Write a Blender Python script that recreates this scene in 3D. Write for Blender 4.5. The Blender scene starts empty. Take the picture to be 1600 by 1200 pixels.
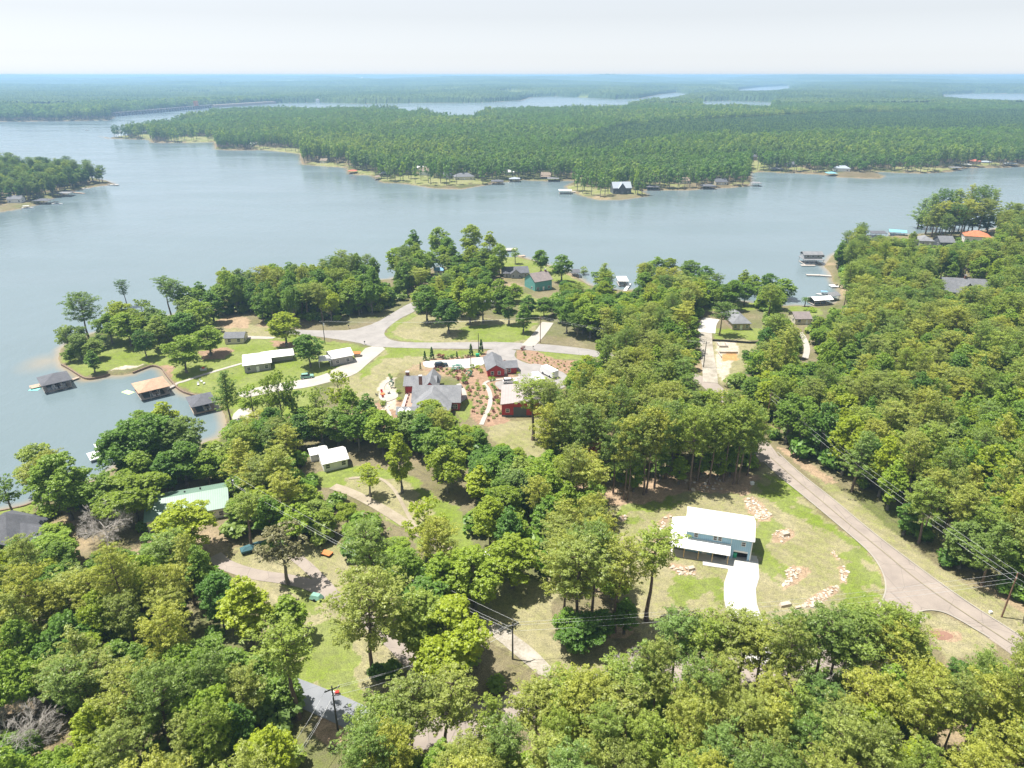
import bpy, bmesh, math, random
import numpy as np
from mathutils import Vector, Matrix
R = math.radians
scene = bpy.context.scene
# ------------------------------------------------------------------ camera
CAMZ, PITCH, FPX = 100.0, R(24.1), 1080.0
cam_d = bpy.data.cameras.new("camera"); cam = bpy.data.objects.new("camera", cam_d)
scene.collection.objects.link(cam)
cam_d.sensor_width = 36.0; cam_d.lens = 36.0 * FPX / 1600.0
cam_d.clip_start = 1.0; cam_d.clip_end = 80000.0
cam.location = (0, 0, CAMZ); cam.rotation_euler = (R(90) - PITCH, 0, 0)
scene.camera = cam
# ------------------------------------------------------------------ sky, sun, exposure
SUN_EL, SUN_AZ = R(69), R(-77)          # azimuth: the direction the light comes FROM, measured from +Y towards +X
w = bpy.data.worlds.new("World"); scene.world = w; w.use_nodes = True
nt = w.node_tree; bg = nt.nodes["Background"]
sky = nt.nodes.new("ShaderNodeTexSky"); sky.sky_type = 'NISHITA'; sky.sun_disc = False
sky.sun_elevation = SUN_EL; sky.sun_rotation = SUN_AZ
sky.air_density = 1.0; sky.dust_density = 0.3; sky.ozone_density = 1.0; sky.altitude = 100
hs = nt.nodes.new("ShaderNodeHueSaturation"); hs.inputs["Saturation"].default_value = 0.12
nt.links.new(sky.outputs[0], hs.inputs["Color"]); tn = nt.nodes.new("ShaderNodeMix"); tn.data_type = 'RGBA'; tn.blend_type = 'MULTIPLY'; tn.inputs[0].default_value = 1.0; tn.inputs[7].default_value = (0.95, 0.99, 1.045, 1)
nt.links.new(hs.outputs[0], tn.inputs[6]); nt.links.new(tn.outputs[2], bg.inputs[0])
bg.inputs[1].default_value = 0.069
sd = bpy.data.lights.new("sun", 'SUN'); sd.energy = 4.4; sd.angle = R(0.6); sd.color = (1.0, 0.955, 0.88)
sun = bpy.data.objects.new("sun", sd); scene.collection.objects.link(sun)
sv = Vector((math.sin(SUN_AZ) * math.cos(SUN_EL), math.cos(SUN_AZ) * math.cos(SUN_EL), math.sin(SUN_EL)))
sun.rotation_euler = sv.to_track_quat('Z', 'Y').to_euler(); sun.location = (0, 0, 300)
vs = scene.view_settings
vs.view_transform = 'Standard'; vs.look = 'None'; vs.gamma = 1.0; vs.use_curve_mapping = False; vs.exposure = 1.02
cy = scene.cycles
cy.max_bounces = 7; cy.diffuse_bounces = 4; cy.glossy_bounces = 2; cy.transmission_bounces = 3; cy.volume_bounces = 1
cy.transparent_max_bounces = 4; cy.use_denoising = True; cy.use_adaptive_sampling = False
HAZE_DENSITY, HAZE_COL = 1.7e-4, (0.42, 0.67, 1.0)

rng = np.random.default_rng(7); random.seed(7)
SP, CP = math.sin(PITCH), math.cos(PITCH)
# ------------------------------------------------------------------ where a sight line of the survey camera meets a height
def at(px, py, z=0.0):
    px = np.asarray(px, float); py = np.asarray(py, float)
    u = (px - 800.0) / FPX; v = (600.0 - py) / FPX
    dz = v * CP - SP; dy = v * SP + CP
    t = (z - CAMZ) / dz
    return u * t, dy * t
def depth_of(x, y, z): return y * CP + (CAMZ - z) * SP
def to_px(x, y, z):
    zc = depth_of(x, y, z)
    return 800 + FPX * x / zc, 600 - FPX * (y * SP + (z - CAMZ) * CP) / zc
def poly_at(pts, z=0.0):
    a = np.array(pts, float); x, y = at(a[:, 0], a[:, 1], z)
    return np.stack([x, y], 1)
# ------------------------------------------------------------------ numeric helpers
def vnoise(x, y, seed=0):
    xi = np.floor(x).astype(np.int64); yi = np.floor(y).astype(np.int64)
    fx = x - xi; fy = y - yi; fx = fx * fx * (3 - 2 * fx); fy = fy * fy * (3 - 2 * fy)
    def hsh(i, j):
        n = (i * 374761393 + j * 668265263 + seed * 974711) & 0x7fffffff
        n = ((n ^ (n >> 13)) * 1274126177) & 0x7fffffff
        return ((n ^ (n >> 16)) & 0xffff) / 65535.0
    a = hsh(xi, yi); b = hsh(xi + 1, yi); c = hsh(xi, yi + 1); d = hsh(xi + 1, yi + 1)
    return (a * (1 - fx) + b * fx) * (1 - fy) + (c * (1 - fx) + d * fx) * fy
def fbm(x, y, seed=0, o=3):
    s = 0; a = 0.5
    for k in range(o):
        s = s + a * vnoise(x * 2 ** k, y * 2 ** k, seed + k * 17); a *= 0.5
    return s / (1 - 0.5 ** o)
def inside(px, py, poly):
    r = np.zeros(px.shape, bool); n = len(poly)
    for i in range(n):
        x1, y1 = poly[i]; x2, y2 = poly[(i + 1) % n]
        if y1 == y2: continue
        c = ((y1 > py) != (y2 > py)) & (px < (x2 - x1) * (py - y1) / (y2 - y1) + x1)
        r ^= c
    return r
def sdist(px, py, poly):
    d = np.full(px.shape, 1e18); n = len(poly)
    for i in range(n):
        x1, y1 = poly[i]; x2, y2 = poly[(i + 1) % n]
        ex, ey = x2 - x1, y2 - y1; l2 = ex * ex + ey * ey + 1e-9
        t = np.clip(((px - x1) * ex + (py - y1) * ey) / l2, 0, 1)
        d = np.minimum(d, (px - x1 - t * ex) ** 2 + (py - y1 - t * ey) ** 2)
    return np.where(inside(px, py, poly), 1, -1) * np.sqrt(d)
# ------------------------------------------------------------------ shorelines (survey points on the water's edge)
NEAR = poly_at([(-250, 850), (-60, 815), (0, 800), (40, 792), (62, 782), (110, 765), (150, 752), (168, 744), (185, 728), (230, 715), (300, 700), (325, 690), (345, 684),
    (357, 668), (352, 648), (338, 625), (320, 621), (300, 618), (282, 611), (270, 598), (258, 583), (254, 576), (240, 571.5), (228, 575), (208, 583),
    (190, 586), (172, 586), (165, 588), (150, 592), (135, 593.5), (122, 586), (110, 578), (97, 571), (92, 560), (96, 545), (112, 533), (145, 522), (180, 512),
    (230, 502), (280, 491), (320, 480), (350, 466), (400, 457), (450, 449), (500, 444), (560, 441), (610, 437), (650, 424), (700, 417), (760, 410),
    (790, 403), (815, 402), (835, 408), (860, 416), (885, 424), (905, 436), (920, 446), (950, 452), (975, 455), (1010, 452), (1050, 450), (1090, 457),
    (1120, 467), (1150, 470), (1190, 477), (1225, 479), (1245, 478), (1275, 480), (1300, 478), (1318, 466), (1312, 452), (1302, 440), (1298, 426),
    (1288, 416), (1300, 400), (1330, 386), (1362, 375), (1400, 369), (1440, 366), (1500, 362), (1545, 360), (1575, 352), (1610, 344), (1750, 335),
    (1950, 345), (2600, 420), (3600, 1800), (3600, 4200), (-2000, 4200)], 0.0)
NEAR = NEAR[np.r_[0:len(NEAR) - 3]]
NEAR = np.vstack([NEAR, [[700, 300], [700, -60], [-400, -60], [-400, 60]]])
ISLE = poly_at([(-500, 345), (0, 331), (30, 326), (60, 319), (78, 311), (100, 304), (118, 297), (150, 291), (178, 288), (168, 283), (140, 277), (100, 270), (60, 266), (0, 266), (-500, 255)])
PEN = poly_at([(157, 213), (175, 216.5), (232, 218), (238, 223), (300, 223), (335, 222), (337, 233.5), (370, 235), (408, 234), (468, 240), (472, 257), (516, 260), (542, 262),
    (545, 272), (580, 274), (598, 285), (635, 287), (678, 294), (722, 295), (763, 288), (774, 286), (817, 281), (854, 283), (905, 282), (885, 291), (890, 297), (911, 306), (935, 312),
    (969, 312), (1013, 306), (1000, 298), (1036, 297), (1070, 297), (1121, 294), (1168, 291), (1174, 284), (1172, 270), (1190, 268), (1225, 270), (1256, 271),
    (1290, 273), (1313, 277), (1374, 279), (1380, 275), (1358, 267), (1384, 269), (1438, 271), (1485, 268), (1509, 262), (1560, 262), (1600, 260), (2600, 262)])
PEN = np.vstack([PEN, poly_at([(2600, 129.5), (1250, 137), (1075, 144)], 20), poly_at([(1062, 147), (1000, 156), (970, 162), (770, 164.5), (735, 176), (705, 176), (622, 165), (560, 163), (330, 166), (310, 173), (200, 188.5), (163, 193)], 24)])
BACK = poly_at([(-1200, 195), (0, 190), (130, 189), (172, 188), (179, 182), (330, 168), (400, 163), (440, 161), (500, 160), (560, 162), (640, 161), (715, 161), (760, 160), (815, 157),
    (830, 152), (870, 150.5), (960, 155), (1000, 154), (1030, 148), (1057, 144.5), (1075, 147), (2600, 140), (2600, 125), (-1200, 125)])
HOLES = [np.vstack([poly_at(q), poly_at(q2, 22)]) for q, q2 in (([(1095, 158.5), (1140, 157.5), (1205, 159.5)], [(1205, 163), (1100, 162.5)]),
    ([(1475, 148), (1520, 146), (1700, 147)], [(1700, 157), (1560, 156), (1520, 153), (1480, 150)]), ([(1156, 140), (1185, 136.5), (1232, 134)], [(1234, 137), (1190, 141.5), (1158, 143)]))]
def shore_d(x, y):
    x = np.asarray(x, float); y = np.asarray(y, float)
    d = np.full(x.shape, -1e9)
    for p, lo, hi in ((NEAR, -1e9, 900), (ISLE, 400, 1500), (PEN, 500, 1e9), (BACK, 900, 1e9)):
        m = (y > lo) & (y < hi)
        if m.any(): d[m] = np.maximum(d[m], sdist(x[m], y[m], p))
    m = y > 2000
    if m.any():
        dm = d[m]
        for q in HOLES: dm = np.minimum(dm, -sdist(x[m], y[m], q))
        d[m] = dm
    return np.where(y > 14500, 1000.0, d)
def hgt(x, y, d=None):
    x = np.asarray(x, float); y = np.asarray(y, float)
    if d is None: d = shore_d(x, y)
    dp = np.maximum(d, 0)
    h = 0.12 + 0.55 * np.minimum(dp / 1.2, 1) + 4.4 * (1 - np.exp(-dp / 70)) + 0.5 * (fbm(x / 45, y / 45, 3, 2) - 0.5) * np.minimum(dp / 30, 1)
    far = np.clip((y - 650) / 3500, 0, 1)
    amp = 12 * far + 52 * np.clip((y - 3500) / 6000, 0, 1)
    h = h + amp * np.minimum(dp / 160, 1) * (2.3 * fbm(x / 1500, y / 1700, 11, 3) - 0.7)
    h = np.where(d < 0, np.maximum(-2.5, 0.12 + 0.5 * d), h)
    return np.maximum(h, -2.5)
def g(px, py, dz=0.0):
    """ground point under a survey pixel: (x, y, z)"""
    z = 3.0
    for _ in range(6):
        x, y = at(px, py, z + dz); z = float(hgt(np.array([x]), np.array([y]))[0])
    return float(x), float(y), z
def gpoly(pts):
    a = np.array(pts, float); z = np.full(len(a), 3.0)
    for _ in range(6):
        x, y = at(a[:, 0], a[:, 1], z); z = hgt(x, y)
    return np.stack([x, y], 1)
# ------------------------------------------------------------------ object helpers
C = scene.collection
def tag(o, label=None, cat=None, group=None, kind=None):
    if label: o["label"] = label
    if cat: o["category"] = cat
    if group: o["group"] = group
    if kind: o["kind"] = kind
    return o
def empty(name, loc=(0, 0, 0), rz=0.0, label=None, cat=None, group=None):
    o = bpy.data.objects.new(name, None); o.empty_display_size = 0.5
    C.objects.link(o); o.location = loc; o.rotation_euler = (0, 0, rz)
    return tag(o, label, cat, group)
class MB:
    def __init__(s): s.v = []; s.f = []
    def face(s, pts):
        n = len(s.v); s.v += [tuple(p) for p in pts]; s.f.append(tuple(range(n, n + len(pts)))); return s
    def box(s, x0, x1, y0, y1, z0, z1):
        n = len(s.v)
        s.v += [(x0, y0, z0), (x1, y0, z0), (x1, y1, z0), (x0, y1, z0), (x0, y0, z1), (x1, y0, z1), (x1, y1, z1), (x0, y1, z1)]
        s.f += [tuple(n + i for i in q) for q in ((0, 3, 2, 1), (4, 5, 6, 7), (0, 1, 5, 4), (1, 2, 6, 5), (2, 3, 7, 6), (3, 0, 4, 7))]; return s
    def prism(s, prof, axis, a, b):
        """profile of (p, q) extruded along x ('x': p=y,q=z), y ('y': p=x,q=z) or z ('z': p=x,q=y)"""
        m = len(prof); n = len(s.v)
        for t in (a, b):
            for p, q in prof: s.v.append((t, p, q) if axis == 'x' else (p, t, q) if axis == 'y' else (p, q, t))
        s.f.append(tuple(n + i for i in range(m))[::-1]); s.f.append(tuple(n + m + i for i in range(m)))
        for i in range(m):
            j = (i + 1) % m; s.f.append((n + i, n + j, n + m + j, n + m + i))
        return s
    def hull8(s, bot, top):
        n = len(s.v); m = len(bot); s.v += list(bot) + list(top)
        s.f.append(tuple(n + i for i in range(m))[::-1]); s.f.append(tuple(n + m + i for i in range(m)))
        for i in range(m):
            j = (i + 1) % m; s.f.append((n + i, n + j, n + m + j, n + m + i))
        return s
    def tube(s, p, q, r0, r1=None, n=8, caps=True):
        r1 = r0 if r1 is None else r1
        p = Vector(p); q = Vector(q); d = (q - p).normalized() if (q - p).length > 1e-6 else Vector((0, 0, 1))
        a = d.orthogonal().normalized(); b = d.cross(a); k = len(s.v)
        for c, r in ((p, r0), (q, r1)):
            for i in range(n):
                t = 2 * math.pi * i / n; s.v.append(tuple(c + a * (r * math.cos(t)) + b * (r * math.sin(t))))
        for i in range(n):
            j = (i + 1) % n; s.f.append((k + i, k + j, k + n + j, k + n + i))
        if caps: s.f.append(tuple(k + i for i in range(n))[::-1]); s.f.append(tuple(k + n + i for i in range(n)))
        return s
    def path(s, pts, rad, n=6):
        pts = [Vector(p) for p in pts]; k = len(s.v); m = len(pts)
        for i, p in enumerate(pts):
            d = (pts[min(i + 1, m - 1)] - pts[max(i - 1, 0)]).normalized()
            a = d.cross(Vector((0.13, 0.97, 0.2))).normalized(); b = d.cross(a); r = rad[i] if hasattr(rad, '__len__') else rad
            for j in range(n):
                t = 2 * math.pi * j / n; s.v.append(tuple(p + a * (r * math.cos(t)) + b * (r * math.sin(t))))
        for i in range(m - 1):
            for j in range(n):
                j2 = (j + 1) % n; o = k + i * n
                s.f.append((o + j, o + j2, o + n + j2, o + n + j))
        return s
    def mesh(s, name, m, smooth=False):
        me = bpy.data.meshes.new(name); me.from_pydata(s.v, [], s.f); me.update()
        for q in (m if isinstance(m, (list, tuple)) else [m]): me.materials.append(q)
        if smooth: me.polygons.foreach_set("use_smooth", [True] * len(me.polygons))
        return me
    def build(s, name, m, parent=None, smooth=False):
        o = bpy.data.objects.new(name, s.mesh(name, m, smooth)); C.objects.link(o)
        if parent: o.parent = parent
        return o
def mesh_np(name, verts, faces, m, cols=None, smooth=False, attrs=None):
    """faces: (n,3) or (n,4) array"""
    me = bpy.data.meshes.new(name); k = faces.shape[1]; n = len(faces)
    me.vertices.add(len(verts)); me.vertices.foreach_set("co", np.ascontiguousarray(verts, np.float32).ravel())
    me.loops.add(n * k); me.loops.foreach_set("vertex_index", np.ascontiguousarray(faces, np.int32).ravel())
    me.polygons.add(n); me.polygons.foreach_set("loop_start", np.arange(0, n * k, k, dtype=np.int32))
    me.polygons.foreach_set("use_smooth", np.full(n, smooth))
    me.update(calc_edges=True)
    if cols is not None:
        a = me.color_attributes.new("Col", 'FLOAT_COLOR', 'POINT')
        c = np.ones((len(verts), 4), np.float32); c[:, :cols.shape[1]] = cols; a.data.foreach_set("color", c.ravel())
    for nm, arr in (attrs or {}).items():
        a = me.attributes.new(nm, 'FLOAT', 'POINT'); a.data.foreach_set("value", np.ascontiguousarray(arr, np.float32))
    me.materials.append(m); me.validate(); return me
def link(name, me, parent=None):
    o = bpy.data.objects.new(name, me); C.objects.link(o)
    if parent: o.parent = parent
    return o
# ------------------------------------------------------------------ materials
class N:
    def __init__(s, name):
        s.m = bpy.data.materials.new(name); s.m.use_nodes = True; s.t = s.m.node_tree
        s.b = s.t.nodes["Principled BSDF"]; s.out = s.t.nodes["Material Output"]
    def n(s, t, **k):
        x = s.t.nodes.new(t)
        for a, v in k.items(): setattr(x, a, v)
        return x
    def l(s, a, b): s.t.links.new(a, b)
    def noise(s, scale, coord=None, detail=3, rough=0.6):
        x = s.n("ShaderNodeTexNoise"); x.inputs["Scale"].default_value = scale; x.inputs["Detail"].default_value = detail; x.inputs["Roughness"].default_value = rough
        if coord is not None: s.l(coord, x.inputs["Vector"])
        return x
    def ramp(s, fac, stops):
        x = s.n("ShaderNodeValToRGB"); s.l(fac, x.inputs[0]); e = x.color_ramp.elements
        while len(e) > 1: e.remove(e[-1])
        e[0].position = stops[0][0]; e[0].color = (*stops[0][1], 1) if len(stops[0][1]) == 3 else stops[0][1]
        for p, c in stops[1:]:
            q = e.new(p); q.color = (*c, 1) if len(c) == 3 else c
        return x
    def mix(s, fac, a, b, mode='MIX'):
        x = s.n("ShaderNodeMix", data_type='RGBA', blend_type=mode)
        for v, i in ((fac, 0), (a, 6), (b, 7)):
            if isinstance(v, (int, float)): x.inputs[i].default_value = v
            elif isinstance(v, tuple): x.inputs[i].default_value = (*v, 1) if len(v) == 3 else v
            else: s.l(v, x.inputs[i])
        return x.outputs[2]
    def math(s, op, a, b=0.0, clamp=False):
        x = s.n("ShaderNodeMath", operation=op, use_clamp=clamp)
        for v, i in ((a, 0), (b, 1)):
            if isinstance(v, (int, float)): x.inputs[i].default_value = v
            else: s.l(v, x.inputs[i])
        return x.outputs[0]
    def bump(s, hgt_, strength, dist):
        x = s.n("ShaderNodeBump"); x.inputs["Strength"].default_value = strength; x.inputs["Distance"].default_value = dist
        s.l(hgt_, x.inputs["Height"]); s.l(x.outputs[0], s.b.inputs["Normal"])
def simple(name, col, rough=0.7, var=0.25, scale=1.5, metal=0.0, bump=0.0, spec=0.3):
    k = N(name); geo = k.n("ShaderNodeNewGeometry")
    n1 = k.noise(scale, geo.outputs["Position"], 5); n2 = k.noise(scale * 7, geo.outputs["Position"], 3)
    f = k.math('ADD', k.math('MULTIPLY', n1.outputs[0], 0.65), k.math('MULTIPLY', n2.outputs[0], 0.35))
    lo = tuple(c * (1 - var) for c in col); hi = tuple(min(1, c * (1 + var)) for c in col)
    k.l(k.ramp(f, [(0.3, lo), (0.7, hi)]).outputs[0], k.b.inputs["Base Color"])
    k.b.inputs["Roughness"].default_value = rough; k.b.inputs["Metallic"].default_value = metal
    k.b.inputs["Specular IOR Level"].default_value = spec
    if bump: k.bump(n2.outputs[0], 0.6, bump)
    return k.m
def stripes(name, col, axis=0, pitch=0.4, dark=0.75, rough=0.5, metal=0.0, var=0.1, rot=0.0):
    """ribbed metal roof or board siding: lines at a fixed pitch in the object's own axes"""
    k = N(name); tc = k.n("ShaderNodeTexCoord"); sep = k.n("ShaderNodeSeparateXYZ"); k.l(tc.outputs["Object"], sep.inputs[0])
    ax = sep.outputs[axis]
    if axis == 3: pass
    fr = k.math('FRACT', k.math('DIVIDE', ax, pitch)); line = k.math('LESS_THAN', fr, 0.16)
    nz = k.noise(0.6, tc.outputs["Object"], 4)
    lo = tuple(c * (1 - var) for c in col); hi = tuple(min(1, c * (1 + var)) for c in col)
    base = k.ramp(nz.outputs[0], [(0.3, lo), (0.7, hi)]).outputs[0]
    k.l(k.mix(line, base, k.mix(1.0, base, (dark, dark, dark), 'MULTIPLY')), k.b.inputs["Base Color"])
    k.b.inputs["Roughness"].default_value = rough; k.b.inputs["Metallic"].default_value = metal
    k.bump(line, 0.4, 0.03)
    return k.m
def shingles(name, col):
    k = N(name); tc = k.n("ShaderNodeTexCoord")
    br = k.n("ShaderNodeTexBrick"); br.inputs["Scale"].default_value = 2.2; br.inputs["Mortar Size"].default_value = 0.012
    br.inputs["Color1"].default_value = (*[c * 0.85 for c in col], 1); br.inputs["Color2"].default_value = (*[c * 1.15 for c in col], 1)
    br.inputs["Mortar"].default_value = (*[c * 0.6 for c in col], 1)
    k.l(tc.outputs["Object"], br.inputs["Vector"])
    nz = k.noise(0.5, tc.outputs["Object"], 5)
    k.l(k.mix(1.0, br.outputs[0], k.ramp(nz.outputs[0], [(0.3, (0.8, 0.8, 0.8)), (0.7, (1.15, 1.13, 1.1))]).outputs[0], 'MULTIPLY'), k.b.inputs["Base Color"])
    k.b.inputs["Roughness"].default_value = 0.9
    return k.m
def leaf_mat(name, col, tip, trans=0.3):
    k = N(name); oi = k.n("ShaderNodeObjectInfo"); at_ = k.n("ShaderNodeAttribute", attribute_name="Col")
    base = k.mix(at_.outputs["Fac"], col, tip)  # tip colour also carries the painted top light of the tufts
    r1 = k.ramp(oi.outputs["Random"], [(0.0, (0.70, 0.80, 0.8)), (0.3, (0.92, 0.98, 0.95)), (0.6, (1.1, 1.09, 0.8)), (0.8, (1.2, 1.17, 0.9)), (1.0, (0.82, 0.96, 1.1))]).outputs[0]
    c = k.mix(1.0, base, r1, 'MULTIPLY')
    df = k.n("ShaderNodeBsdfDiffuse"); tr = k.n("ShaderNodeBsdfTranslucent"); mx = k.n("ShaderNodeMixShader"); mx.inputs[0].default_value = trans
    k.l(c, df.inputs[0]); k.l(k.mix(1.0, c, (1.3, 1.25, 0.5), 'MULTIPLY'), tr.inputs[0])
    k.l(df.outputs[0], mx.inputs[1]); k.l(tr.outputs[0], mx.inputs[2])
    gl = k.n("ShaderNodeBsdfGlossy"); gl.inputs["Roughness"].default_value = 0.45; gl.inputs[0].default_value = (1, 1, 1, 1)
    m2 = k.n("ShaderNodeMixShader"); m2.inputs[0].default_value = 0.02
    k.l(mx.outputs[0], m2.inputs[1]); k.l(gl.outputs[0], m2.inputs[2]); k.l(m2.outputs[0], k.out.inputs[0])
    return k.m
M = {}
# ================================================================== GROUND
def resample(pts, step):
    pts = np.asarray(pts, float); out = [pts[0]]
    for a, b in zip(pts[:-1], pts[1:]):
        n = max(1, int(math.ceil(np.linalg.norm(b - a) / step)))
        for i in range(1, n + 1): out.append(a + (b - a) * i / n)
    return np.array(out)
def smooth_line(pts, it=2):
    pts = np.asarray(pts, float)
    for _ in range(it):
        q = [pts[0]]
        for a, b in zip(pts[:-1], pts[1:]): q += [a * .75 + b * .25, a * .25 + b * .75]
        q.append(pts[-1]); pts = np.array(q)
    return pts
def smooth_loop(pts, it=2):
    pts = np.asarray(pts, float)
    for _ in range(it):
        nx = np.roll(pts, -1, 0); q = np.empty((len(pts) * 2, 2)); q[0::2] = pts * .78 + nx * .22; q[1::2] = pts * .22 + nx * .78; pts = q
    return pts
def ribbon_poly(line, wd):
    line = smooth_line(line, 2); t = np.gradient(line, axis=0); t /= np.linalg.norm(t, axis=1)[:, None] + 1e-9
    nrm = np.stack([-t[:, 1], t[:, 0]], 1) * wd / 2
    return np.vstack([line + nrm, (line - nrm)[::-1]])
GREEN, DRY, CLAY, MULCH, SAND, LITTER, DARKF, GRAVEL = ((0.145, 0.205, 0.025), (0.26, 0.24, 0.13), (0.34, 0.245, 0.165), (0.30, 0.195, 0.135), (0.44, 0.39, 0.31),
    (0.15, 0.125, 0.075), (0.085, 0.105, 0.035), (0.55, 0.52, 0.47))
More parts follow.
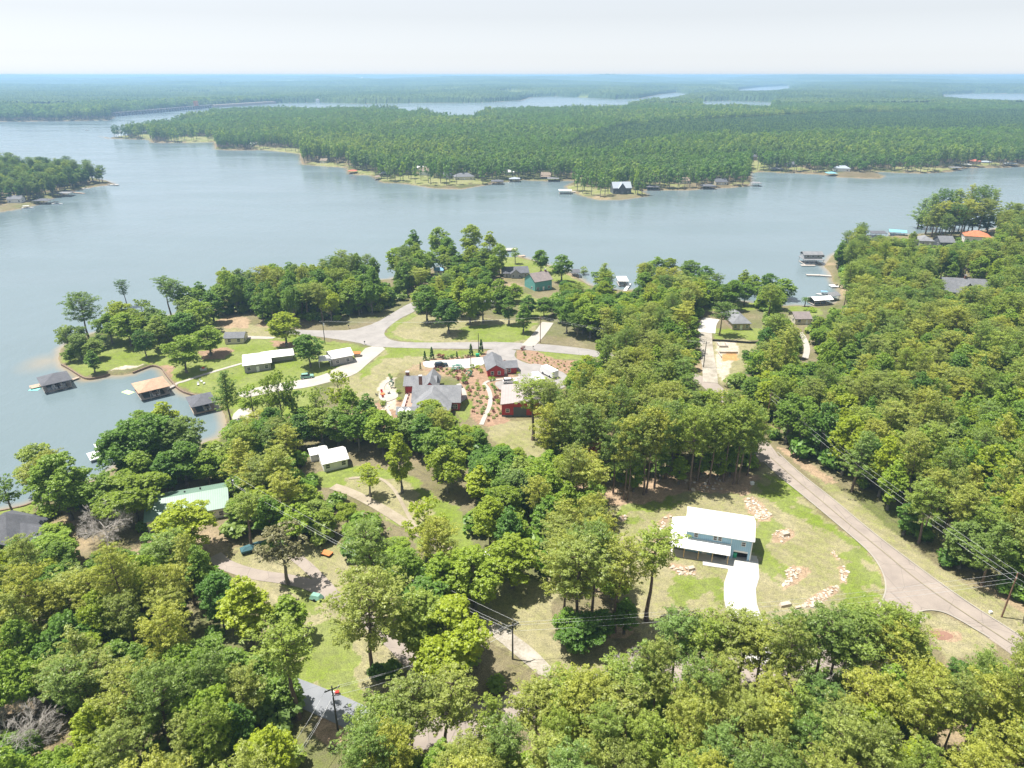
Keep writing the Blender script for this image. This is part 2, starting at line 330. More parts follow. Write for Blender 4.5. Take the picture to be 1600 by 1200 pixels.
# (colour, grass amount 0..1 for the straw/green mottle, edge wobble m, outline)
ZONES = [
 (DRY, .62, 1.2, [(950, 782), (1020, 788), (1060, 768), (1110, 758), (1160, 765), (1185, 735), (1195, 724), (1345, 852), (1372, 880), (1385, 917), (1372, 948), (1330, 995), (1200, 1030), (1090, 1020), (1005, 1020), (975, 960), (950, 880)]),
 (GREEN, .9, 2.5, [(1150, 815), (1195, 800), (1205, 840), (1200, 900), (1185, 920), (1184, 872)]),
 (GREEN, .9, 2.5, [(960, 800), (1060, 775), (1075, 795), (1050, 805), (975, 815)]),
 (GREEN, .8, 3.0, [(1290, 800), (1350, 860), (1378, 910), (1365, 945), (1330, 975), (1300, 960), (1340, 920), (1330, 870), (1270, 810)]),
 (GREEN, .75, 3.0, [(1200, 740), (1215, 745), (1300, 820), (1280, 830), (1200, 770)]),
 (GREEN, .8, 3.0, [(1010, 940), (1120, 900), (1125, 930), (1040, 960)]),
 (DRY, .75, .8, [(1215, 698), (1232, 702), (1385, 822), (1500, 908), (1570, 945), (1700, 1010), (1700, 1060), (1600, 1010), (1500, 937), (1400, 862), (1300, 779)]),
 (CLAY, .1, 1.2, [(1215, 698), (1235, 702), (1300, 752), (1290, 757), (1240, 727)]),
 (DRY, .8, .5, [(1428, 962), (1445, 956), (1475, 958), (1500, 972), (1545, 1000), (1560, 1020), (1480, 1030), (1440, 990)]),
 (CLAY, .1, .8, [(1452, 988), (1470, 982), (1490, 984), (1496, 996), (1478, 1003), (1458, 998)]),
 (GREEN, .8, 1.0, [(95, 568), (110, 543), (170, 520), (280, 497), (345, 495), (400, 513), (470, 518), (510, 533), (560, 540), (575, 541), (545, 585), (500, 600), (480, 650), (440, 650), (380, 660), (345, 640), (338, 625), (300, 615), (282, 608), (262, 583), (232, 574), (170, 585), (135, 591)]),
 (DRY, .5, 1.5, [(340, 500), (400, 510), (455, 520), (440, 530), (390, 528), (345, 515)]),
 (CLAY, .1, .8, [(335, 500), (365, 492), (395, 500), (388, 513), (350, 512)]),
 (MULCH, .1, .8, [(235, 566), (262, 571), (275, 585), (266, 590), (256, 578), (242, 572)]),
 (MULCH, .1, .6, [(310, 548), (352, 542), (365, 548), (350, 560), (315, 562)]),
 (MULCH, .1, .6, [(420, 532), (455, 535), (462, 545), (425, 541)]),
 (DRY, .4, 1.0, [(330, 648), (350, 650), (350, 690), (330, 690)]),
 (DRY, .55, 1.5, [(575, 544), (765, 546), (758, 555), (690, 560), (640, 572), (602, 600), (592, 625), (560, 630), (515, 612), (545, 588), (590, 555)]),
 (GREEN, .8, 1.8, [(604, 544), (765, 546), (758, 554), (640, 556), (590, 560)]),
 (GREEN, .8, 1.5, [(560, 575), (590, 558), (600, 563), (560, 595)]),
 (DRY, .45, 1.0, [(600, 522), (616, 506), (646, 487), (700, 493), (800, 500), (838, 503), (838, 520), (826, 535), (762, 534), (662, 535), (625, 533), (606, 528)]),
 (GREEN, .9, .8, [(600, 522), (616, 506), (645, 488), (650, 493), (625, 508), (613, 520), (625, 530), (662, 533), (720, 534), (662, 536), (625, 535), (606, 528)]),
 (GREEN, .75, 2.0, [(730, 512), (835, 505), (825, 533), (762, 533), (700, 528)]),
 (GREEN, .85, .8, [(832, 545), (850, 548), (925, 557), (915, 564), (870, 562), (836, 551)]),
 (GREEN, .85, 1.5, [(770, 405), (835, 409), (880, 425), (920, 447), (910, 455), (870, 440), (830, 440), (790, 430)]),
 (GREEN, .9, 1.5, [(800, 465), (820, 460), (845, 470), (860, 500), (835, 500), (815, 490)]),
 (GREEN, .85, 1.5, [(1095, 468), (1180, 474), (1180, 486), (1100, 486)]),
 (GREEN, .7, 1.5, [(1110, 512), (1190, 515), (1205, 530), (1120, 532)]),
 (GREEN, .9, 1.0, [(1230, 478), (1285, 482), (1290, 492), (1260, 495), (1235, 490)]),
 (GREEN, .6, 1.5, [(480, 738), (540, 728), (600, 732), (650, 752), (700, 790), (730, 830), (760, 880), (700, 880), (625, 825), (560, 775), (490, 760)]),
 (DRY, .45, 1.6, [(540, 745), (600, 745), (650, 770), (680, 800), (650, 830), (600, 800), (545, 765)]),
 (DRY, .55, 1.5, [(360, 862), (430, 850), (490, 850), (560, 885), (620, 930), (650, 1000), (625, 1060), (560, 1115), (440, 1062), (400, 1010), (430, 950), (370, 900)]),
 (GREEN, .85, 2.0, [(450, 1055), (470, 1000), (520, 960), (550, 1000), (545, 1050), (560, 1110)]),
 (GREEN, .85, 1.2, [(420, 905), (440, 898), (510, 935), (500, 960), (440, 925)]),
 (CLAY, .0, 1.0, [(493, 1108), (545, 1128), (540, 1150), (510, 1160), (490, 1140)]),
 (DRY, .5, 1.5, [(735, 945), (800, 915), (860, 900), (880, 1000), (960, 1005), (970, 1040), (860, 1060), (790, 1015), (740, 985)]),
 (CLAY, .1, 1.2, [(930, 980), (980, 975), (985, 1000), (955, 1005)]),
 (CLAY, .05, 1.5, [(850, 740), (880, 735), (960, 770), (1000, 745), (1080, 735), (1190, 745), (1170, 770), (1080, 768), (1000, 790), (960, 795), (870, 755)]),
 (GREEN, .9, 1.0, [(-60, 795), (0, 789), (55, 783), (60, 800), (20, 818), (-60, 830)]),
 (DRY, .6, 1.2, [(762, 668), (790, 654), (850, 654), (870, 700), (820, 730), (770, 690)]),
 (MULCH, .05, .4, [(640, 575), (664, 577), (712, 575), (737, 576), (755, 571), (775, 592), (800, 602), (790, 640), (784, 650), (800, 655), (765, 668), (748, 664), (735, 650), (738, 625), (722, 622), (718, 595), (690, 583)]),
 (MULCH, .05, .4, [(806, 549), (818, 545), (838, 549), (868, 562), (912, 565), (905, 585), (880, 582), (855, 573), (828, 568), (808, 561)]),
 (MULCH, .05, .4, [(650, 572), (663, 562), (700, 559), (750, 555), (763, 546), (772, 549), (756, 560), (735, 562), (690, 565), (660, 568)]),
 (MULCH, .05, .4, [(745, 578), (812, 588), (812, 593), (775, 600), (750, 585)]),
 (GREEN, .8, .4, [(706, 626), (738, 624), (735, 650), (728, 660), (706, 640)]),
 (MULCH, .1, .6, [(555, 650), (600, 620), (640, 625), (640, 690), (560, 680)]),
 (SAND, .0, .5, [(590, 605), (603, 590), (618, 590), (620, 640), (600, 640), (592, 620)]),
 (SAND, .0, .4, [(172, 585), (176, 577), (190, 572), (215, 570), (236, 571), (232, 576), (208, 583)]),
 (DRY, .2, 1.0, [(1112, 530), (1165, 528), (1190, 545), (1170, 570), (1130, 600), (1105, 590)]),
 (SAND, .0, .8, [(1118, 533), (1150, 533), (1155, 545), (1140, 575), (1130, 597), (1118, 580)]),
 ((0.42, 0.24, 0.10), .0, .3, [(1126, 553), (1150, 551), (1154, 562), (1128, 565)]),
]
for q in ([(1160, 778), (1177, 775), (1190, 784), (1207, 805), (1200, 815), (1182, 815), (1168, 800)], [(1204, 835), (1216, 826), (1236, 826), (1243, 838), (1225, 850), (1206, 847)],
          [(1020, 870), (1022, 845), (1024, 820), (1045, 802), (1053, 806), (1038, 822), (1036, 850), (1034, 872)], [(1044, 887), (1052, 881), (1088, 889), (1087, 900), (1060, 900)],
          [(1219, 922), (1228, 905), (1226, 890), (1236, 884), (1262, 888), (1266, 895), (1245, 912)], [(1296, 861), (1303, 859), (1314, 874), (1310, 877)],
          [(1309, 885), (1322, 882), (1327, 895), (1324, 912), (1313, 910)], [(1248, 948), (1262, 935), (1295, 915), (1313, 915), (1310, 924), (1280, 944), (1260, 952)],
          [(1208, 975), (1228, 968), (1240, 980), (1225, 990)], [(937, 880), (937, 862), (946, 848), (955, 852), (948, 866), (948, 882)], [(962, 812), (972, 804), (984, 806), (974, 815)]):
    ZONES.append((CLAY, .05, .25, q))
FARZ = [[(588, 286), (597, 277), (640, 274), (700, 281), (765, 282), (765, 290), (722, 296), (678, 296), (635, 289), (597, 287)], [(884, 294), (900, 286), (935, 296), (1000, 298), (1015, 306), (969, 313), (935, 313), (909, 307)],
        [(895, 277), (912, 276), (912, 283), (896, 283)], [(1105, 290), (1170, 284), (1170, 293), (1121, 295)], [(1170, 252), (1190, 252), (1192, 268), (1174, 272)], [(1222, 262), (1256, 262), (1258, 272), (1225, 271)],
        [(1262, 266), (1290, 266), (1292, 274), (1262, 273)], [(1300, 268), (1313, 274), (1374, 276), (1382, 276), (1376, 281), (1313, 279)], [(1395, 262), (1440, 262), (1485, 262), (1488, 270), (1438, 273), (1395, 270)],
        [(1510, 254), (1560, 254), (1562, 263), (1512, 263)], [(543, 267), (580, 268), (582, 276), (545, 274)], [(478, 254), (540, 256), (540, 263), (480, 260)], [(215, 210), (232, 210), (234, 219), (216, 217)],
        [(262, 214), (335, 214), (335, 224), (264, 224)], [(160, 209), (200, 212), (200, 219), (158, 214)], [(400, 228), (470, 233), (472, 241), (400, 236)],
        [(100, 296), (165, 283), (182, 285), (150, 293), (105, 303)], [(-40, 318), (100, 298), (105, 304), (-40, 332)], [(1034, 288), (1065, 288), (1068, 298), (1036, 298)]]
def ground_mesh(ys, ncol, kx, x0, name, near):
    t = np.linspace(-1, 1, ncol)
    Y = np.repeat(ys[:, None], ncol, 1); X = (Y * kx + x0) * t[None, :]
    x = X.ravel(); y = Y.ravel(); d = shore_d(x, y); h = hgt(x, y, d)
    nz = fbm(x / 9, y / 9, 5, 3); n2 = fbm(x / 2.2, y / 2.2, 8, 2)
    col = np.empty((len(x), 3)); gr = np.zeros(len(x))
    base = np.array(LITTER)[None] * (0.75 + 0.5 * nz[:, None]); cl = np.clip((fbm(x / 26, y / 26, 21, 3) - 0.64) * 9, 0, 1)[:, None] * (1 if near else .2)
    base = base * (1 - cl) + np.array(CLAY)[None] * 0.9 * cl; col[:] = base; gr[:] = .38 if near else 0
    gg = np.clip((fbm(x / 30, y / 30, 33, 3) - 0.5) * 8, 0, 1)[:, None]; col = col * (1 - gg * .8) + np.array(DARKF) * gg * .8
    if near:
        zs = [(c, a, wb, gpoly(p)) for c, a, wb, p in ZONES]
    else:
        # woodland floor far away; lots by the water
        zs = [(((0.17, 0.20, 0.055)), .7, 5.0, gpoly(p)) for p in FARZ]
    for c, a, wb, p in zs:
        lo = p.min(0) - 5; hi = p.max(0) + 5
        m = np.nonzero((x > lo[0]) & (x < hi[0]) & (y > lo[1]) & (y < hi[1]))[0]
        if not len(m): continue
        wx = x[m] + wb * 2.2 * (fbm(x[m] / 2.6, y[m] / 2.6, 41, 2) - .5) + wb * 2.6 * (vnoise(x[m] / 7, y[m] / 7, 43) - .5)
        wy = y[m] + wb * 2.2 * (fbm(x[m] / 2.6, y[m] / 2.6, 47, 2) - .5) + wb * 2.6 * (vnoise(x[m] / 7, y[m] / 7, 49) - .5)
        k = m[inside(wx, wy, p)]
        col[k] = np.array(c)[None] * (0.88 + 0.24 * n2[k, None]); gr[k] = a * (.5 if c == GREEN else 1)
    # earth bank right at the water, sand under it
    bk = np.clip(1 - np.abs(d - 0.2) / (.7 if near else 1.1), 0, 1)[:, None] * (0.8 if near else 0.9)
    col = col * (1 - bk) + np.array((0.20, 0.15, 0.095)) * bk
    u = (d < -0.3)[:, None]; col = np.where(u, np.array((0.26, 0.20, 0.12)), col); gr = np.where(u[:, 0], 0, gr)
    nr = len(ys); i = np.arange(nr - 1)[:, None] * ncol + np.arange(ncol - 1)[None]
    f = np.stack([i, i + 1, i + 1 + ncol, i + ncol], -1).reshape(-1, 4)
    me = mesh_np(name, np.stack([x, y, h], 1), f, M['ground'], col, True, {"grass": gr})
    return tag(link(name, me), kind='structure')
def mk_ground_mat():
    k = N("ground"); geo = k.n("ShaderNodeNewGeometry"); P = geo.outputs["Position"]
    a = k.n("ShaderNodeAttribute", attribute_name="Col"); gr = k.n("ShaderNodeAttribute", attribute_name="grass")
    big = k.noise(0.09, P, 5, .65); mid = k.noise(0.9, P, 4, .7); fine = k.noise(5.0, P, 2, .7)
    f = k.math('ADD', k.math('MULTIPLY', big.outputs[0], .6), k.math('MULTIPLY', mid.outputs[0], .4))
    straw = k.ramp(f, [(.42, (0.32, 0.285, 0.185)), (.50, (0.26, 0.24, 0.13)), (.585, (0.17, 0.195, 0.05)), (.70, (0.095, 0.145, 0.02))]).outputs[0]
    c1 = k.mix(k.math('MULTIPLY', gr.outputs["Fac"], .78), a.outputs["Color"], straw)
    v = k.ramp(mid.outputs[0], [(.28, (.68, .70, .68)), (.72, (1.3, 1.28, 1.3))]).outputs[0]
    v2 = k.ramp(fine.outputs[0], [(.3, (.62, .62, .62)), (.7, (1.36, 1.36, 1.36))]).outputs[0]
    wv = k.n("ShaderNodeTexWave", wave_type='BANDS', bands_direction='DIAGONAL'); wv.inputs["Scale"].default_value = .16; wv.inputs["Distortion"].default_value = 3.5; wv.inputs["Detail"].default_value = 3; wv.inputs["Detail Scale"].default_value = .6; k.l(P, wv.inputs["Vector"])
    mow = k.ramp(wv.outputs["Fac"], [(.2, (.93, .94, .92)), (.8, (1.05, 1.04, 1.05))]).outputs[0]
    c1 = k.mix(gr.outputs["Fac"], c1, k.mix(1, c1, mow, 'MULTIPLY'))
    k.l(k.mix(1, k.mix(1, c1, v, 'MULTIPLY'), v2, 'MULTIPLY'), k.b.inputs["Base Color"])
    k.b.inputs["Roughness"].default_value = .95; k.b.inputs["Specular IOR Level"].default_value = .1
    k.bump(k.math('ADD', k.math('MULTIPLY', mid.outputs[0], .7), k.math('MULTIPLY', fine.outputs[0], .3)), .8, .25)
    return k.m
def mk_water_mat():
    k = N("lake_water"); geo = k.n("ShaderNodeNewGeometry"); P = geo.outputs["Position"]
    a = k.n("ShaderNodeAttribute", attribute_name="shallow"); big = k.noise(0.012, P, 3); 
    deep = k.ramp(big.outputs[0], [(.3, (0.14, 0.185, 0.202)), (.7, (0.152, 0.203, 0.222))]).outputs[0]
    k.l(k.mix(a.outputs["Fac"], deep, (0.34, 0.25, 0.14)), k.b.inputs["Base Color"])
    k.b.inputs["Roughness"].default_value = .17; k.b.inputs["IOR"].default_value = 1.34; k.b.inputs["Specular IOR Level"].default_value = .5
    ms = k.n("ShaderNodeMapping"); ms.inputs["Scale"].default_value = (.25, 1, 1); ms.inputs["Rotation"].default_value = (0, 0, .25); k.l(P, ms.inputs[0])
    st = k.noise(.02, ms.outputs[0], 4, .6); k.l(k.ramp(st.outputs[0], [(.38, (.09,) * 3), (.62, (.26,) * 3)]).outputs[0], k.b.inputs["Roughness"])
    mp = k.n("ShaderNodeMapping"); mp.inputs["Scale"].default_value = (1, .55, 1); mp.inputs["Rotation"].default_value = (0, 0, .5); k.l(P, mp.inputs[0])
    n1 = k.noise(0.9, mp.outputs[0], 3, .55); n2 = k.noise(.13, mp.outputs[0], 3, .6)
    k.bump(k.math('ADD', k.math('MULTIPLY', n1.outputs[0], .45), k.math('MULTIPLY', n2.outputs[0], 1.0)), .5, .5)
    return k.m
M['ground'] = mk_ground_mat(); M['water'] = mk_water_mat()
ys = 34 * np.exp(np.linspace(0, math.log(640 / 34), 760))
ground_mesh(ys, 700, 0.92, 62, "ground", True)
ys = np.r_[640 * np.exp(np.arange(0, 350) * .0052), 640 * math.exp(350 * .0052) * np.exp(np.linspace(0, math.log(40000 / (640 * math.exp(350 * .0052))), 130))]
ground_mesh(ys, 620, 0.92, 62, "far_shore_ground", False)
# water: one sheet to the horizon
ys = 34 * np.exp(np.linspace(0, math.log(42000 / 34), 620)); nc = 460
t = np.linspace(-1, 1, nc); Y = np.repeat(ys[:, None], nc, 1); X = (Y * .95 + 70) * t[None]
x = X.ravel(); y = Y.ravel(); d = shore_d(x, y)
sx, sy = at(58, 566); 
shal = np.clip(1 + (d + .4) / 3.2, 0, 1) * .75
shal = np.maximum(shal, .4 * np.clip(1.2 - np.hypot((x - sx - 3) / 9, (y - sy) / 11), 0, 1)) * (.75 + .5 * fbm(x / 5, y / 5, 61, 2))
i = np.arange(len(ys) - 1)[:, None] * nc + np.arange(nc - 1)[None]
me = mesh_np("lake_water", np.stack([x, y, 0 * x], 1), np.stack([i, i + 1, i + 1 + nc, i + nc], -1).reshape(-1, 4), M['water'], None, True, {"shallow": np.clip(shal, 0, 1)})
tag(link("lake_water", me), kind='structure')
# ------------------------------------------------------------------ roads, drives, walks
def paved(name, colr, light, sc, cracks=False):
    k = N(name); geo = k.n("ShaderNodeNewGeometry"); P = geo.outputs["Position"]
    a = k.noise(.22, P, 5, .6); b = k.noise(sc, P, 3, .7)
    f = k.math('ADD', k.math('MULTIPLY', a.outputs[0], .6), k.math('MULTIPLY', b.outputs[0], .4))
    c = k.ramp(f, [(.36, colr), (.62, light)]).outputs[0]
    if cracks:
        v = k.n("ShaderNodeTexVoronoi", feature='DISTANCE_TO_EDGE'); v.inputs["Scale"].default_value = .16; k.l(P, v.inputs["Vector"])
        c = k.mix(k.math('MULTIPLY', k.math('LESS_THAN', v.outputs["Distance"], .008), .35), c, tuple(x * .45 for x in colr))
    k.l(c, k.b.inputs["Base Color"]); k.b.inputs["Roughness"].default_value = .9; k.bump(b.outputs[0], .4, .03)
    return k.m
M['asphalt'] = paved("aged_asphalt", (0.235, 0.20, 0.175), (0.33, 0.28, 0.24), 7, True)
M['asphalt_new'] = paved("grey_asphalt", (0.19, 0.20, 0.22), (0.25, 0.26, 0.28), 7, True)
M['lot'] = paved("lot_asphalt", (0.235, 0.22, 0.21), (0.315, 0.295, 0.28), 6, True)
M['concrete'] = paved("concrete_paving", (0.33, 0.305, 0.265), (0.43, 0.40, 0.36), 4)
M['bright'] = paved("white_concrete", (0.42, 0.405, 0.375), (0.52, 0.505, 0.475), 4)
M['gravel'] = paved("gravel_surface", (0.21, 0.185, 0.14), (0.44, 0.40, 0.345), 2.5)
M['dirt'] = paved("bare_dirt", (0.24, 0.20, 0.14), (0.36, 0.31, 0.235), 2.5)
M['edge'] = paved("pale_road_edge", (0.29, 0.265, 0.225), (0.36, 0.33, 0.285), 3)
M['line'] = simple("yellow_line_paint", (0.28, 0.245, 0.17), .8, .25, 2)
LEVEL = [0.05]
ROADS = []
def drape(name, poly, m, off=None, keep=True, smooth=1):
    """a paved area laid on the land, cut fine enough to follow it"""
    poly = np.asarray(poly, float)
    if smooth: poly = smooth_loop(poly, smooth)
    if off is None: LEVEL[0] += 0.004; off = LEVEL[0]
    bm = bmesh.new(); vsx = [bm.verts.new((p[0], p[1], 0)) for p in poly]; f = bm.faces.new(vsx)
    bmesh.ops.triangulate(bm, faces=[f])
    lo = poly.min(0); hi = poly.max(0)
    for ax in (0, 1):
        for c in np.arange(math.ceil(lo[ax] / 3) * 3, hi[ax], 3.0):
            co = Vector((c, 0, 0)) if ax == 0 else Vector((0, c, 0)); no = Vector((1, 0, 0)) if ax == 0 else Vector((0, 1, 0))
            bmesh.ops.bisect_plane(bm, geom=bm.verts[:] + bm.edges[:] + bm.faces[:], plane_co=co, plane_no=no, dist=1e-4)
    xs = np.array([v.co.x for v in bm.verts]); yy = np.array([v.co.y for v in bm.verts]); hh = hgt(xs, yy)
    for v, z in zip(bm.verts, hh): v.co.z = z + off
    bmesh.ops.recalc_face_normals(bm, faces=bm.faces[:])
    up = sum(f.normal.z * f.calc_area() for f in bm.faces)
    if up < 0: bmesh.ops.reverse_faces(bm, faces=bm.faces[:])
    me = bpy.data.meshes.new(name); bm.to_mesh(me); bm.free(); me.materials.append(m)
    if keep: ROADS.append(poly)
    return tag(link(name, me), kind='structure')
def strip(name, px, wd, m, off=None, keep=True):
    return drape(name, ribbon_poly(gpoly(px), wd), m, off, keep, 0)
main_l = [(1194, 723), (1217, 745), (1250, 771), (1300, 813), (1345, 851), (1364, 870), (1379, 895), (1384, 917), (1380, 935), (1366, 952)]
main_r = [(1432, 962), (1436, 957), (1452, 953.5), (1475, 957), (1500, 970), (1545, 997), (1640, 1068), (1720, 1060), (1587, 990), (1500, 935), (1400, 861), (1350, 822), (1300, 779), (1250, 741), (1214, 707)]
back_l = [(1206, 722), (1183, 690), (1152, 650), (1122, 612), (1100, 594), (1060, 583), (1000, 566), (940, 550)]
strip("road", [(1425, 948), (1380, 985), (1300, 1022), (1200, 1042), (1100, 1046), (1000, 1062), (860, 1092), (730, 1130), (650, 1150), (570, 1128)], 6.4, M['asphalt'])
strip("road", back_l, 6.2, M['asphalt'])
drape("road", gpoly(main_l + main_r), M['asphalt'])
drape("road", gpoly([(425, 512), (475, 516), (512, 516.5), (550, 516), (587, 505), (612, 490), (632, 478), (650, 470), (658, 476), (648, 487), (628, 496), (612, 507), (602, 516), (600, 523), (607, 530), (625, 534.5), (662, 535.5),
    (762, 534.5), (825, 536), (880, 540.5), (930, 547), (960, 555), (950, 562), (925, 556.5), (850, 549.5), (808, 546), (762, 545.5), (662, 544.5), (604, 543), (572, 540), (562, 536), (525, 530), (475, 523.5), (425, 520)]), M['lot'])
strip("road", [(300, 1036), (380, 1052), (462, 1080), (520, 1104), (580, 1132)], 4.9, M['asphalt_new'])
strip("driveway", [(335, 868), (352, 884), (400, 899), (450, 905), (490, 915), (528, 936), (570, 966), (604, 993), (640, 1030), (678, 1068), (720, 1100)], 3.1, M['asphalt'])
strip("driveway", [(455, 865), (480, 885), (500, 905), (520, 928)], 2.5, M['asphalt'])
drape("driveway", gpoly([(660, 564), (697, 563), (735, 560), (752, 558), (760, 562), (757, 570), (737, 574.5), (722, 576.5), (710, 573.5), (672, 575), (662, 573)]), M['bright'])
drape("car_park", gpoly([(763, 545.5), (808, 546), (803, 555), (808, 562), (827, 569.5), (838, 568), (862, 575), (885, 584), (890, 600), (870, 612), (840, 612), (784, 612), (770, 598), (790, 593), (812, 590), (805, 576), (790, 567), (771, 559), (758, 556)]), M['lot'])
drape("driveway", gpoly([(574, 541), (605, 543), (592, 554), (575, 568), (560, 582), (545, 589), (520, 596), (480, 606), (430, 612), (385, 622), (373, 619), (372, 612), (430, 600), (480, 592), (505, 586), (520, 578), (545, 567), (560, 556)]), M['concrete'])
strip("walkway", [(378, 568), (350, 576), (310, 588), (285, 597), (272, 602)], 1.5, M['concrete'])
drape("driveway", gpoly([(345, 523.5), (380, 529.5), (425, 530), (432, 526.5), (386, 525), (372, 523.5)]), M['concrete'])
drape("driveway", gpoly([(1138.2, 869.5), (1137.3, 893), (1131, 912), (1131, 934), (1134, 951), (1150, 1000), (1170, 1040), (1225, 1036), (1200, 990), (1188, 960.6), (1182.5, 944), (1180.8, 921), (1186.4, 902.5), (1184.4, 874), (1171, 872)]), M['bright'], smooth=0)
drape("walkway", gpoly([(1098, 874.5), (1138, 881.5), (1138, 889.5), (1098, 883.5)]), M['bright'], smooth=0)
drape("driveway", gpoly([(742, 960), (756, 963), (790, 982), (835, 1015), (868, 1050), (850, 1062), (812, 1030), (775, 998), (745, 980)]), M['gravel'])
strip("dirt_path", [(520, 760), (545, 768), (580, 785), (615, 806), (645, 826), (700, 860)], 2.8, M['dirt'])
strip("dirt_path", [(545, 748), (590, 744), (615, 762), (630, 790), (648, 824)], .9, M['dirt'])
strip("driveway", [(1110, 598), (1109, 580), (1105, 555), (1102, 530), (1103, 505)], 5.0, M['gravel'])
strip("driveway", [(1104, 520), (1106, 505), (1112, 498)], 7.0, M['bright'])
strip("driveway", [(824, 541), (836, 530), (846, 518), (856, 504)], 5.0, M['concrete'])
drape("boat_ramp", gpoly([(362, 650), (376, 637), (400, 640), (412, 662), (385, 668), (366, 664)]), M['concrete'])
strip("footpath", [(756, 600), (764, 609), (767, 622), (765, 636), (759, 648), (752, 664)], 1.4, M['concrete'])
strip("footpath", [(756, 600), (762, 596), (772, 594), (812, 590)], 1.2, M['concrete'])
strip("footpath", [(716, 600), (724, 610), (727, 622), (718, 628)], 1.5, M['concrete'])
strip("footpath", [(601, 628), (606, 642), (614, 658)], .9, M['concrete'])
strip("footpath", [(614, 593), (600, 598), (595, 610), (603, 618)], 1.7, M['concrete'])
drape("patio", gpoly([(592, 613), (608, 611), (622, 614), (622, 622), (604, 629), (592, 624)]), M['concrete'])
strip("footpath", [(1258, 560), (1262, 545), (1256, 528), (1250, 520)], 2.2, M['concrete'])
# pale edge bands and worn centre line of the main road
def offset_line(a, dd):
    a = smooth_line(gpoly(a), 2); t = np.gradient(a, axis=0); t /= np.linalg.norm(t, axis=1)[:, None]
    return a + np.stack([-t[:, 1], t[:, 0]], 1) * dd
def band(name, line, wd, m, off): 
    t = np.gradient(line, axis=0); t /= np.linalg.norm(t, axis=1)[:, None] + 1e-9; nn = np.stack([-t[:, 1], t[:, 0]], 1) * wd / 2
    return drape(name, np.vstack([line + nn, (line - nn)[::-1]]), m, off, False, 0)
band("road_edge", offset_line(main_l, 0.1), .3, M['edge'], LEVEL[0] + .008)
band("road_edge", offset_line([(1214, 707), (1250, 741), (1300, 779), (1350, 822), (1400, 861), (1500, 935), (1587, 990), (1640, 1025)], 0.1), .28, M['edge'], LEVEL[0] + .012)
band("road_edge", offset_line([(1436, 957), (1452, 953.5), (1475, 957), (1500, 970), (1545, 997)], 0.1), .3, M['edge'], LEVEL[0] + .016)
band("road_marking", offset_line([(1204, 715), (1233, 741), (1275, 776), (1322, 816), (1372, 856), (1440, 913), (1500, 954), (1580, 1006)], 0), .22, M['line'], LEVEL[0] + .020)
ROADP = [(p, p.min(0) - 3, p.max(0) + 3) for p in ROADS]
# ================================================================== TREES: meshes
def unit(a): return a / (np.linalg.norm(a, axis=1)[:, None] + 1e-9)
def rand_dirs(n, r): return unit(r.normal(size=(n, 3)))
def leaf_faces(cen, nrm, size, r, aspect=1.6, tri=False):
    """one small leaf-sized face per row, lying roughly across nrm"""
    n = len(cen); a = unit(np.cross(nrm, rand_dirs(n, r))); b = np.cross(nrm, a); s = size[:, None]
    a = a * s * aspect * .5; b = b * s * .5
    if tri:
        v = np.stack([cen - a * .3 - b, cen - a * .3 + b, cen + a * 1.5], 1); k = 3
    else:
        v = np.stack([cen - a - b * .5, cen + a * .1 - b, cen + a, cen - a * .2 + b], 1); k = 4
    return v.reshape(-1, 3), np.arange(n * k).reshape(n, k)
def crown_mesh(name, centres, radii, per, size, mat_, r, up=.55, tri=True, flat=.75, shade=None, aspect=1.6):
    """tufts: every centre carries a burst of leaf faces on its outer side"""
    n = len(centres); dirs = rand_dirs(n * per, r); idx = np.repeat(np.arange(n), per)
    dirs[:, 2] = np.where(r.random(n * per) < .72, np.abs(dirs[:, 2]), dirs[:, 2])
    rad = radii[idx] * (0.68 + .4 * r.random(n * per)); off = dirs * rad[:, None]; off[:, 2] *= flat
    cen = centres[idx] + off
    nrm = unit(dirs * 1.0 + rand_dirs(n * per, r) * .55 + np.array([0, 0, up])[None])
    v, f = leaf_faces(cen, nrm, size * (.7 + .6 * r.random(n * per)), r, aspect, tri)
    k = f.shape[1]; tip_toplit = np.clip(r.random(n)[idx] * .4 + r.random(n * per) * .2 + .42 * (dirs[:, 2] > .25), 0, 1)  # upward leaves lighter: new growth, plus a top-lit look put into the colour
    cols = np.repeat(tip_toplit, k)[:, None] * np.ones((1, 3))
    return mesh_np(name, v, f, mat_, cols, False)
def limbs(mb, base, tips, r, r0, n=5):
    base = Vector(base)
    for t in tips:
        t = Vector(t); m = base.lerp(t, .55) + Vector((r.normal() * .15, r.normal() * .15, -.12 * (t - base).length))
        mb.path([base, m, t], [r0, r0 * .6, r0 * .18], 5)
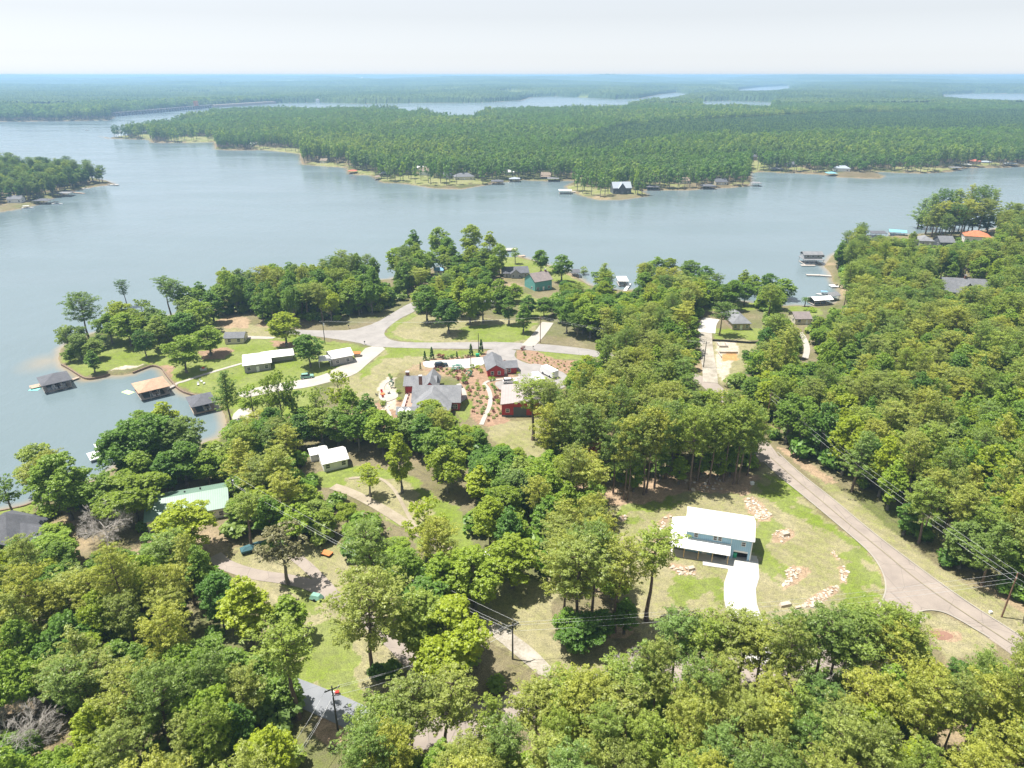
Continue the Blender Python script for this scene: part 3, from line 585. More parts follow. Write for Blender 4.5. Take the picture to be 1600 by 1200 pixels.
def pine_parts(seed, H=20.0, cr=4.0, frac=.5, dens=1.0, mats=None, trunk_m=None, shape='dome', tuft=.4, per=19, leaf=.175):
    r = np.random.default_rng(seed); base = H * (1 - frac); lean = r.normal(size=2) * .35
    tr = MB(); zs = np.linspace(0, H * .97, 9)
    line = [(lean[0] * (z / H) ** 2 * 2 + .1 * math.sin(z * .5 + seed), lean[1] * (z / H) ** 2 * 2 + .08 * math.cos(z * .4), z) for z in zs]
    rad0 = .0125 * H + .03
    tr.path(line, [rad0 * (1.25 if i == 0 else 1) * (1 - .82 * z / H) for i, z in enumerate(zs)], 8)
    def axis_at(z): 
        q = (z / H) ** 2 * 2; return np.array([lean[0] * q + .1 * math.sin(z * .5 + seed), lean[1] * q + .08 * math.cos(z * .4)])
    cs = []; rs = []
    nb = int(38 * dens)
    for i in range(nb):
        t = (i + r.random() * .9) / nb; z = base + (H - base) * t * .97
        if shape == 'dome': prof = math.sin(math.pi * min(1, .18 + t * .80)) ** .65 if t < .6 else math.sqrt(max(0, 1 - ((t - .45) / .56) ** 2))
        elif shape == 'flat': prof = (.35 + .65 * t) * (1 if t < .85 else .8)
        else: prof = (1 - t) ** .75 * .95 + .08
        L = cr * prof * (.62 + .5 * r.random()); a = i * 2.39996 + r.random() * .8
        rise = L * (.22 + .3 * t) ; p0 = np.array([*axis_at(z), z - .3]); tip = p0 + np.array([math.cos(a) * L, math.sin(a) * L, rise + .3])
        if L > .8: limbs(tr, p0, [tip], r, .035 + .012 * L)
        m = max(4, int(L * 4.4 * dens))
        for j in range(m):
            q = (j + .6) / m; q = .3 + .72 * q; side = r.normal(size=3) * np.array([.55, .55, .22]) * (.55 + .5 * q) * (cr / 4)
            cs.append(p0 + (tip - p0) * q + side); rs.append(tuft * (.75 + .55 * r.random()))
    for j in range(int(9 * dens)): cs.append(np.array([*axis_at(H), H]) + r.normal(size=3) * np.array([.5, .5, .35])); rs.append(tuft)
    cs = np.array(cs); rs = np.array(rs)
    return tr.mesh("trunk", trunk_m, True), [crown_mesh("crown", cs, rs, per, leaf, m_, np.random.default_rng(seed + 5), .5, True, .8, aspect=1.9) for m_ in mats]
def broad_parts(seed, H=14.0, cw=5.0, base=.28, dens=1.0, mats=None, trunk_m=None, lobes=26, form='round', leaf=.215, per=20, sparse=1.0):
    r = np.random.default_rng(seed); tr = MB(); ch = H * (1 - base); cz = H * base + ch * .5
    zs = [0, H * .12, H * base, H * (base + .25), H * .8]
    line = [(.12 * math.sin(z + seed), .12 * math.cos(z * 1.3 + seed) * (z > 0), z) for z in zs]; r0 = .02 * H + .02
    tr.path(line, [r0 * 1.3, r0, r0 * .8, r0 * .55, r0 * .12], 8)
    cs = []; rs = []; lob = []
    for i in range(lobes):
        d = rand_dirs(1, r)[0]; d[2] = d[2] * .9 + .1; q = .5 + .42 * r.random() ** .6
        if form == 'round': s = np.array([cw * .76, cw * .76, ch * .46])
        elif form == 'column': s = np.array([cw * .7, cw * .7, ch * .48]) 
        elif form == 'spread': s = np.array([cw * .85, cw * .85, ch * .34])
        else: s = np.array([cw * .76, cw * .76, ch * .47])
        c = d * s * q
        if form in ('cone', 'column'):
            tt = (c[2] / (ch * .5) + 1) / 2; k = (1.15 - .85 * tt) if form == 'cone' else (1.0 - .45 * tt ** 2); c[:2] *= k
        c = c + np.array([0, 0, cz]); lob.append((c, cw * (.2 + .16 * r.random()) * (.85 if form in ('cone', 'column') else 1)))
    lob.append((np.array([0, 0, H - cw * .25]), cw * .26))
    for c, lr in lob:
        limbs(tr, (0, 0, min(H * .7, max(H * base * .9, c[2] - np.hypot(c[0], c[1]) * .9 - .5))), [c], r, .03 + .02 * cw * .3)
        m = int(19 * dens * (lr / 1.2) ** 1.6) + 4
        dd = rand_dirs(m, r); dd[:, 2] = np.where(r.random(m) < .75, np.abs(dd[:, 2]), dd[:, 2])
        rr = lr * (.6 + .5 * r.random(m)); off = dd * rr[:, None] * np.array([1, 1, .78])
        cs += list(c[None] + off); rs += list(np.full(m, .33) * (.7 + .7 * r.random(m)))
    cs = np.array(cs); rs = np.array(rs); kz = cs[:, 2] > H * .08; cs = cs[kz]; rs = rs[kz]
    if sparse < 1: k = r.random(len(cs)) < sparse; cs = cs[k]; rs = rs[k]
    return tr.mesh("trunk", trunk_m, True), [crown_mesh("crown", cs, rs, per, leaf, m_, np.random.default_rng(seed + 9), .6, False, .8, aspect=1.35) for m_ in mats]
M['bark_pine'] = simple("pine_bark", (0.17, 0.125, 0.10), .95, .4, 2.0)
M['bark'] = simple("grey_bark", (0.20, 0.18, 0.155), .95, .35, 2.0)
M['dead'] = simple("bleached_wood", (0.52, 0.48, 0.45), .9, .25, 2.0)
PT = ['olive', 'green', 'dark']
M['p0'] = leaf_mat("olive_pine_needles", (0.176, 0.216, 0.046), (0.44, 0.47, 0.115), .46)
M['p1'] = leaf_mat("green_pine_needles", (0.135, 0.200, 0.046), (0.32, 0.405, 0.09), .44)
M['p2'] = leaf_mat("dark_pine_needles", (0.081, 0.142, 0.041), (0.18, 0.28, 0.06), .36)
BT = ['yellow-green', 'green', 'dark', 'grey-green', 'tan-topped']
M['b0'] = leaf_mat("yellow_green_leaves", (0.203, 0.270, 0.030), (0.39, 0.47, 0.05), .48)
M['b1'] = leaf_mat("bright_green_leaves", (0.135, 0.236, 0.032), (0.30, 0.41, 0.06), .44)
M['b2'] = leaf_mat("dark_green_leaves", (0.081, 0.162, 0.032), (0.18, 0.31, 0.045), .4)
M['b3'] = leaf_mat("grey_green_leaves", (0.149, 0.216, 0.054), (0.31, 0.40, 0.095), .44)
M['rust'] = leaf_mat("rust_dead_needles", (0.24, 0.055, 0.022), (0.42, 0.11, 0.05), .2)
M['tan'] = leaf_mat("tan_seed_leaves", (0.17, 0.15, 0.07), (0.36, 0.31, 0.15), .3)
M['cedar'] = leaf_mat("cedar_foliage", (0.03, 0.075, 0.022), (0.075, 0.15, 0.04), .15)
M['bluespruce'] = leaf_mat("blue_foliage", (0.09, 0.20, 0.17), (0.20, 0.36, 0.32), .15)
M['redleaf'] = leaf_mat("red_foliage", (0.10, 0.03, 0.03), (0.22, 0.07, 0.06), .15)
pm = [M['p0'], M['p1'], M['p2']]; bmats = [M['b0'], M['b1'], M['b2'], M['b3']]
LIB = {'pine': [], 'broad': []}      # entries: (height, radius, trunk mesh, [crown mesh per tint])
for s_, H_, cr_, fr_, dn_, sh_ in ((1, 20, 4.1, .52, 1.0, 'dome'), (2, 21, 3.8, .45, .95, 'dome'), (3, 19, 4.5, .58, 1.1, 'dome'), (4, 21, 3.6, .42, .9, 'flat'), (5, 18, 3.9, .66, 1.1, 'cone'), (6, 20, 4.6, .5, 1.05, 'dome')):
    t_, c_ = pine_parts(100 + s_, H_, cr_, fr_, dn_, pm, M['bark_pine'], sh_); LIB['pine'].append((H_, cr_, t_, c_))
for s_, H_, cw_, ba_, fo_, lo_ in ((1, 14, 5, .10, 'round', 40), (2, 15, 4.4, .08, 'column', 40), (3, 13, 5.4, .16, 'spread', 38), (4, 15, 4.6, .07, 'cone', 42), (5, 14, 5.2, .15, 'round', 36), (6, 16, 4.8, .10, 'round', 44)):
    t_, c_ = broad_parts(200 + s_, H_, cw_, ba_, 1.0, bmats, M['bark'], lo_, fo_); LIB['broad'].append((H_, cw_, t_, c_))
t_, c_ = broad_parts(260, 13, 4.6, .3, .9, bmats + [M['tan']], M['bark'], 22, 'round', sparse=.5); LIB['thin'] = [(13, 4.6, t_, c_)]
t_, c_ = pine_parts(270, 9.5, 2.6, .55, .6, [M['rust']], M['dead'], 'dome', per=6, leaf=.28); LIB['rust'] = [(9.5, 2.6, t_, c_)]
# ------------------------------------------------------------------ where trees stand
TREES = []       # x, y, height, half-width, kind, tint, zone/label, hero?
def near_px(px, py, top, h):
    x, y, z = g(px, py, h * .96) if top else g(px, py)
    return x, y
def hero(px, py, h, w, kind, tint, label, top=False, var=None, cat=None):
    x, y = near_px(px, py, top, h)
    w *= 1.12
    if not top and cat is None: h *= 1.06
    TREES.append(dict(x=x, y=y, h=h, w=w / 2, kind=kind, tint=tint, label=label, hero=True, var=var))
T = True
H_ = hero
# the wooded point beside the boathouses
H_(139, 530, 18.5, 12, 'pine', 2, "tall dark broad-crowned pine on the grassy point, highest tree left of the cove", var=2)
H_(201, 487, 14, 6.5, 'pine', 2, "slim leaning pine standing alone against the open lake", var=3)
H_(112, 556, 12, 10, 'thin', 3, "pale thin-leaved tree leaning over the water at the tip of the point")
H_(128, 562, 10, 9, 'broad', 3, "grey-green tree just behind the seawall by the charcoal boathouse")
H_(149, 583, 8.5, 7, 'broad', 2, "small dark round tree at the seawall nearest the charcoal boathouse", var=3)
H_(110, 566, 5, 5, 'broad', 1, "low bush at the seawall corner of the point")
H_(158, 545, 6, 6, 'broad', 3, "low grey-green bush inland of the tall point pine")
H_(205, 540, 13, 12, 'broad', 1, "wide green tree in the middle of the point lawn", var=0)
H_(185, 520, 13, 11, 'thin', 0, "yellowish open tree behind the middle of the point lawn")
H_(229, 559, 11, 8, 'broad', 2, "small dark tree with a clear trunk on the point lawn", var=0)
H_(230, 520, 14, 11, 'thin', 0, "tall yellowish loose tree on the lake side of the point")
H_(252, 545, 13, 12, 'broad', 3, "broad grey-green tree behind the sandy beach")
H_(268, 498, 17.5, 9, 'pine', 2, "dark layered pine on the lake shore, left of a twin pair", var=3)
H_(282, 500, 17, 9, 'pine', 1, "green pine on the lake shore, right of a twin pair", var=5)
H_(300, 510, 13, 12, 'broad', 3, "round grey-green tree inland of the twin shore pines")
H_(292, 582, 13.5, 13, 'broad', 0, "bright rounded shade tree alone on the lawn above the pale walkway", var=0)
H_(330, 556, 11.5, 11.5, 'broad', 1, "green tree ringed by bare earth beside the tan outbuilding", var=5)
H_(312, 535, 12, 10, 'broad', 3, "grey-green tree between the bright shade tree and the tan outbuilding")
H_(275, 540, 12, 10, 'broad', 1, "mid green tree behind the bright shade tree")
H_(448, 541, 13.5, 13, 'broad', 0, "large round yellowish tree between the tan outbuilding drive and the paved road", var=5)
H_(485, 573, 12, 11.5, 'broad', 2, "dark round tree between the white-roofed house and its garage", var=0)
H_(361, 662, 17, 9, 'pine', 2, "dark narrow pine beside the slate-roofed boathouse", var=4)
for px_, py_, h_, w_, t_, l_ in ((176, 536, 12, 12, 1, "green tree left of the wide tree on the point lawn"), (216, 532, 13, 12, 0, "yellowish full tree behind the wide tree on the point lawn"), (245, 528, 13, 13, 3, "grey-green full tree lakeward of the sandy beach"), (262, 532, 12, 12, 1, "green tree below the twin shore pines"),
        (293, 540, 13, 12, 2, "dark tree lakeward of the bright shade tree"), (318, 520, 13, 12, 1, "green tree lakeward of the tan outbuilding"), (335, 505, 14, 13, 2, "dark tree at the near end of the north shore wood"), (300, 497, 14, 12, 1, "green tree on the shore right of the twin pines"), (318, 489, 14, 12, 2, "dark tree on the shore, third right of the twin pines"),
        (150, 562, 8, 8, 3, "low grey-green tree in the middle of the tip clump"), (120, 548, 10, 10, 3, "grey-green tree at the back of the tip clump"), (196, 520, 13, 11, 0, "yellowish tree by the foot of the leaning pine"), (350, 492, 13, 12, 1, "green tree just inside the near end of the north shore wood")):
    H_(px_, py_, h_, w_, 'broad', t_, l_)
H_(672, 676, 10, 10, 'broad', 0, "yellowish tree standing against the front of the red house", var=0)
H_(650, 690, 8, 8, 'broad', 1, "low green tree left of the yellowish one before the red house"); H_(700, 690, 9, 9, 'broad', 1, "green tree right of the yellowish one before the red house")
for px_, py_, h_, v_ in ((1250, 962, 17, 0), (1298, 940, 19, 1), (1322, 948, 17, 5), (1352, 956, 17, 3), (1385, 947, 17, 0), (1412, 954, 16, 2), (1345, 975, 16, 1), (1395, 972, 16, 0), (1425, 975, 14, 3), (1170, 955, 16, 3), (1140, 962, 17, 1), (1100, 952, 17, 0), (1060, 958, 17, 5), (1200, 968, 17, 0), (635, 1066, 16, 0), (600, 1092, 15, 5), (690, 1056, 17, 1), (868, 1042, 15, 0), (900, 1058, 16, 5), (935, 1050, 15, 2), (965, 1036, 15, 3), (915, 1080, 15, 0), (985, 1062, 15, 1), (840, 1060, 15, 5), (570, 1120, 13, 2)):
    H_(px_, py_ + 15, h_, 8, 'pine', int(rng.integers(0, 2)), None, T, v_); TREES[-1]['zone'] = 'Y'
for px_, py_, h_ in ((990, 768, 9), (1030, 752, 10), (1060, 757, 8), (1095, 746, 10), (1120, 749, 9), (890, 742, 9), (943, 752, 9), (865, 735, 11), (1140, 745, 8), (970, 760, 8)):
    H_(px_, py_, h_, 6.5, 'broad', 1, None, False, 1); TREES[-1]['zone'] = 'Q'
for px_, py_, h_, l_ in ((900, 452, 12, "green tree inland of the dark open boathouse"), (925, 455, 11, "green tree left of the low dark round shore tree"), (952, 464, 12, "green tree below the low dark round shore tree"), (880, 464, 12, "green tree right of the teal house"), (1000, 450, 11, "green tree right of the canopied boat lift"), (975, 462, 10, "low green tree below the canopied boat lift"),
        (760, 434, 12, "green tree left of the slate bungalow"), (803, 444, 9, "low green tree before the slate bungalow"), (826, 462, 10, "green tree below the teal house, left"), (783, 452, 11, "green tree below the slate bungalow, left"), (850, 466, 9, "green tree below the teal house, right"), (20, 846, 9, "green tree in front of the slate-roofed left edge house"), (75, 838, 9, "green tree right of the slate-roofed left edge house"), (48, 852, 8, "low green tree before the slate-roofed left edge house")):
    H_(px_, py_, h_, 9.5, 'broad', 1 if px_ % 2 else 2, l_, T)
for px_, py_, h_, t_, l_ in ((530, 698, 12, 1, "green tree just behind the white shed house roof"), (562, 706, 13, 2, "dark tree right of the white shed house"), (600, 712, 13, 1, "green tree at the upper edge of the clearing"), (640, 704, 12, 3, "grey-green tree behind the columnar clearing tree"), (662, 716, 13, 2, "dark tree right of the columnar clearing tree"), (685, 742, 13, 1, "green tree at the right rim of the clearing, upper"), (700, 770, 13, 0, "yellowish tree at the right rim of the clearing, lower"), (505, 694, 11, 3, "grey-green tree behind the low white shed")):
    H_(px_, py_, h_, 10, 'broad', t_, l_)
# tall loose row below the long concrete drive
for px_, py_, h_, w_, t_, l_ in ((445, 678, 20, 9, 0, "tallest thin tree of the loose row, between lake lot and white-roofed house"), (428, 672, 17, 8, 3, "thin grey-green tree at the pale boat landing"), (462, 672, 17, 9, 1, "open green tree right of the tallest thin tree"),
        (500, 680, 15, 9, 3, "pale loose tree above the small white shed house"), (535, 668, 18, 10, 0, "tall yellowish loose tree above the small white shed house"), (400, 668, 14, 9, 1, "loose tree nearest the narrow dark pine by the boat landing")):
    H_(px_, py_, h_, w_, 'thin', t_, l_)
H_(552, 690, 17, 9, 'broad', 1, "dense green tree right of the loose row, above the clearing", var=1)
H_(578, 692, 15, 9, 'broad', 2, "dark tree next to the stone slope of the red house", var=1)
H_(590, 700, 12, 8, 'broad', 1, "lower green tree below the stone slope of the red house")
H_(628, 770, 16.5, 8, 'broad', 0, "columnar bright tree standing alone in the clearing right of the white shed house", var=1)
H_(579, 776, 9, 8, 'thin', 0, "small sparse tree beside the dirt track in the clearing")
# grass island and lots by the top road
H_(701, 521, 14, 12, 'broad', 2, "single dark round tree on the grass island above the road", var=0)
H_(668, 505, 16, 12, 'broad', 2, "dark tree at the left end of the grass island", var=5)
H_(735, 507, 15, 11, 'broad', 1, "broad green tree in the row behind the grass island", var=0)
H_(755, 504, 16, 11, 'broad', 1, "second broad green tree in the row behind the grass island", var=4)
H_(720, 495, 17, 12, 'broad', 0, "tall bright tree at the back of the grass island row")
H_(795, 507, 13, 8, 'broad', 2, "narrow dark tree by the grass strip to the lake lots", var=1)
H_(818, 520, 12, 8.5, 'broad', 2, "small dark tree at the road end of the grass strip", var=3)
H_(780, 485, 14, 9, 'broad', 1, "green tree behind the narrow dark tree by the grass strip")
H_(845, 426, 12, 10, 'broad', 2, "dark round tree alone on the lake lawn, left of two", var=0)
H_(877, 441, 14, 12, 'broad', 2, "dark spreading tree on the lake lawn beside the teal house", var=5)
H_(940, 452, 10, 11, 'broad', 2, "low dark round tree between the covered dock and the dark boathouse", var=0)
H_(805, 412, 9, 7, 'thin', 1, "thin tree beside the far dock at the lake lawn")
H_(912, 436, 7, 6, 'thin', 3, "pale small tree at the shore by the dark boathouse")
for px_, py_, h_, w_, t_, v_ in ((620, 388, 14, 12, 1, 0), (645, 360, 18, 10, 2, 1), (640, 374, 15, 10, 1, 5), (685, 356, 18, 12, 1, 5), (700, 372, 15, 10, 2, 0), (735, 352, 18, 13, 0, 0), (765, 362, 17, 10, 0, 1), (780, 382, 14, 9, 1, 0), (655, 392, 13, 12, 1, 5), (730, 385, 14, 9, 0, 3), (690, 385, 12, 10, 1, 0), (715, 395, 12, 9, 2, 1), (755, 388, 13, 9, 0, 1), (770, 398, 12, 9, 1, 3)):
    H_(px_, py_, h_ * 1.22, w_ * 1.15, 'broad', t_, None, T, v_); TREES[-1]['zone'] = 'N'
for px_, py_, h_, w_, t_, v_ in ((1010, 412, 12, 10, 2, 0), (1028, 402, 13, 11, 1, 5), (1048, 404, 12, 10, 0, 0), (1080, 407, 12, 12, 1, 0), (1104, 416, 12, 10, 2, 5), (1120, 440, 11, 8, 2, 1), (1150, 438, 11, 9, 2, 0), (1165, 422, 12, 9, 0, 3), (1180, 430, 12, 10, 0, 5), (1205, 428, 12, 10, 2, 0), (1228, 436, 13, 12, 1, 5), (1218, 455, 9, 9, 1, 0)):
    H_(px_, py_, h_, w_, 'broad', t_, None, T, v_); TREES[-1]['zone'] = 'S'
H_(1124, 524, 13, 9, 'pine', 2, "dark pine on the lot of the grey-roofed cottage, beside its drive", var=5)
for px_, py_, h_, v_ in ((1432, 362, 22, 3), (1446, 366, 25, 0), (1462, 364, 27, 1), (1478, 362, 28, 3), (1490, 364, 27, 0), (1506, 361, 29, 5), (1518, 363, 29, 1), (1541, 360, 26, 3), (1500, 368, 22, 2), (1470, 369, 21, 2), (1527, 366, 22, 2), (1455, 370, 19, 5), (1485, 371, 20, 1)):
    H_(px_, py_, h_, 13.5, 'pine', (v_ + 1) % 3, None, False, (4, 2, 5, 4, 2, 4)[v_]); TREES[-1]['zone'] = 'P'
for px_, h_, l_ in ((1438, 13, 'first'), (1453, 12, 'second'), (1468, 14, 'third'), (1483, 13, 'fourth'), (1497, 14, 'fifth'), (1512, 13, 'sixth'), (1528, 13, 'seventh'), (1542, 12, 'eighth')):
    H_(px_, 363, h_, 11, 'broad', 2 if px_ % 2 else 3, f"{l_} from left of the low leafy trees under the far shore pines")
for p_, h_, l_ in (((858, 676), 15, "pine just right of the red barn front"),): H_(*p_, h_, 9, 'pine', 0, l_)
# pines with bare trunks at the wood's edge behind the blue house
for px_, py_, h_, w_, v_ in ((975, 781, 21, 7.5, 1), (981, 781, 20, 7, 3), (1005, 773, 21, 7.5, 0), (1010, 770, 22, 8, 1), (1022, 762, 22, 8, 3), (1077, 765, 21, 8, 1), (1040, 748, 20, 8, 0), (1090, 752, 20, 7.5, 3), (1108, 757, 19, 7, 0), (1130, 752, 20, 8, 1), (1146, 757, 22, 8, 1), (1153, 756, 21, 7.5, 3), (1168, 742, 17, 8, 2),
        (876, 741, 20, 7.5, 1), (906, 751, 20, 8, 0), (852, 741, 19, 7.5, 3), (920, 742, 19, 7, 1), (958, 770, 19, 7, 3)):
    H_(px_, py_, h_, w_, 'pine', int(rng.integers(0, 2)), None, False, {1: 5, 3: 2}.get(v_, v_)); TREES[-1]['zone'] = 'Q'
H_(933, 742, 9.5, 5.4, 'rust', 0, "dead rust-red pine among the green pines at the wood edge")
H_(833, 687, 17, 11, 'pine', 1, "lone pine with a bare trunk in front of the big red barn", var=3)
# middle foreground
H_(1010, 970, 19, 9.5, 'pine', 1, "tall slim pine standing before the lawn, left of the blue house", var=3)
H_(958, 987, 18.5, 8.5, 'pine', 0, "pine with a clear trunk at the right side of the rocky thicket", var=1)
H_(900, 985, 20, 10, 'pine', 0, "large pine rising from the middle of the rocky thicket", var=0)
H_(925, 965, 19.5, 9, 'pine', 1, "pine behind the middle of the rocky thicket", var=5)
H_(880, 975, 18, 9, 'pine', 0, "pine at the left side of the rocky thicket", var=2)
H_(905, 1016, 7, 9, 'broad', 2, "dark low thicket of leaves at the foot of the rocky-clump pines", var=0)
H_(885, 1005, 8, 7, 'broad', 2, "dark bushy undergrowth tree left of the pine trunks", var=3)
H_(940, 1000, 7, 6, 'broad', 2, "dark bushy undergrowth tree right of the pine trunks", var=1)
H_(975, 990, 8, 6, 'broad', 2, "small dark tree beside the tall slim pine", var=3)
H_(395, 1010, 15, 11.5, 'broad', 0, "big bright conical tree in the clearing left of the covered boat trailer", var=3)
H_(456, 998, 9.5, 9, 'broad', 1, "small green tree casting a shadow on the clearing lawn", var=3)
H_(450, 912, 14, 11, 'thin', 4, "tan-topped tree in the fork of the gravel lane")
H_(298, 868, 13, 13, 'broad', 0, "bright yellowish tree in front of the green-roofed house", var=5)
H_(596, 966, 20, 9, 'pine', 1, "tall dark-trunked pine beside the lane, upper of two", var=1)
H_(583, 1056, 21, 12, 'pine', 0, "big pine with a bare lower trunk on the clearing lawn", var=2)
H_(466, 1122, 18, 9.5, 'pine', 1, "pine beside the grey asphalt, left of the utility pole", var=3)
H_(448, 1110, 8, 8, 'broad', 1, "low green tree at the foot of the pine by the grey asphalt", var=3)
H_(700, 1062, 15.5, 15, 'broad', 0, "wide spreading tree at the end of the reddish lane", var=2)
H_(665, 1040, 15, 12, 'broad', 3, "grey-green tree left of the wide spreading tree")
H_(590, 1062, 3.5, 4, 'broad', 2, "dark bush below the big lawn pine")
H_(612, 1058, 3.2, 4, 'broad', 2, "dark bush right of the big lawn pine")
H_(742, 950, 13, 12, 'broad', 0, "round bright tree above the white gravel track", var=0)
H_(800, 918, 12, 11, 'broad', 0, "bright tree at the top of the lower clearing", var=5)
H_(668, 890, 17, 10, 'thin', 0, "tall yellowish open tree right of the dirt tracks")
for px_, l_ in ((330, 'left'), (372, 'middle'), (412, 'right')): H_(px_, 1068 + (px_ - 330) * .28, 9, 9, 'broad', 1, f"{l_} one of three green trees screening the grey asphalt")
H_(800, 1030, 10, 7, 'pine', 0, None, var=4); TREES.pop()
# lake-side trees at the left edge
H_(72, 775, 15, 12, 'broad', 3, "big tan-tinged tree at the lake edge near the picture's left side", var=0)
H_(112, 812, 17, 14, 'broad', 1, "massive bright green tree on the lake bank", var=0)
H_(22, 808, 11, 8, 'thin', 1, "thin young tree alone on the bright green bank")
H_(128, 798, 9, 9, 'broad', 2, "dark tree beside the massive bright tree, nearest the white dock")
H_(215, 815, 12, 16, 'broad', 0, "flat-topped spreading tree left of the green roof", var=2)
H_(165, 805, 11, 12, 'broad', 1, "low spreading tree left of the green-roofed house", var=2)
for px_, py_, h_, w_, t_, v_, l_ in ((194, 752, 14, 11, 2, 0, "dark dense tree behind the white dock"), (215, 745, 16, 13, 2, 5, "large dark tree on the cove bank, second from the white dock"), (250, 740, 17, 14, 2, 0, "largest dark tree on the cove bank"), (285, 735, 15, 12, 3, 5, "grey-green tree on the cove bank nearest the slate boathouse"),
        (268, 700, 15, 11, 0, 1, "yellowish open tree standing over the tan boathouse"), (235, 715, 14, 12, 1, 5, "bright green tree on the water edge below the tan boathouse"), (300, 712, 12, 9, 3, 0, "pale tree on the water edge by the cove inlet"), (208, 725, 13, 10, 2, 3, "dark tree at the water edge above the white dock")):
    H_(px_, py_, h_, w_, 'broad', t_, l_, False, v_)
# stretches of open ground, roofs, roads and water that the survey shows clear of crowns (pixel boxes)
KEEP = [(1035, 792, 1190, 890), (1130, 880, 1200, 950), (1155, 770, 1400, 945), (965, 790, 1040, 880), (1000, 880, 1130, 945), (1200, 712, 1240, 760), (1240, 745, 1300, 800), (1290, 790, 1360, 850), (1340, 835, 1420, 940), (1420, 895, 1500, 950), (1480, 940, 1560, 975), (1540, 960, 1580, 1000),
 (1430, 955, 1500, 985), (618, 577, 722, 632), (590, 590, 620, 655), (735, 552, 880, 600), (783, 590, 838, 655), (722, 590, 790, 655), (762, 658, 812, 690), (640, 555, 745, 580), (375, 538, 460, 590), (500, 535, 556, 575), (345, 515, 440, 534), (475, 518, 930, 550), (560, 550, 650, 600), (545, 555, 600, 590), (600, 497, 640, 530), (560, 500, 615, 535),
 (470, 510, 520, 530), (290, 575, 380, 640), (240, 570, 300, 625), (600, 530, 840, 545), (200, 595, 266, 628), (288, 618, 338, 650), (45, 585, 120, 615), (478, 698, 547, 735), (500, 735, 560, 760), (233, 748, 345, 830), (-20, 800, 50, 832), (315, 655, 345, 690), (-20, 786, 50, 808), (640, 740, 690, 800), (540, 745, 600, 775), (580, 765, 625, 800), (600, 790, 650, 822),
 (370, 845, 405, 872), (480, 915, 500, 940), (400, 885, 445, 905), (440, 870, 530, 930), (495, 855, 530, 880), (455, 945, 570, 1060), (470, 1075, 555, 1125), (500, 1060, 545, 1120), (495, 1105, 545, 1150), (600, 985, 640, 1035), (640, 1035, 672, 1065), (545, 880, 590, 910), (765, 905, 860, 985), (790, 975, 812, 1030), (775, 985, 860, 1050), (860, 1005, 960, 1040),
 (1095, 500, 1135, 600), (1110, 528, 1160, 580), (1138, 482, 1175, 516), (1128, 468, 1165, 484), (1240, 490, 1268, 505), (1245, 455, 1318, 478), (1258, 385, 1292, 416), (1260, 420, 1300, 432), (1478, 432, 1538, 449), (1503, 352, 1552, 374), (1435, 362, 1492, 382), (1360, 355, 1420, 370), (785, 412, 830, 432), (825, 425, 872, 456), (965, 430, 988, 452), (905, 425, 925, 445),
 (678, 418, 694, 428), (755, 462, 775, 480), (805, 468, 822, 500), (600, 395, 612, 440), (1003, 715, 1035, 740), (985, 745, 1080, 795), (1100, 745, 1160, 775), (960, 775, 1010, 800), (1228, 475, 1290, 490), (1256, 520, 1268, 560), (725, 830, 760, 900), (0, 700, 5, 705), (340, 490, 395, 515), (830, 408, 842, 425), (855, 415, 885, 430), (845, 500, 870, 530), (690, 780, 720, 800)]
KEEP += [(122, 686, 166, 745), (118, 788, 200, 850), (0, 1088, 72, 1140)]
KEEP = np.array(KEEP, float)
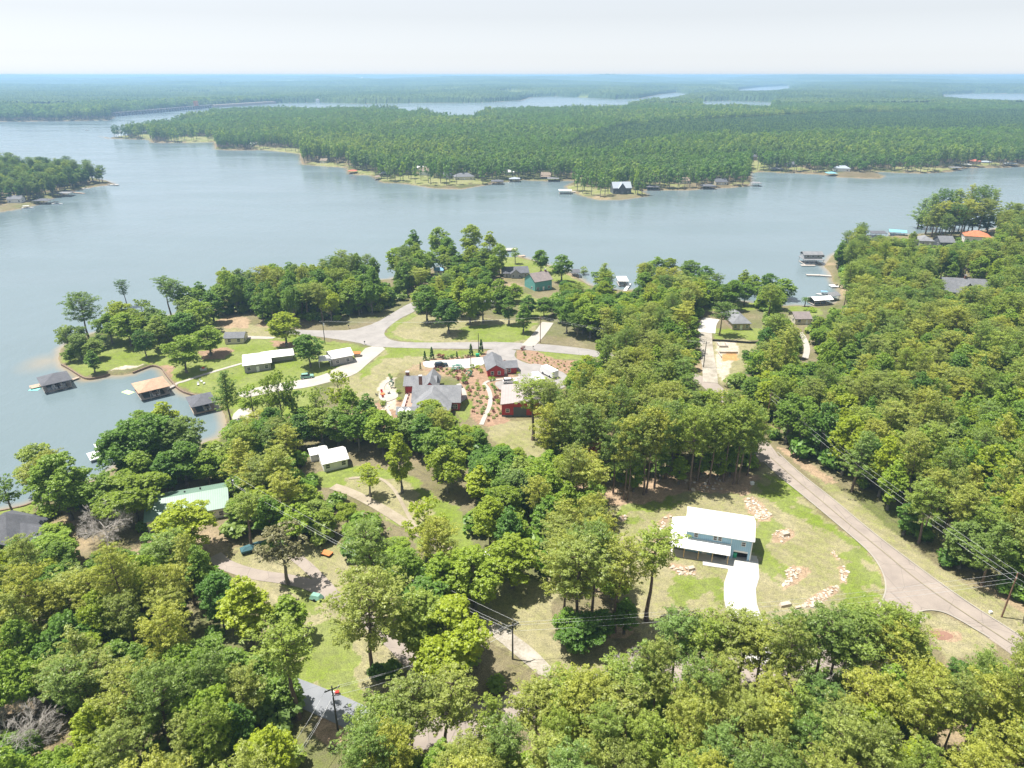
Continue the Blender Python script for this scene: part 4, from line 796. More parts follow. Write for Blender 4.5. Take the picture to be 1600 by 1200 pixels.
# zone: key, words for the label, pine share, spacing, height range, outline on the ground, group
FZ = [
 ('A', "north shore wood above the top road", .12, 6.6, (15, 20), [(338, 480), (352, 497), (390, 489), (405, 506), (470, 509), (545, 500), (600, 486), (640, 468), (662, 452), (652, 428), (612, 440), (560, 444), (500, 448), (450, 453), (400, 461), (350, 470)]),
 ('N', "lake lots north of the grass island", .0, 6.8, (11, 15), [(655, 430), (700, 424), (775, 418), (778, 436), (745, 450), (712, 455), (670, 450)]),
 ('B', "belt between the grass island and the lake lots", .05, 7.0, (11, 16), [(648, 470), (662, 462), (720, 460), (770, 465), (800, 478), (795, 495), (740, 492), (690, 495), (655, 495)]),
 ('C', "middle wood between the top road and the lake", .35, 6.3, (13, 18), [(866, 462), (905, 455), (950, 460), (1000, 462), (1060, 465), (1092, 476), (1096, 505), (1098, 588), (1060, 575), (1000, 558), (930, 540), (872, 526), (858, 500)]),
 ('S', "shore belt beside the grey-roofed cottage", .1, 6.5, (10, 14), [(1000, 458), (1090, 462), (1150, 474), (1235, 480), (1225, 490), (1160, 486), (1100, 482), (1010, 470)]),
 ('D', "central wood between the red barn and the blue house", .72, 5.8, (15, 21), [(912, 565), (960, 566), (1060, 594), (1112, 618), (1150, 662), (1190, 712), (1178, 738), (1160, 746), (1085, 742), (1030, 740), (985, 765), (950, 772), (870, 738), (848, 725), (838, 700), (858, 650), (868, 612), (890, 600)]),
 ('E', "big wood right of the asphalt road", .6, 6.0, (13, 20), [(1128, 606), (1160, 650), (1215, 700), (1240, 706), (1310, 757), (1390, 822), (1455, 872), (1510, 902), (1570, 938), (1640, 975), (2000, 1150), (2500, 1000), (2300, 420), (1900, 365), (1620, 352), (1572, 360), (1540, 368), (1450, 378), (1385, 384), (1335, 396), (1305, 415), (1318, 440), (1326, 470), (1310, 484),
       (1285, 494), (1230, 494), (1190, 500), (1205, 520), (1200, 545), (1195, 560), (1170, 575), (1145, 592)]),
 ('F', "wood along the bottom, below the blue house", .74, 5.6, (15, 20), [(560, 1215), (640, 1170), (750, 1145), (870, 1108), (1000, 1080), (1120, 1062), (1250, 1040), (1330, 1020), (1385, 1002), (1440, 1012), (1530, 1040), (1600, 1075), (1700, 1120), (2100, 1300), (2200, 1800), (500, 1800), (520, 1300)]),
 ('U', "strip between the side road and the blue house lawn", .7, 6.5, (13, 17), [(985, 1030), (1120, 1026), (1240, 1010), (1340, 970), (1362, 968), (1300, 1008), (1200, 1030), (1100, 1034), (1000, 1050)]),
 ('G', "lower left wood below the lake houses", .55, 5.8, (13, 19), [(-600, 900), (-60, 872), (60, 862), (120, 880), (190, 862), (260, 862), (330, 880), (352, 905), (372, 985), (310, 1025), (380, 1040), (455, 1070), (430, 1080), (300, 1050), (300, 1062), (440, 1100), (480, 1140), (500, 1180), (470, 1300), (480, 1800), (-900, 1800)]),
 ('W', "grove round the green-roofed house", .25, 6.2, (10, 15), [(-200, 860), (-60, 845), (40, 850), (70, 800), (120, 775), (175, 755), (240, 735), (300, 716), (330, 725), (345, 750), (350, 800), (345, 850), (330, 880), (250, 862), (120, 872), (60, 862), (-200, 890)]),
 ('H', "belt between the green roof and the white shed house", .45, 6.3, (12, 17), [(318, 702), (352, 690), (362, 668), (392, 685), (440, 692), (482, 698), (470, 735), (505, 770), (560, 800), (620, 845), (660, 880), (650, 915), (600, 905), (550, 870), (480, 850), (440, 868), (360, 858), (345, 840), (360, 800), (350, 745), (320, 735)]),
 ('J', "thicket below the concrete drive", .05, 6.0, (9, 14), [(392, 672), (440, 668), (480, 672), (560, 668), (600, 680), (640, 690), (625, 705), (560, 702), (540, 690), (500, 690), (440, 685)]),
 ('I', "wood between the clearing and the red house garden", .2, 6.2, (12, 17), [(645, 688), (668, 662), (700, 668), (730, 680), (765, 705), (820, 735), (850, 745), (872, 760), (950, 800), (972, 812), (965, 850), (935, 900), (880, 905), (820, 880), (775, 880), (730, 845), (710, 800), (740, 780), (730, 740), (690, 730), (650, 715)]),
 ('K', "wood between the two lanes of the lower clearing", .4, 6.5, (13, 18), [(610, 885), (650, 895), (700, 880), (740, 910), (745, 940), (730, 965), (740, 1000), (765, 1010), (790, 1050), (800, 1080), (740, 1100), (700, 1085), (670, 1040), (640, 1010), (600, 970), (575, 940), (560, 900)]),
 ('R', "rocky thicket left of the blue house lawn", .75, 5.5, (14, 18), [(865, 905), (930, 905), (955, 880), (962, 950), (965, 990), (930, 1000), (890, 990), (862, 960)]),
]
FZ.append(('T', "trees below the red house garden", .15, 5.8, (11, 15), [(600, 666), (640, 662), (700, 670), (745, 668), (772, 692), (800, 716), (832, 732), (852, 748), (815, 748), (760, 718), (700, 726), (650, 718), (640, 702), (610, 692)]))
ZW = {z[0]: z[1] for z in FZ}; ZW['Y'] = 'upper edge of the bottom wood'; ZW['P'] = "pine grove on the right-hand shore"; ZW['Q'] = "front row of bare-trunked pines behind the blue house"
hx = np.array([t['x'] for t in TREES]); hy = np.array([t['y'] for t in TREES]); hr = np.array([t['w'] for t in TREES])
allx = list(hx); ally = list(hy); allr = list(hr)
BUSH = []
def clear_of_roads(x, y, m=2.2):
    ok = np.ones(len(x), bool)
    for p, lo, hi in ROADP:
        k = np.nonzero((x > lo[0]) & (x < hi[0]) & (y > lo[1]) & (y < hi[1]))[0]
        if len(k): ok[k] &= sdist(x[k], y[k], p) < -m
    return ok
def hides_kept(x, y, z, h, w, base=.35):
    tx, ty = to_px(x, y, z + h); bx, by = to_px(x, y, z + h * base); s = FPX / depth_of(x, y, z) * w * .8
    lx, hx_ = np.minimum(tx, bx) - s, np.maximum(tx, bx) + s
    bad = np.zeros(len(x), bool)
    for q in KEEP: bad |= (lx < q[2]) & (hx_ > q[0]) & (ty + 2 < q[3]) & (by > q[1])
    return bad
for key, words_, pshare, sp, (h0, h1), px in FZ:
    P = gpoly(px); lo = P.min(0); hi = P.max(0); lo[0] = max(lo[0], -330); hi = np.minimum(hi, [620, 600])
    gx, gy = np.meshgrid(np.arange(lo[0], hi[0], sp), np.arange(lo[1], hi[1], sp * .88)); gx = gx + (np.arange(gx.shape[0])[:, None] % 2) * sp * .5
    x = gx.ravel() + rng.uniform(-.33, .33, gx.size) * sp; y = gy.ravel() + rng.uniform(-.33, .33, gx.size) * sp
    k = inside(x, y, P); x = x[k]; y = y[k]
    k = clear_of_roads(x, y, 2.4); x = x[k]; y = y[k]
    k = shore_d(x, y) > 1.5; x = x[k]; y = y[k]; z = hgt(x, y)
    h = (h0 + (h1 - h0) * rng.random(len(x)) ** .8) * np.where(rng.random(len(x)) < .1, 1.16, 1) * rng.uniform(.86, 1.06, len(x)); w_ = sp * (.56 + .3 * rng.random(len(x)))
    px_, py_ = to_px(x, y, z + h); k = (px_ > -330) & (px_ < 1900) & (py_ < 1300); x, y, z, h, w_ = x[k], y[k], z[k], h[k], w_[k]
    bad = hides_kept(x, y, z, h, w_)
    # shorter ones where a full-grown crown would stand in front of something open
    h2 = h * .55; small = bad & ~hides_kept(x, y, z, h2, w_ * .7); h = np.where(small, h2, h); w_ = np.where(small, w_ * .75, w_); k = ~bad | small
    d2 = np.min((x[:, None] - hx[None]) ** 2 + (y[:, None] - hy[None]) ** 2 - (hr[None] * .8) ** 2, 1); k &= d2 > 4
    patch = fbm(x / 22, y / 22, 71, 2)
    for i in np.nonzero(k)[0]:
        pine = rng.random() < np.clip(pshare + (patch[i] - .5) * 1.2, 0, 1) if pshare > 0 else False
        if small[i]: pine = False
        u = rng.random() * .75 + .25 * vnoise(np.array([x[i] / 14]), np.array([y[i] / 14]), 77)[0]
        dist = y[i]
        if pine: kind, tint = 'pine', (0 if u < (.62 if dist < 260 else .4) else 1 if u < .9 else 2)
        else: kind, tint = ('thin' if rng.random() < .05 and dist < 240 else 'broad'), (0 if u < .34 else 1 if u < .66 else 2 if u < .86 else 3)
        TREES.append(dict(x=x[i], y=y[i], h=h[i] * (1 if pine else .86), w=w_[i] * (.92 if pine else 1.1), kind=kind, tint=tint, label=None, hero=False, var=None, zone=key))
    # understorey: bushes filling the floor and the edge of the wood
    s2 = 4.6; gx, gy = np.meshgrid(np.arange(lo[0], hi[0], s2), np.arange(lo[1], hi[1], s2))
    x = gx.ravel() + rng.uniform(-2, 2, gx.size); y = gy.ravel() + rng.uniform(-2, 2, gx.size); sd_ = sdist(x, y, P); k = (sd_ > .3); x, y, sd_ = x[k], y[k], sd_[k]
    if key in ('Q', 'R'): continue
    k = clear_of_roads(x, y, 1.8) & (shore_d(x, y) > 1) & (rng.random(len(x)) < (.8 if key != 'D' else np.where(y < 165, .5, .8))); x, y = x[k], y[k]; z = hgt(x, y)
    hb = rng.uniform(1.8, 4.8, len(x)) * np.where((sdist(x, y, P) < 5) & (key in 'EGFHIC'), 1.45, 1); k = ~hides_kept(x, y, z, hb, hb * .5, .1); px_, py_ = to_px(x, y, z + hb); k &= (px_ > -200) & (px_ < 1800) & (py_ < 1260)
    BUSH += [(a, b, c, hh) for a, b, c, hh in zip(x[k], y[k], z[k], hb[k])]
# ------------------------------------------------------------------ the trees themselves
GRP = {'pine': 'pines of the wood', 'broad': 'broadleaf trees of the wood'}
for t in TREES:
    t['z'] = float(hgt(np.array([t['x']]), np.array([t['y']]))[0]); t['px'], t['py'] = to_px(t['x'], t['y'], t['z'] + t['h'] * .8)
    t['size'] = t['h'] * t['w'] / depth_of(t['x'], t['y'], t['z'] + t['h']) ** 2
def order(kind, n):
    c = [t for t in TREES if t['kind'] == kind and not t['hero']]; c.sort(key=lambda t: -t['size'] * (1 if -25 < t['px'] < 1625 and to_px(t['x'], t['y'], t['z'] + t['h'])[1] < 1195 else 1e-6))
    nh = sum(1 for t in TREES if t['kind'] == kind and t['hero'])
    return c[:max(0, n - nh)], c[max(0, n - nh):]
solo, mass = [t for t in TREES if t['hero']], []
for kd, n_ in (('pine', 300), ('broad', 296), ('thin', 60)):
    a_, b_ = order(kd, n_); solo += a_; mass += b_
ORD = ['first', 'second', 'third', 'fourth', 'fifth', 'sixth', 'seventh', 'eighth', 'ninth', 'tenth', 'eleventh', 'twelfth', 'thirteenth', 'fourteenth', 'fifteenth', 'sixteenth', 'seventeenth', 'eighteenth', 'nineteenth', 'twentieth', 'twenty-first', 'twenty-second', 'twenty-third', 'twenty-fourth', 'twenty-fifth', 'twenty-sixth', 'twenty-seventh', 'twenty-eighth', 'twenty-ninth', 'thirtieth']
SHORT = {'T': 'the trees below the red house', 'A': 'the north shore wood', 'N': 'the far lake lots', 'B': 'the belt behind the grass island', 'C': 'the wood below the lake', 'S': 'the cottage shore belt', 'D': 'the central wood',
 'E': 'the wood right of the road', 'F': 'the bottom wood', 'U': 'the side road strip', 'G': 'the lower left wood', 'W': 'the grove round the green roof', 'H': 'the belt below the white shed',
 'J': 'the thicket below the drive', 'I': 'the wood above the lower clearing', 'K': 'the wood between two lanes', 'R': 'the rocky thicket', 'Y': 'the top edge of the bottom wood', 'P': 'the far shore pine grove', 'Q': 'the pine row behind the blue house'}
BAND = ['front', 'second', 'third', 'fourth', 'fifth', 'sixth', 'rear']
KN = {'pine': 'pine', 'broad': 'leafy tree', 'thin': 'sparse tree', 'rust': 'dead pine'}
byz = {}
for t in solo:
    if not t['label']: byz.setdefault(t['zone'], []).append(t)
for zk, lst in byz.items():
    lst.sort(key=lambda t: t['y']); nb = max(1, min(7, round(len(lst) / 22)))
    for b in range(nb):
        row = lst[len(lst) * b // nb: len(lst) * (b + 1) // nb]; cl = {}
        for t in row: cl.setdefault((t['kind'], t['tint']), []).append(t)
        for (kd, ti), q in cl.items():
            q.sort(key=lambda t: t['px']); nm = (PT if kd == 'pine' else BT)[min(ti, 2 if kd == 'pine' else 3)]
            for i, t in enumerate(q):
                where = f"{BAND[b if b < nb - 1 or nb == 1 else 6]} row of {SHORT[zk]}" if nb > 1 else SHORT[zk]
                pos = '' if len(q) == 1 else (f", {ORD[i]} from left" if i < 12 or len(q) - i > 12 else f", {ORD[len(q) - 1 - i]} from right") if min(i, len(q) - 1 - i) < 20 else ''
                t['label'] = f"{nm} {KN[kd]} in {where}{pos}"
                t['group'] = GRP.get(kd)
LIBK = {'pine': 'pine', 'broad': 'broad', 'thin': 'thin', 'rust': 'rust'}
NAME = {'pine': 'pine_tree', 'broad': 'broadleaf_tree', 'thin': 'sparse_tree', 'rust': 'dead_pine'}
CATN = {'pine': 'pine tree', 'broad': 'tree', 'thin': 'tree', 'rust': 'dead tree'}
for t in solo:
    lib = LIB[t['kind']]; v = t['var'] if t['var'] is not None else int(rng.integers(0, len(lib))); H0, R0, tm, cms = lib[v % len(lib)]
    root = empty(NAME[t['kind']], (t['x'], t['y'], t['z'] - .1), rng.uniform(0, 6.28), t['label'], CATN[t['kind']], t.get('group'))
    s = t['w'] / R0; root.scale = (s, s, t['h'] / H0)
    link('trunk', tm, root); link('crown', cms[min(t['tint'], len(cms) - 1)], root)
# ------------------------------------------------------------------ masses: one object each, filled with instances
HID = bpy.data.collections.new("leaf_sources")
def src_coll(name, meshes):
    c = bpy.data.collections.new(name)
    for i, m_ in enumerate(meshes): o = bpy.data.objects.new(f"{name}_{i:03d}", m_); c.objects.link(o)
    return c
def joined(tm, cm, name):
    """trunk and crown in one mesh for the masses"""
    bm = bmesh.new(); bm.from_mesh(cm); nf = len(bm.faces); bm.from_mesh(tm); bm.faces.ensure_lookup_table()
    for f in bm.faces[nf:]: f.material_index = 1
    me = bpy.data.meshes.new(name); bm.to_mesh(me); bm.free(); me.materials.append(cm.materials[0]); me.materials.append(tm.materials[0]); return me
def scatter(name, pts, idx, scl, rot, coll, label=None, group=None):
    n = len(pts); me = bpy.data.meshes.new(name); me.vertices.add(n); me.vertices.foreach_set("co", np.asarray(pts, np.float32).ravel())
    a = me.attributes.new("idx", 'INT', 'POINT'); a.data.foreach_set("value", np.asarray(idx, np.int32))
    a = me.attributes.new("rot", 'FLOAT_VECTOR', 'POINT'); a.data.foreach_set("vector", np.asarray(rot, np.float32).ravel())
    a = me.attributes.new("scl", 'FLOAT_VECTOR', 'POINT'); a.data.foreach_set("vector", np.asarray(scl, np.float32).ravel())
    o = link(name, me); tag(o, kind='stuff', label=label)
    gt = bpy.data.node_groups.new(name, 'GeometryNodeTree')
    gt.interface.new_socket("Geometry", in_out='INPUT', socket_type='NodeSocketGeometry'); gt.interface.new_socket("Geometry", in_out='OUTPUT', socket_type='NodeSocketGeometry')
    gi = gt.nodes.new("NodeGroupInput"); go = gt.nodes.new("NodeGroupOutput"); ip = gt.nodes.new("GeometryNodeInstanceOnPoints"); ci = gt.nodes.new("GeometryNodeCollectionInfo")
    ci.inputs["Collection"].default_value = coll; ci.inputs["Separate Children"].default_value = True; ci.inputs["Reset Children"].default_value = True
    mp = gt.nodes.new("GeometryNodeMeshToPoints")
    def na(nm, ty):
        q = gt.nodes.new("GeometryNodeInputNamedAttribute"); q.data_type = ty; q.inputs["Name"].default_value = nm; return q.outputs[0]
    ip.inputs["Pick Instance"].default_value = True
    L = gt.links.new; L(gi.outputs[0], mp.inputs[0]); L(mp.outputs[0], ip.inputs["Points"]); L(ci.outputs[0], ip.inputs["Instance"]); L(na("idx", 'INT'), ip.inputs["Instance Index"])
    L(na("rot", 'FLOAT_VECTOR'), ip.inputs["Rotation"]); L(na("scl", 'FLOAT_VECTOR'), ip.inputs["Scale"]); L(ip.outputs[0], go.inputs[0])
    md = o.modifiers.new("fill", 'NODES'); md.node_group = gt
    return o
ml = []; mi = {}
for kd in ('pine', 'broad'):
    for v, (H0, R0, tm, cms) in enumerate(LIB[kd]):
        for ti, cm in enumerate(cms): mi[(kd, v, ti)] = (len(ml), H0, R0); ml.append(joined(tm, cm, "woodland_tree"))
if mass:
    P_, I_, S_, R_ = [], [], [], []
    for t in mass:
        kd = 'pine' if t['kind'] == 'pine' else 'broad'; v = int(rng.integers(0, 6)); i, H0, R0 = mi[(kd, v, t['tint'])]
        P_.append((t['x'], t['y'], t['z'] - .1)); I_.append(i); S_.append((t['w'] / R0, t['w'] / R0, t['h'] / H0)); R_.append((0, 0, rng.uniform(0, 6.28)))
    scatter("woodland", P_, I_, S_, R_, src_coll("woodland_source", ml), "dense wood of pines and leafy trees running back from the road to the lake")
bm_ = []
for s_ in range(3):
    r = np.random.default_rng(300 + s_); n = 26; c = rand_dirs(n, r) * np.array([.9, .9, .55]) * (.5 + .5 * r.random(n))[:, None] + np.array([0, 0, .75])
    for m_ in (M['b1'], M['b2'], M['b3']): bm_.append(crown_mesh("bush", c, np.full(n, .38), 16, .26, m_, np.random.default_rng(310 + s_), .6, False, .8, aspect=1.3))
B_ = np.array(BUSH); n = len(B_)
scatter("undergrowth", B_[:, :3] - np.array([0, 0, .2]), rng.integers(0, 9, n), np.stack([B_[:, 3] * .62, B_[:, 3] * .62, B_[:, 3] * .6], 1), np.stack([0 * B_[:, 0], 0 * B_[:, 0], rng.uniform(0, 6.28, n)], 1), src_coll("undergrowth_source", bm_), "leafy undergrowth filling the floor of the woods")
# ------------------------------------------------------------------ far shore forest
FTM = [M['b2'], M['p2'], M['b1'], M['b3'], M['p1']]
fl = []
for s_ in range(4):
    r = np.random.default_rng(400 + s_); n = 26; c = rand_dirs(n, r); c[:, 2] = c[:, 2] * .9 + .05; c = c * np.array([3.3, 3.3, 5.8]) * (.45 + .5 * r.random(n))[:, None] + np.array([0, 0, 7.6])
    mb_ = MB(); mb_.tube((0, 0, 0), (0, 0, 9), .3, .15, 5, False); tm_ = mb_.mesh("trunk", M['bark'])
    for m_ in FTM: fl.append(joined(tm_, crown_mesh("crown", c, np.full(n, 1.05), 22, .55, m_, np.random.default_rng(410 + s_), .6, False, .8, aspect=1.3), "far_tree"))
n_lp = len(fl)
for s_ in range(2):    # young plantation pines
    r = np.random.default_rng(430 + s_); n = 12; tt = (np.arange(n) + .5) / n; a = np.arange(n) * 2.4; c = np.stack([np.cos(a) * 1.25 * (1.05 - tt), np.sin(a) * 1.25 * (1.05 - tt), 1.5 + 7.5 * tt], 1)
    fl.append(crown_mesh("young_pine", c, np.full(n, .7), 14, .6, M['p2'] if s_ else M['cedar'], np.random.default_rng(440 + s_), .6, True, .8))
def fill(poly, sp, h, jit=.4, plantation=False):
    lo = poly.min(0); hi = poly.max(0)
    gx, gy = np.meshgrid(np.arange(lo[0], hi[0], sp), np.arange(lo[1], hi[1], sp)); x = gx.ravel() + rng.uniform(-jit, jit, gx.size) * sp; y = gy.ravel() + rng.uniform(-jit, jit, gx.size) * sp
    k = inside(x, y, poly); return x[k], y[k]
fz = [gpoly(p) for p in FARZ]
PLANT = gpoly([(868, 243), (905, 225), (935, 212), (975, 202), (1060, 195), (1300, 182), (1700, 176), (1700, 212), (1300, 215), (1100, 222), (1010, 232), (960, 247), (900, 246)])
FX, FY, FI, FS = [], [], [], []
def add_far(x, y, plant_ok, hk=1.0, sp=7.0):
    z = hgt(x, y); d = shore_d(x, y); px_, py_ = to_px(x, y, z + 10)
    k = (d > 2.5) & (px_ > -120) & (px_ < 1760)
    for p in fz: k &= ~((sdist(x, y, p) > -1) & (rng.random(len(x)) < .78)) if True else k
    fr = FARC; 
    for (cx, cy_, r_) in fr: k &= ~((np.abs(x - cx) < r_) & (y < cy_ + r_ * .6) & (y > cy_ - r_ * 1.7))
    x, y, z = x[k], y[k], z[k]; pl = inside(x, y, PLANT) if plant_ok else np.zeros(len(x), bool)
    nz = fbm(x / 120, y / 120, 91, 2); cx_ = np.floor((x + 90 * fbm(x / 150, y / 150, 201, 2)) / 170).astype(np.int64); cy2 = np.floor((y + 120 * fbm(x / 150, y / 150, 207, 2)) / 230).astype(np.int64); stand = vnoise(cx_ * 7.0 + 3, cy2 * 5.0 + 1, 209); u = rng.random(len(x)) * .42 + np.clip((nz - .5) * 1.5 + .5, 0, 1) * .28 + stand * .3
    ti = np.select([u < .42, u < .66, u < .74, u < .84], [0, 1, 2, 3], 4)
    idx = rng.integers(0, 4, len(x)) * 5 + ti; idx = np.where(pl, n_lp + rng.integers(0, 2, len(x)), idx)
    nv = fbm(x / 55, y / 80, 93, 2); hs_ = (.62 + .45 * rng.random(len(x)) + .5 * nv + .38 * stand) * hk * np.where(d[k] < 25, 1.22, 1); ws = (.75 + .6 * rng.random(len(x))) * sp / 6.5; hs_ = np.where(pl, .95 + .25 * rng.random(len(x)), hs_); ws = np.where(pl, 1.25, ws)
    FX.append(np.stack([x, y, z - .3], 1)); FI.append(idx); FS.append(np.stack([ws, ws, hs_], 1))
FARC = []      # clearings round the far houses, filled in below
FARH = [  # px left, px right, py base, depth m, wall h, roof h, roof style, roof colour, wall colour, label
 (645, 665, 267, 9, 3.0, 2.0, 'hip', 'r_white', 'w_cream', "long pale-roofed house among trees on the far lawn"),
 (655, 672, 274, 9, 4.5, 3.5, 'gable', 'r_tan', 'w_white', "white gabled house standing on the far lawn by one lone tree"),
 (711, 741, 281, 11, 3.2, 3.2, 'hip', 'r_grey', 'w_cream', "wide grey-roofed house at the middle of the far shore lawn"),
 (692, 704, 279, 8, 3.0, 2.2, 'gable', 'r_slate', 'w_grey', "small dark-roofed house left of the wide grey-roofed one across the lake"),
 (788, 803, 274, 8, 3.4, 2.0, 'gable', 'r_white', 'w_cream', "pale cottage beside the bare bank of the far inlet"),
 (845, 860, 279, 8, 3.0, 2.5, 'gable', 'r_tan', 'w_tan', "tan-roofed cottage at the head of the far inlet"),
 (958, 986, 303, 11, 5.5, 5.0, 'cross', 'r_silver', 'w_dark', "big silver-roofed chalet on the far tip of land"),
 (1006, 1026, 283, 10, 3.2, 3.6, 'cross', 'r_tan', 'w_tan', "tan-roofed gabled house behind the tip of land across the lake"),
 (1062, 1078, 287, 9, 3.0, 2.5, 'gable', 'r_tan', 'w_cream', "tan-roofed house in trees right of the tip of land"),
 (1118, 1136, 289, 9, 3.0, 2.5, 'gable', 'r_slate', 'w_cream', "low dark-roofed house at the second far point"),
 (1170, 1182, 250, 11, 4.0, 4.0, 'hip', 'r_slate', 'w_tan', "large slate-roofed house up the green slope of the far inlet"),
 (1231, 1243, 261, 8, 3.0, 2.4, 'gable', 'r_slate', 'w_dark', "dark small house above the light green far lawn"),
 (1303, 1328, 268, 10, 3.5, 2.6, 'hip', 'r_silver', 'w_white', "bright white house with a pale blue-grey roof on the flat far point"),
 (1518, 1532, 257, 9, 3.5, 2.0, 'hip', 'r_red', 'w_tan', "far house by the orange clay bank at the right shore"),
 (176, 188, 210, 9, 4, 3, 'hip', 'r_white', 'w_cream', "small pale house at the very tip of the far peninsula"),
 (12, 34, 317, 9, 3.2, 2.4, 'gable', 'r_grey', 'w_white', "white-walled house behind the shore pines of the left headland"),
 (500, 510, 255, 8, 3.0, 2.2, 'gable', 'r_tan', 'w_cream', "small cream house in the trees of the far left shore"),
 (393, 402, 231, 8, 3.0, 2.2, 'gable', 'r_white', 'w_cream', "tiny pale house at the water on the far left shore"),
]
for (a, b, py, *_r) in FARH:
    x0, y0, z0 = g(a, py); x1, y1, z1 = g(b, py); FARC.append(((x0 + x1) / 2, (y0 + y1) / 2, abs(x1 - x0) * .5 + 3))
q = gpoly([(150, 216), (337, 236), (470, 262), (545, 276), (600, 289), (680, 297), (760, 292), (860, 286), (900, 315), (1020, 314), (1170, 300), (1260, 275), (1700, 275), (1790, 262), (1790, 232), (1300, 225), (900, 235), (640, 222), (400, 205), (160, 198)])
xx, yy = fill(q, 6.7, 1); add_far(xx, yy, True, 1.0, 6.4)
q2 = gpoly([(160, 198), (400, 205), (640, 222), (900, 235), (1300, 225), (1790, 232), (1790, 165), (1100, 165), (500, 165), (200, 180)])
xx, yy = fill(q2, 8.8, 1); add_far(xx, yy, True, 1.05, 8.2)
q3 = gpoly([(868, 243), (935, 212), (1060, 195), (1300, 182), (1750, 176), (1750, 212), (1300, 215), (1100, 222), (960, 247)])
xx, yy = fill(PLANT, 4.6, 1, .12); 
k_ = yy < 1900; xx, yy = xx[k_], yy[k_]; FX.append(np.stack([xx, yy, hgt(xx, yy) - .3], 1)); FI.append(n_lp + rng.integers(0, 2, len(xx))); FS.append(np.tile([[1.1, 1.1, 1.0]], (len(xx), 1)) * (.85 + .3 * rng.random((len(xx), 1))))
q4 = gpoly([(-140, 196), (173, 190), (182, 182.5), (330, 168.6), (450, 161.5), (450, 156), (60, 172), (-140, 172)]); xx, yy = fill(q4, 10.5, 1); add_far(xx, yy, False, 1.25, 11)
FP = np.vstack(FX); n = len(FP)
scatter("far_forest", FP, np.concatenate(FI), np.vstack(FS), np.stack([np.zeros(n), np.zeros(n), rng.uniform(0, 6.28, n)], 1), src_coll("far_source", fl), "forest covering the land across the lake")
# left headland: near enough to count, built as things
q = gpoly([(-420, 335), (-90, 322), (0, 324), (60, 314), (95, 303), (120, 292), (160, 287), (172, 286), (140, 281), (100, 274), (60, 270), (-90, 270), (-420, 262)])
xx, yy = fill(q, 8.2, 1); k = shore_d(xx, yy) > 3; xx, yy = xx[k], yy[k]; off = to_px(xx, yy, 12.0)[0] < -20; ox, oy = xx[off], yy[off]; no_ = len(ox)
scatter("headland_wood", np.stack([ox, oy, hgt(ox, oy) - .1], 1), rng.integers(0, len(ml), no_), np.tile([[1.1, 1.1, 1.1]], (no_, 1)), np.stack([0 * ox, 0 * ox, rng.uniform(0, 6.28, no_)], 1), src_coll("headland_source", ml), "wood running back along the left headland")
xx, yy = xx[~off], yy[~off]
hl = []
def hlabel(kd, ti, bk, part_):
    b_ = f"{(PT if kd == 'pine' else BT)[ti]} {KN[kd]} at the {part_}'s {bk} of the left headland"; n_ = hcnt.get(b_, 0); hcnt[b_] = n_ + 1
    return b_ + (f", {ORD[n_]} from left" if n_ < 30 else "")
for a_, b_ in zip(xx, yy):
    z_ = float(hgt(np.array([a_]), np.array([b_]))[0]); 
    if any(abs(a_ - c0) < r_ and c1 - r_ * 1.8 < b_ < c1 + r_ * .6 for c0, c1, r_ in FARC): continue
    hl.append((a_, b_, z_))
hl.sort(key=lambda p: to_px(p[0], p[1], p[2] + 12)[0])
hcnt = {}
for j, (a_, b_, z_) in enumerate(hl):
    kd = 'pine' if rng.random() < .35 else 'broad'; v = int(rng.integers(0, 6)); H0, R0, tm, cms = LIB[kd][v]; ti = int(rng.choice([1, 2, 2] if kd == 'pine' else [0, 1, 2, 2, 3]))
    px_ = to_px(a_, b_, z_)[0]; part_ = "outer tip" if px_ > 120 else "middle" if px_ > 60 else "inner end"; bk = "shore edge" if px_ > 150 or b_ < np.median([p[1] for p in hl]) else "back"
    r_ = empty('headland_pine' if kd == 'pine' else 'headland_tree', (a_, b_, z_), rng.uniform(0, 6.28), hlabel(kd, ti, bk, part_), 'tree', 'trees of the left headland')
    hh = rng.uniform(15, 21) if kd == 'pine' else rng.uniform(12, 17); s = rng.uniform(4.4, 6) / R0; r_.scale = (s, s, hh / H0); link('trunk', tm, r_); link('crown', cms[ti], r_)
# ------------------------------------------------------------------ distant canopy beyond the second channel
ys = 2350 * np.exp(np.linspace(0, math.log(36000 / 2350), 560)); nc = 1300; t = np.linspace(-1, 1, nc); Y = np.repeat(ys[:, None], nc, 1); X = (Y * .84) * t[None]
x = X.ravel(); y = Y.ravel(); d = shore_d(x, y); h = hgt(x, y, d)
inpen = inside(x, y, PEN)
bump = rng.random(len(x)) * 6 + 5 * fbm(x / 60, y / 90, 95, 2) + 11
z = np.where(d > 6, h + bump * np.clip(d / 14, .5, 1), -1.5)
cc = fbm(x / 160, y / 260, 97, 3)[:, None]; cc2 = rng.random(len(x))[:, None]
col = np.array((0.035, 0.07, 0.030)) * (1 - cc) + np.array((0.11, 0.15, 0.05)) * cc; col = col * (.55 + .8 * cc2)
clr = (fbm(x / 420, y / 600, 99, 3) > .70)[:, None] & (y > 3300)[:, None]; col = np.where(clr, np.array((0.16, 0.20, 0.07)), col); z = np.where(clr[:, 0] & (d > 6), h + 2, z)
i = np.arange(len(ys) - 1)[:, None] * nc + np.arange(nc - 1)[None]; f = np.stack([i, i + 1, i + 1 + nc, i + nc], -1).reshape(-1, 4)
keepf = (z[f] > 0).any(1); f = f[keepf]
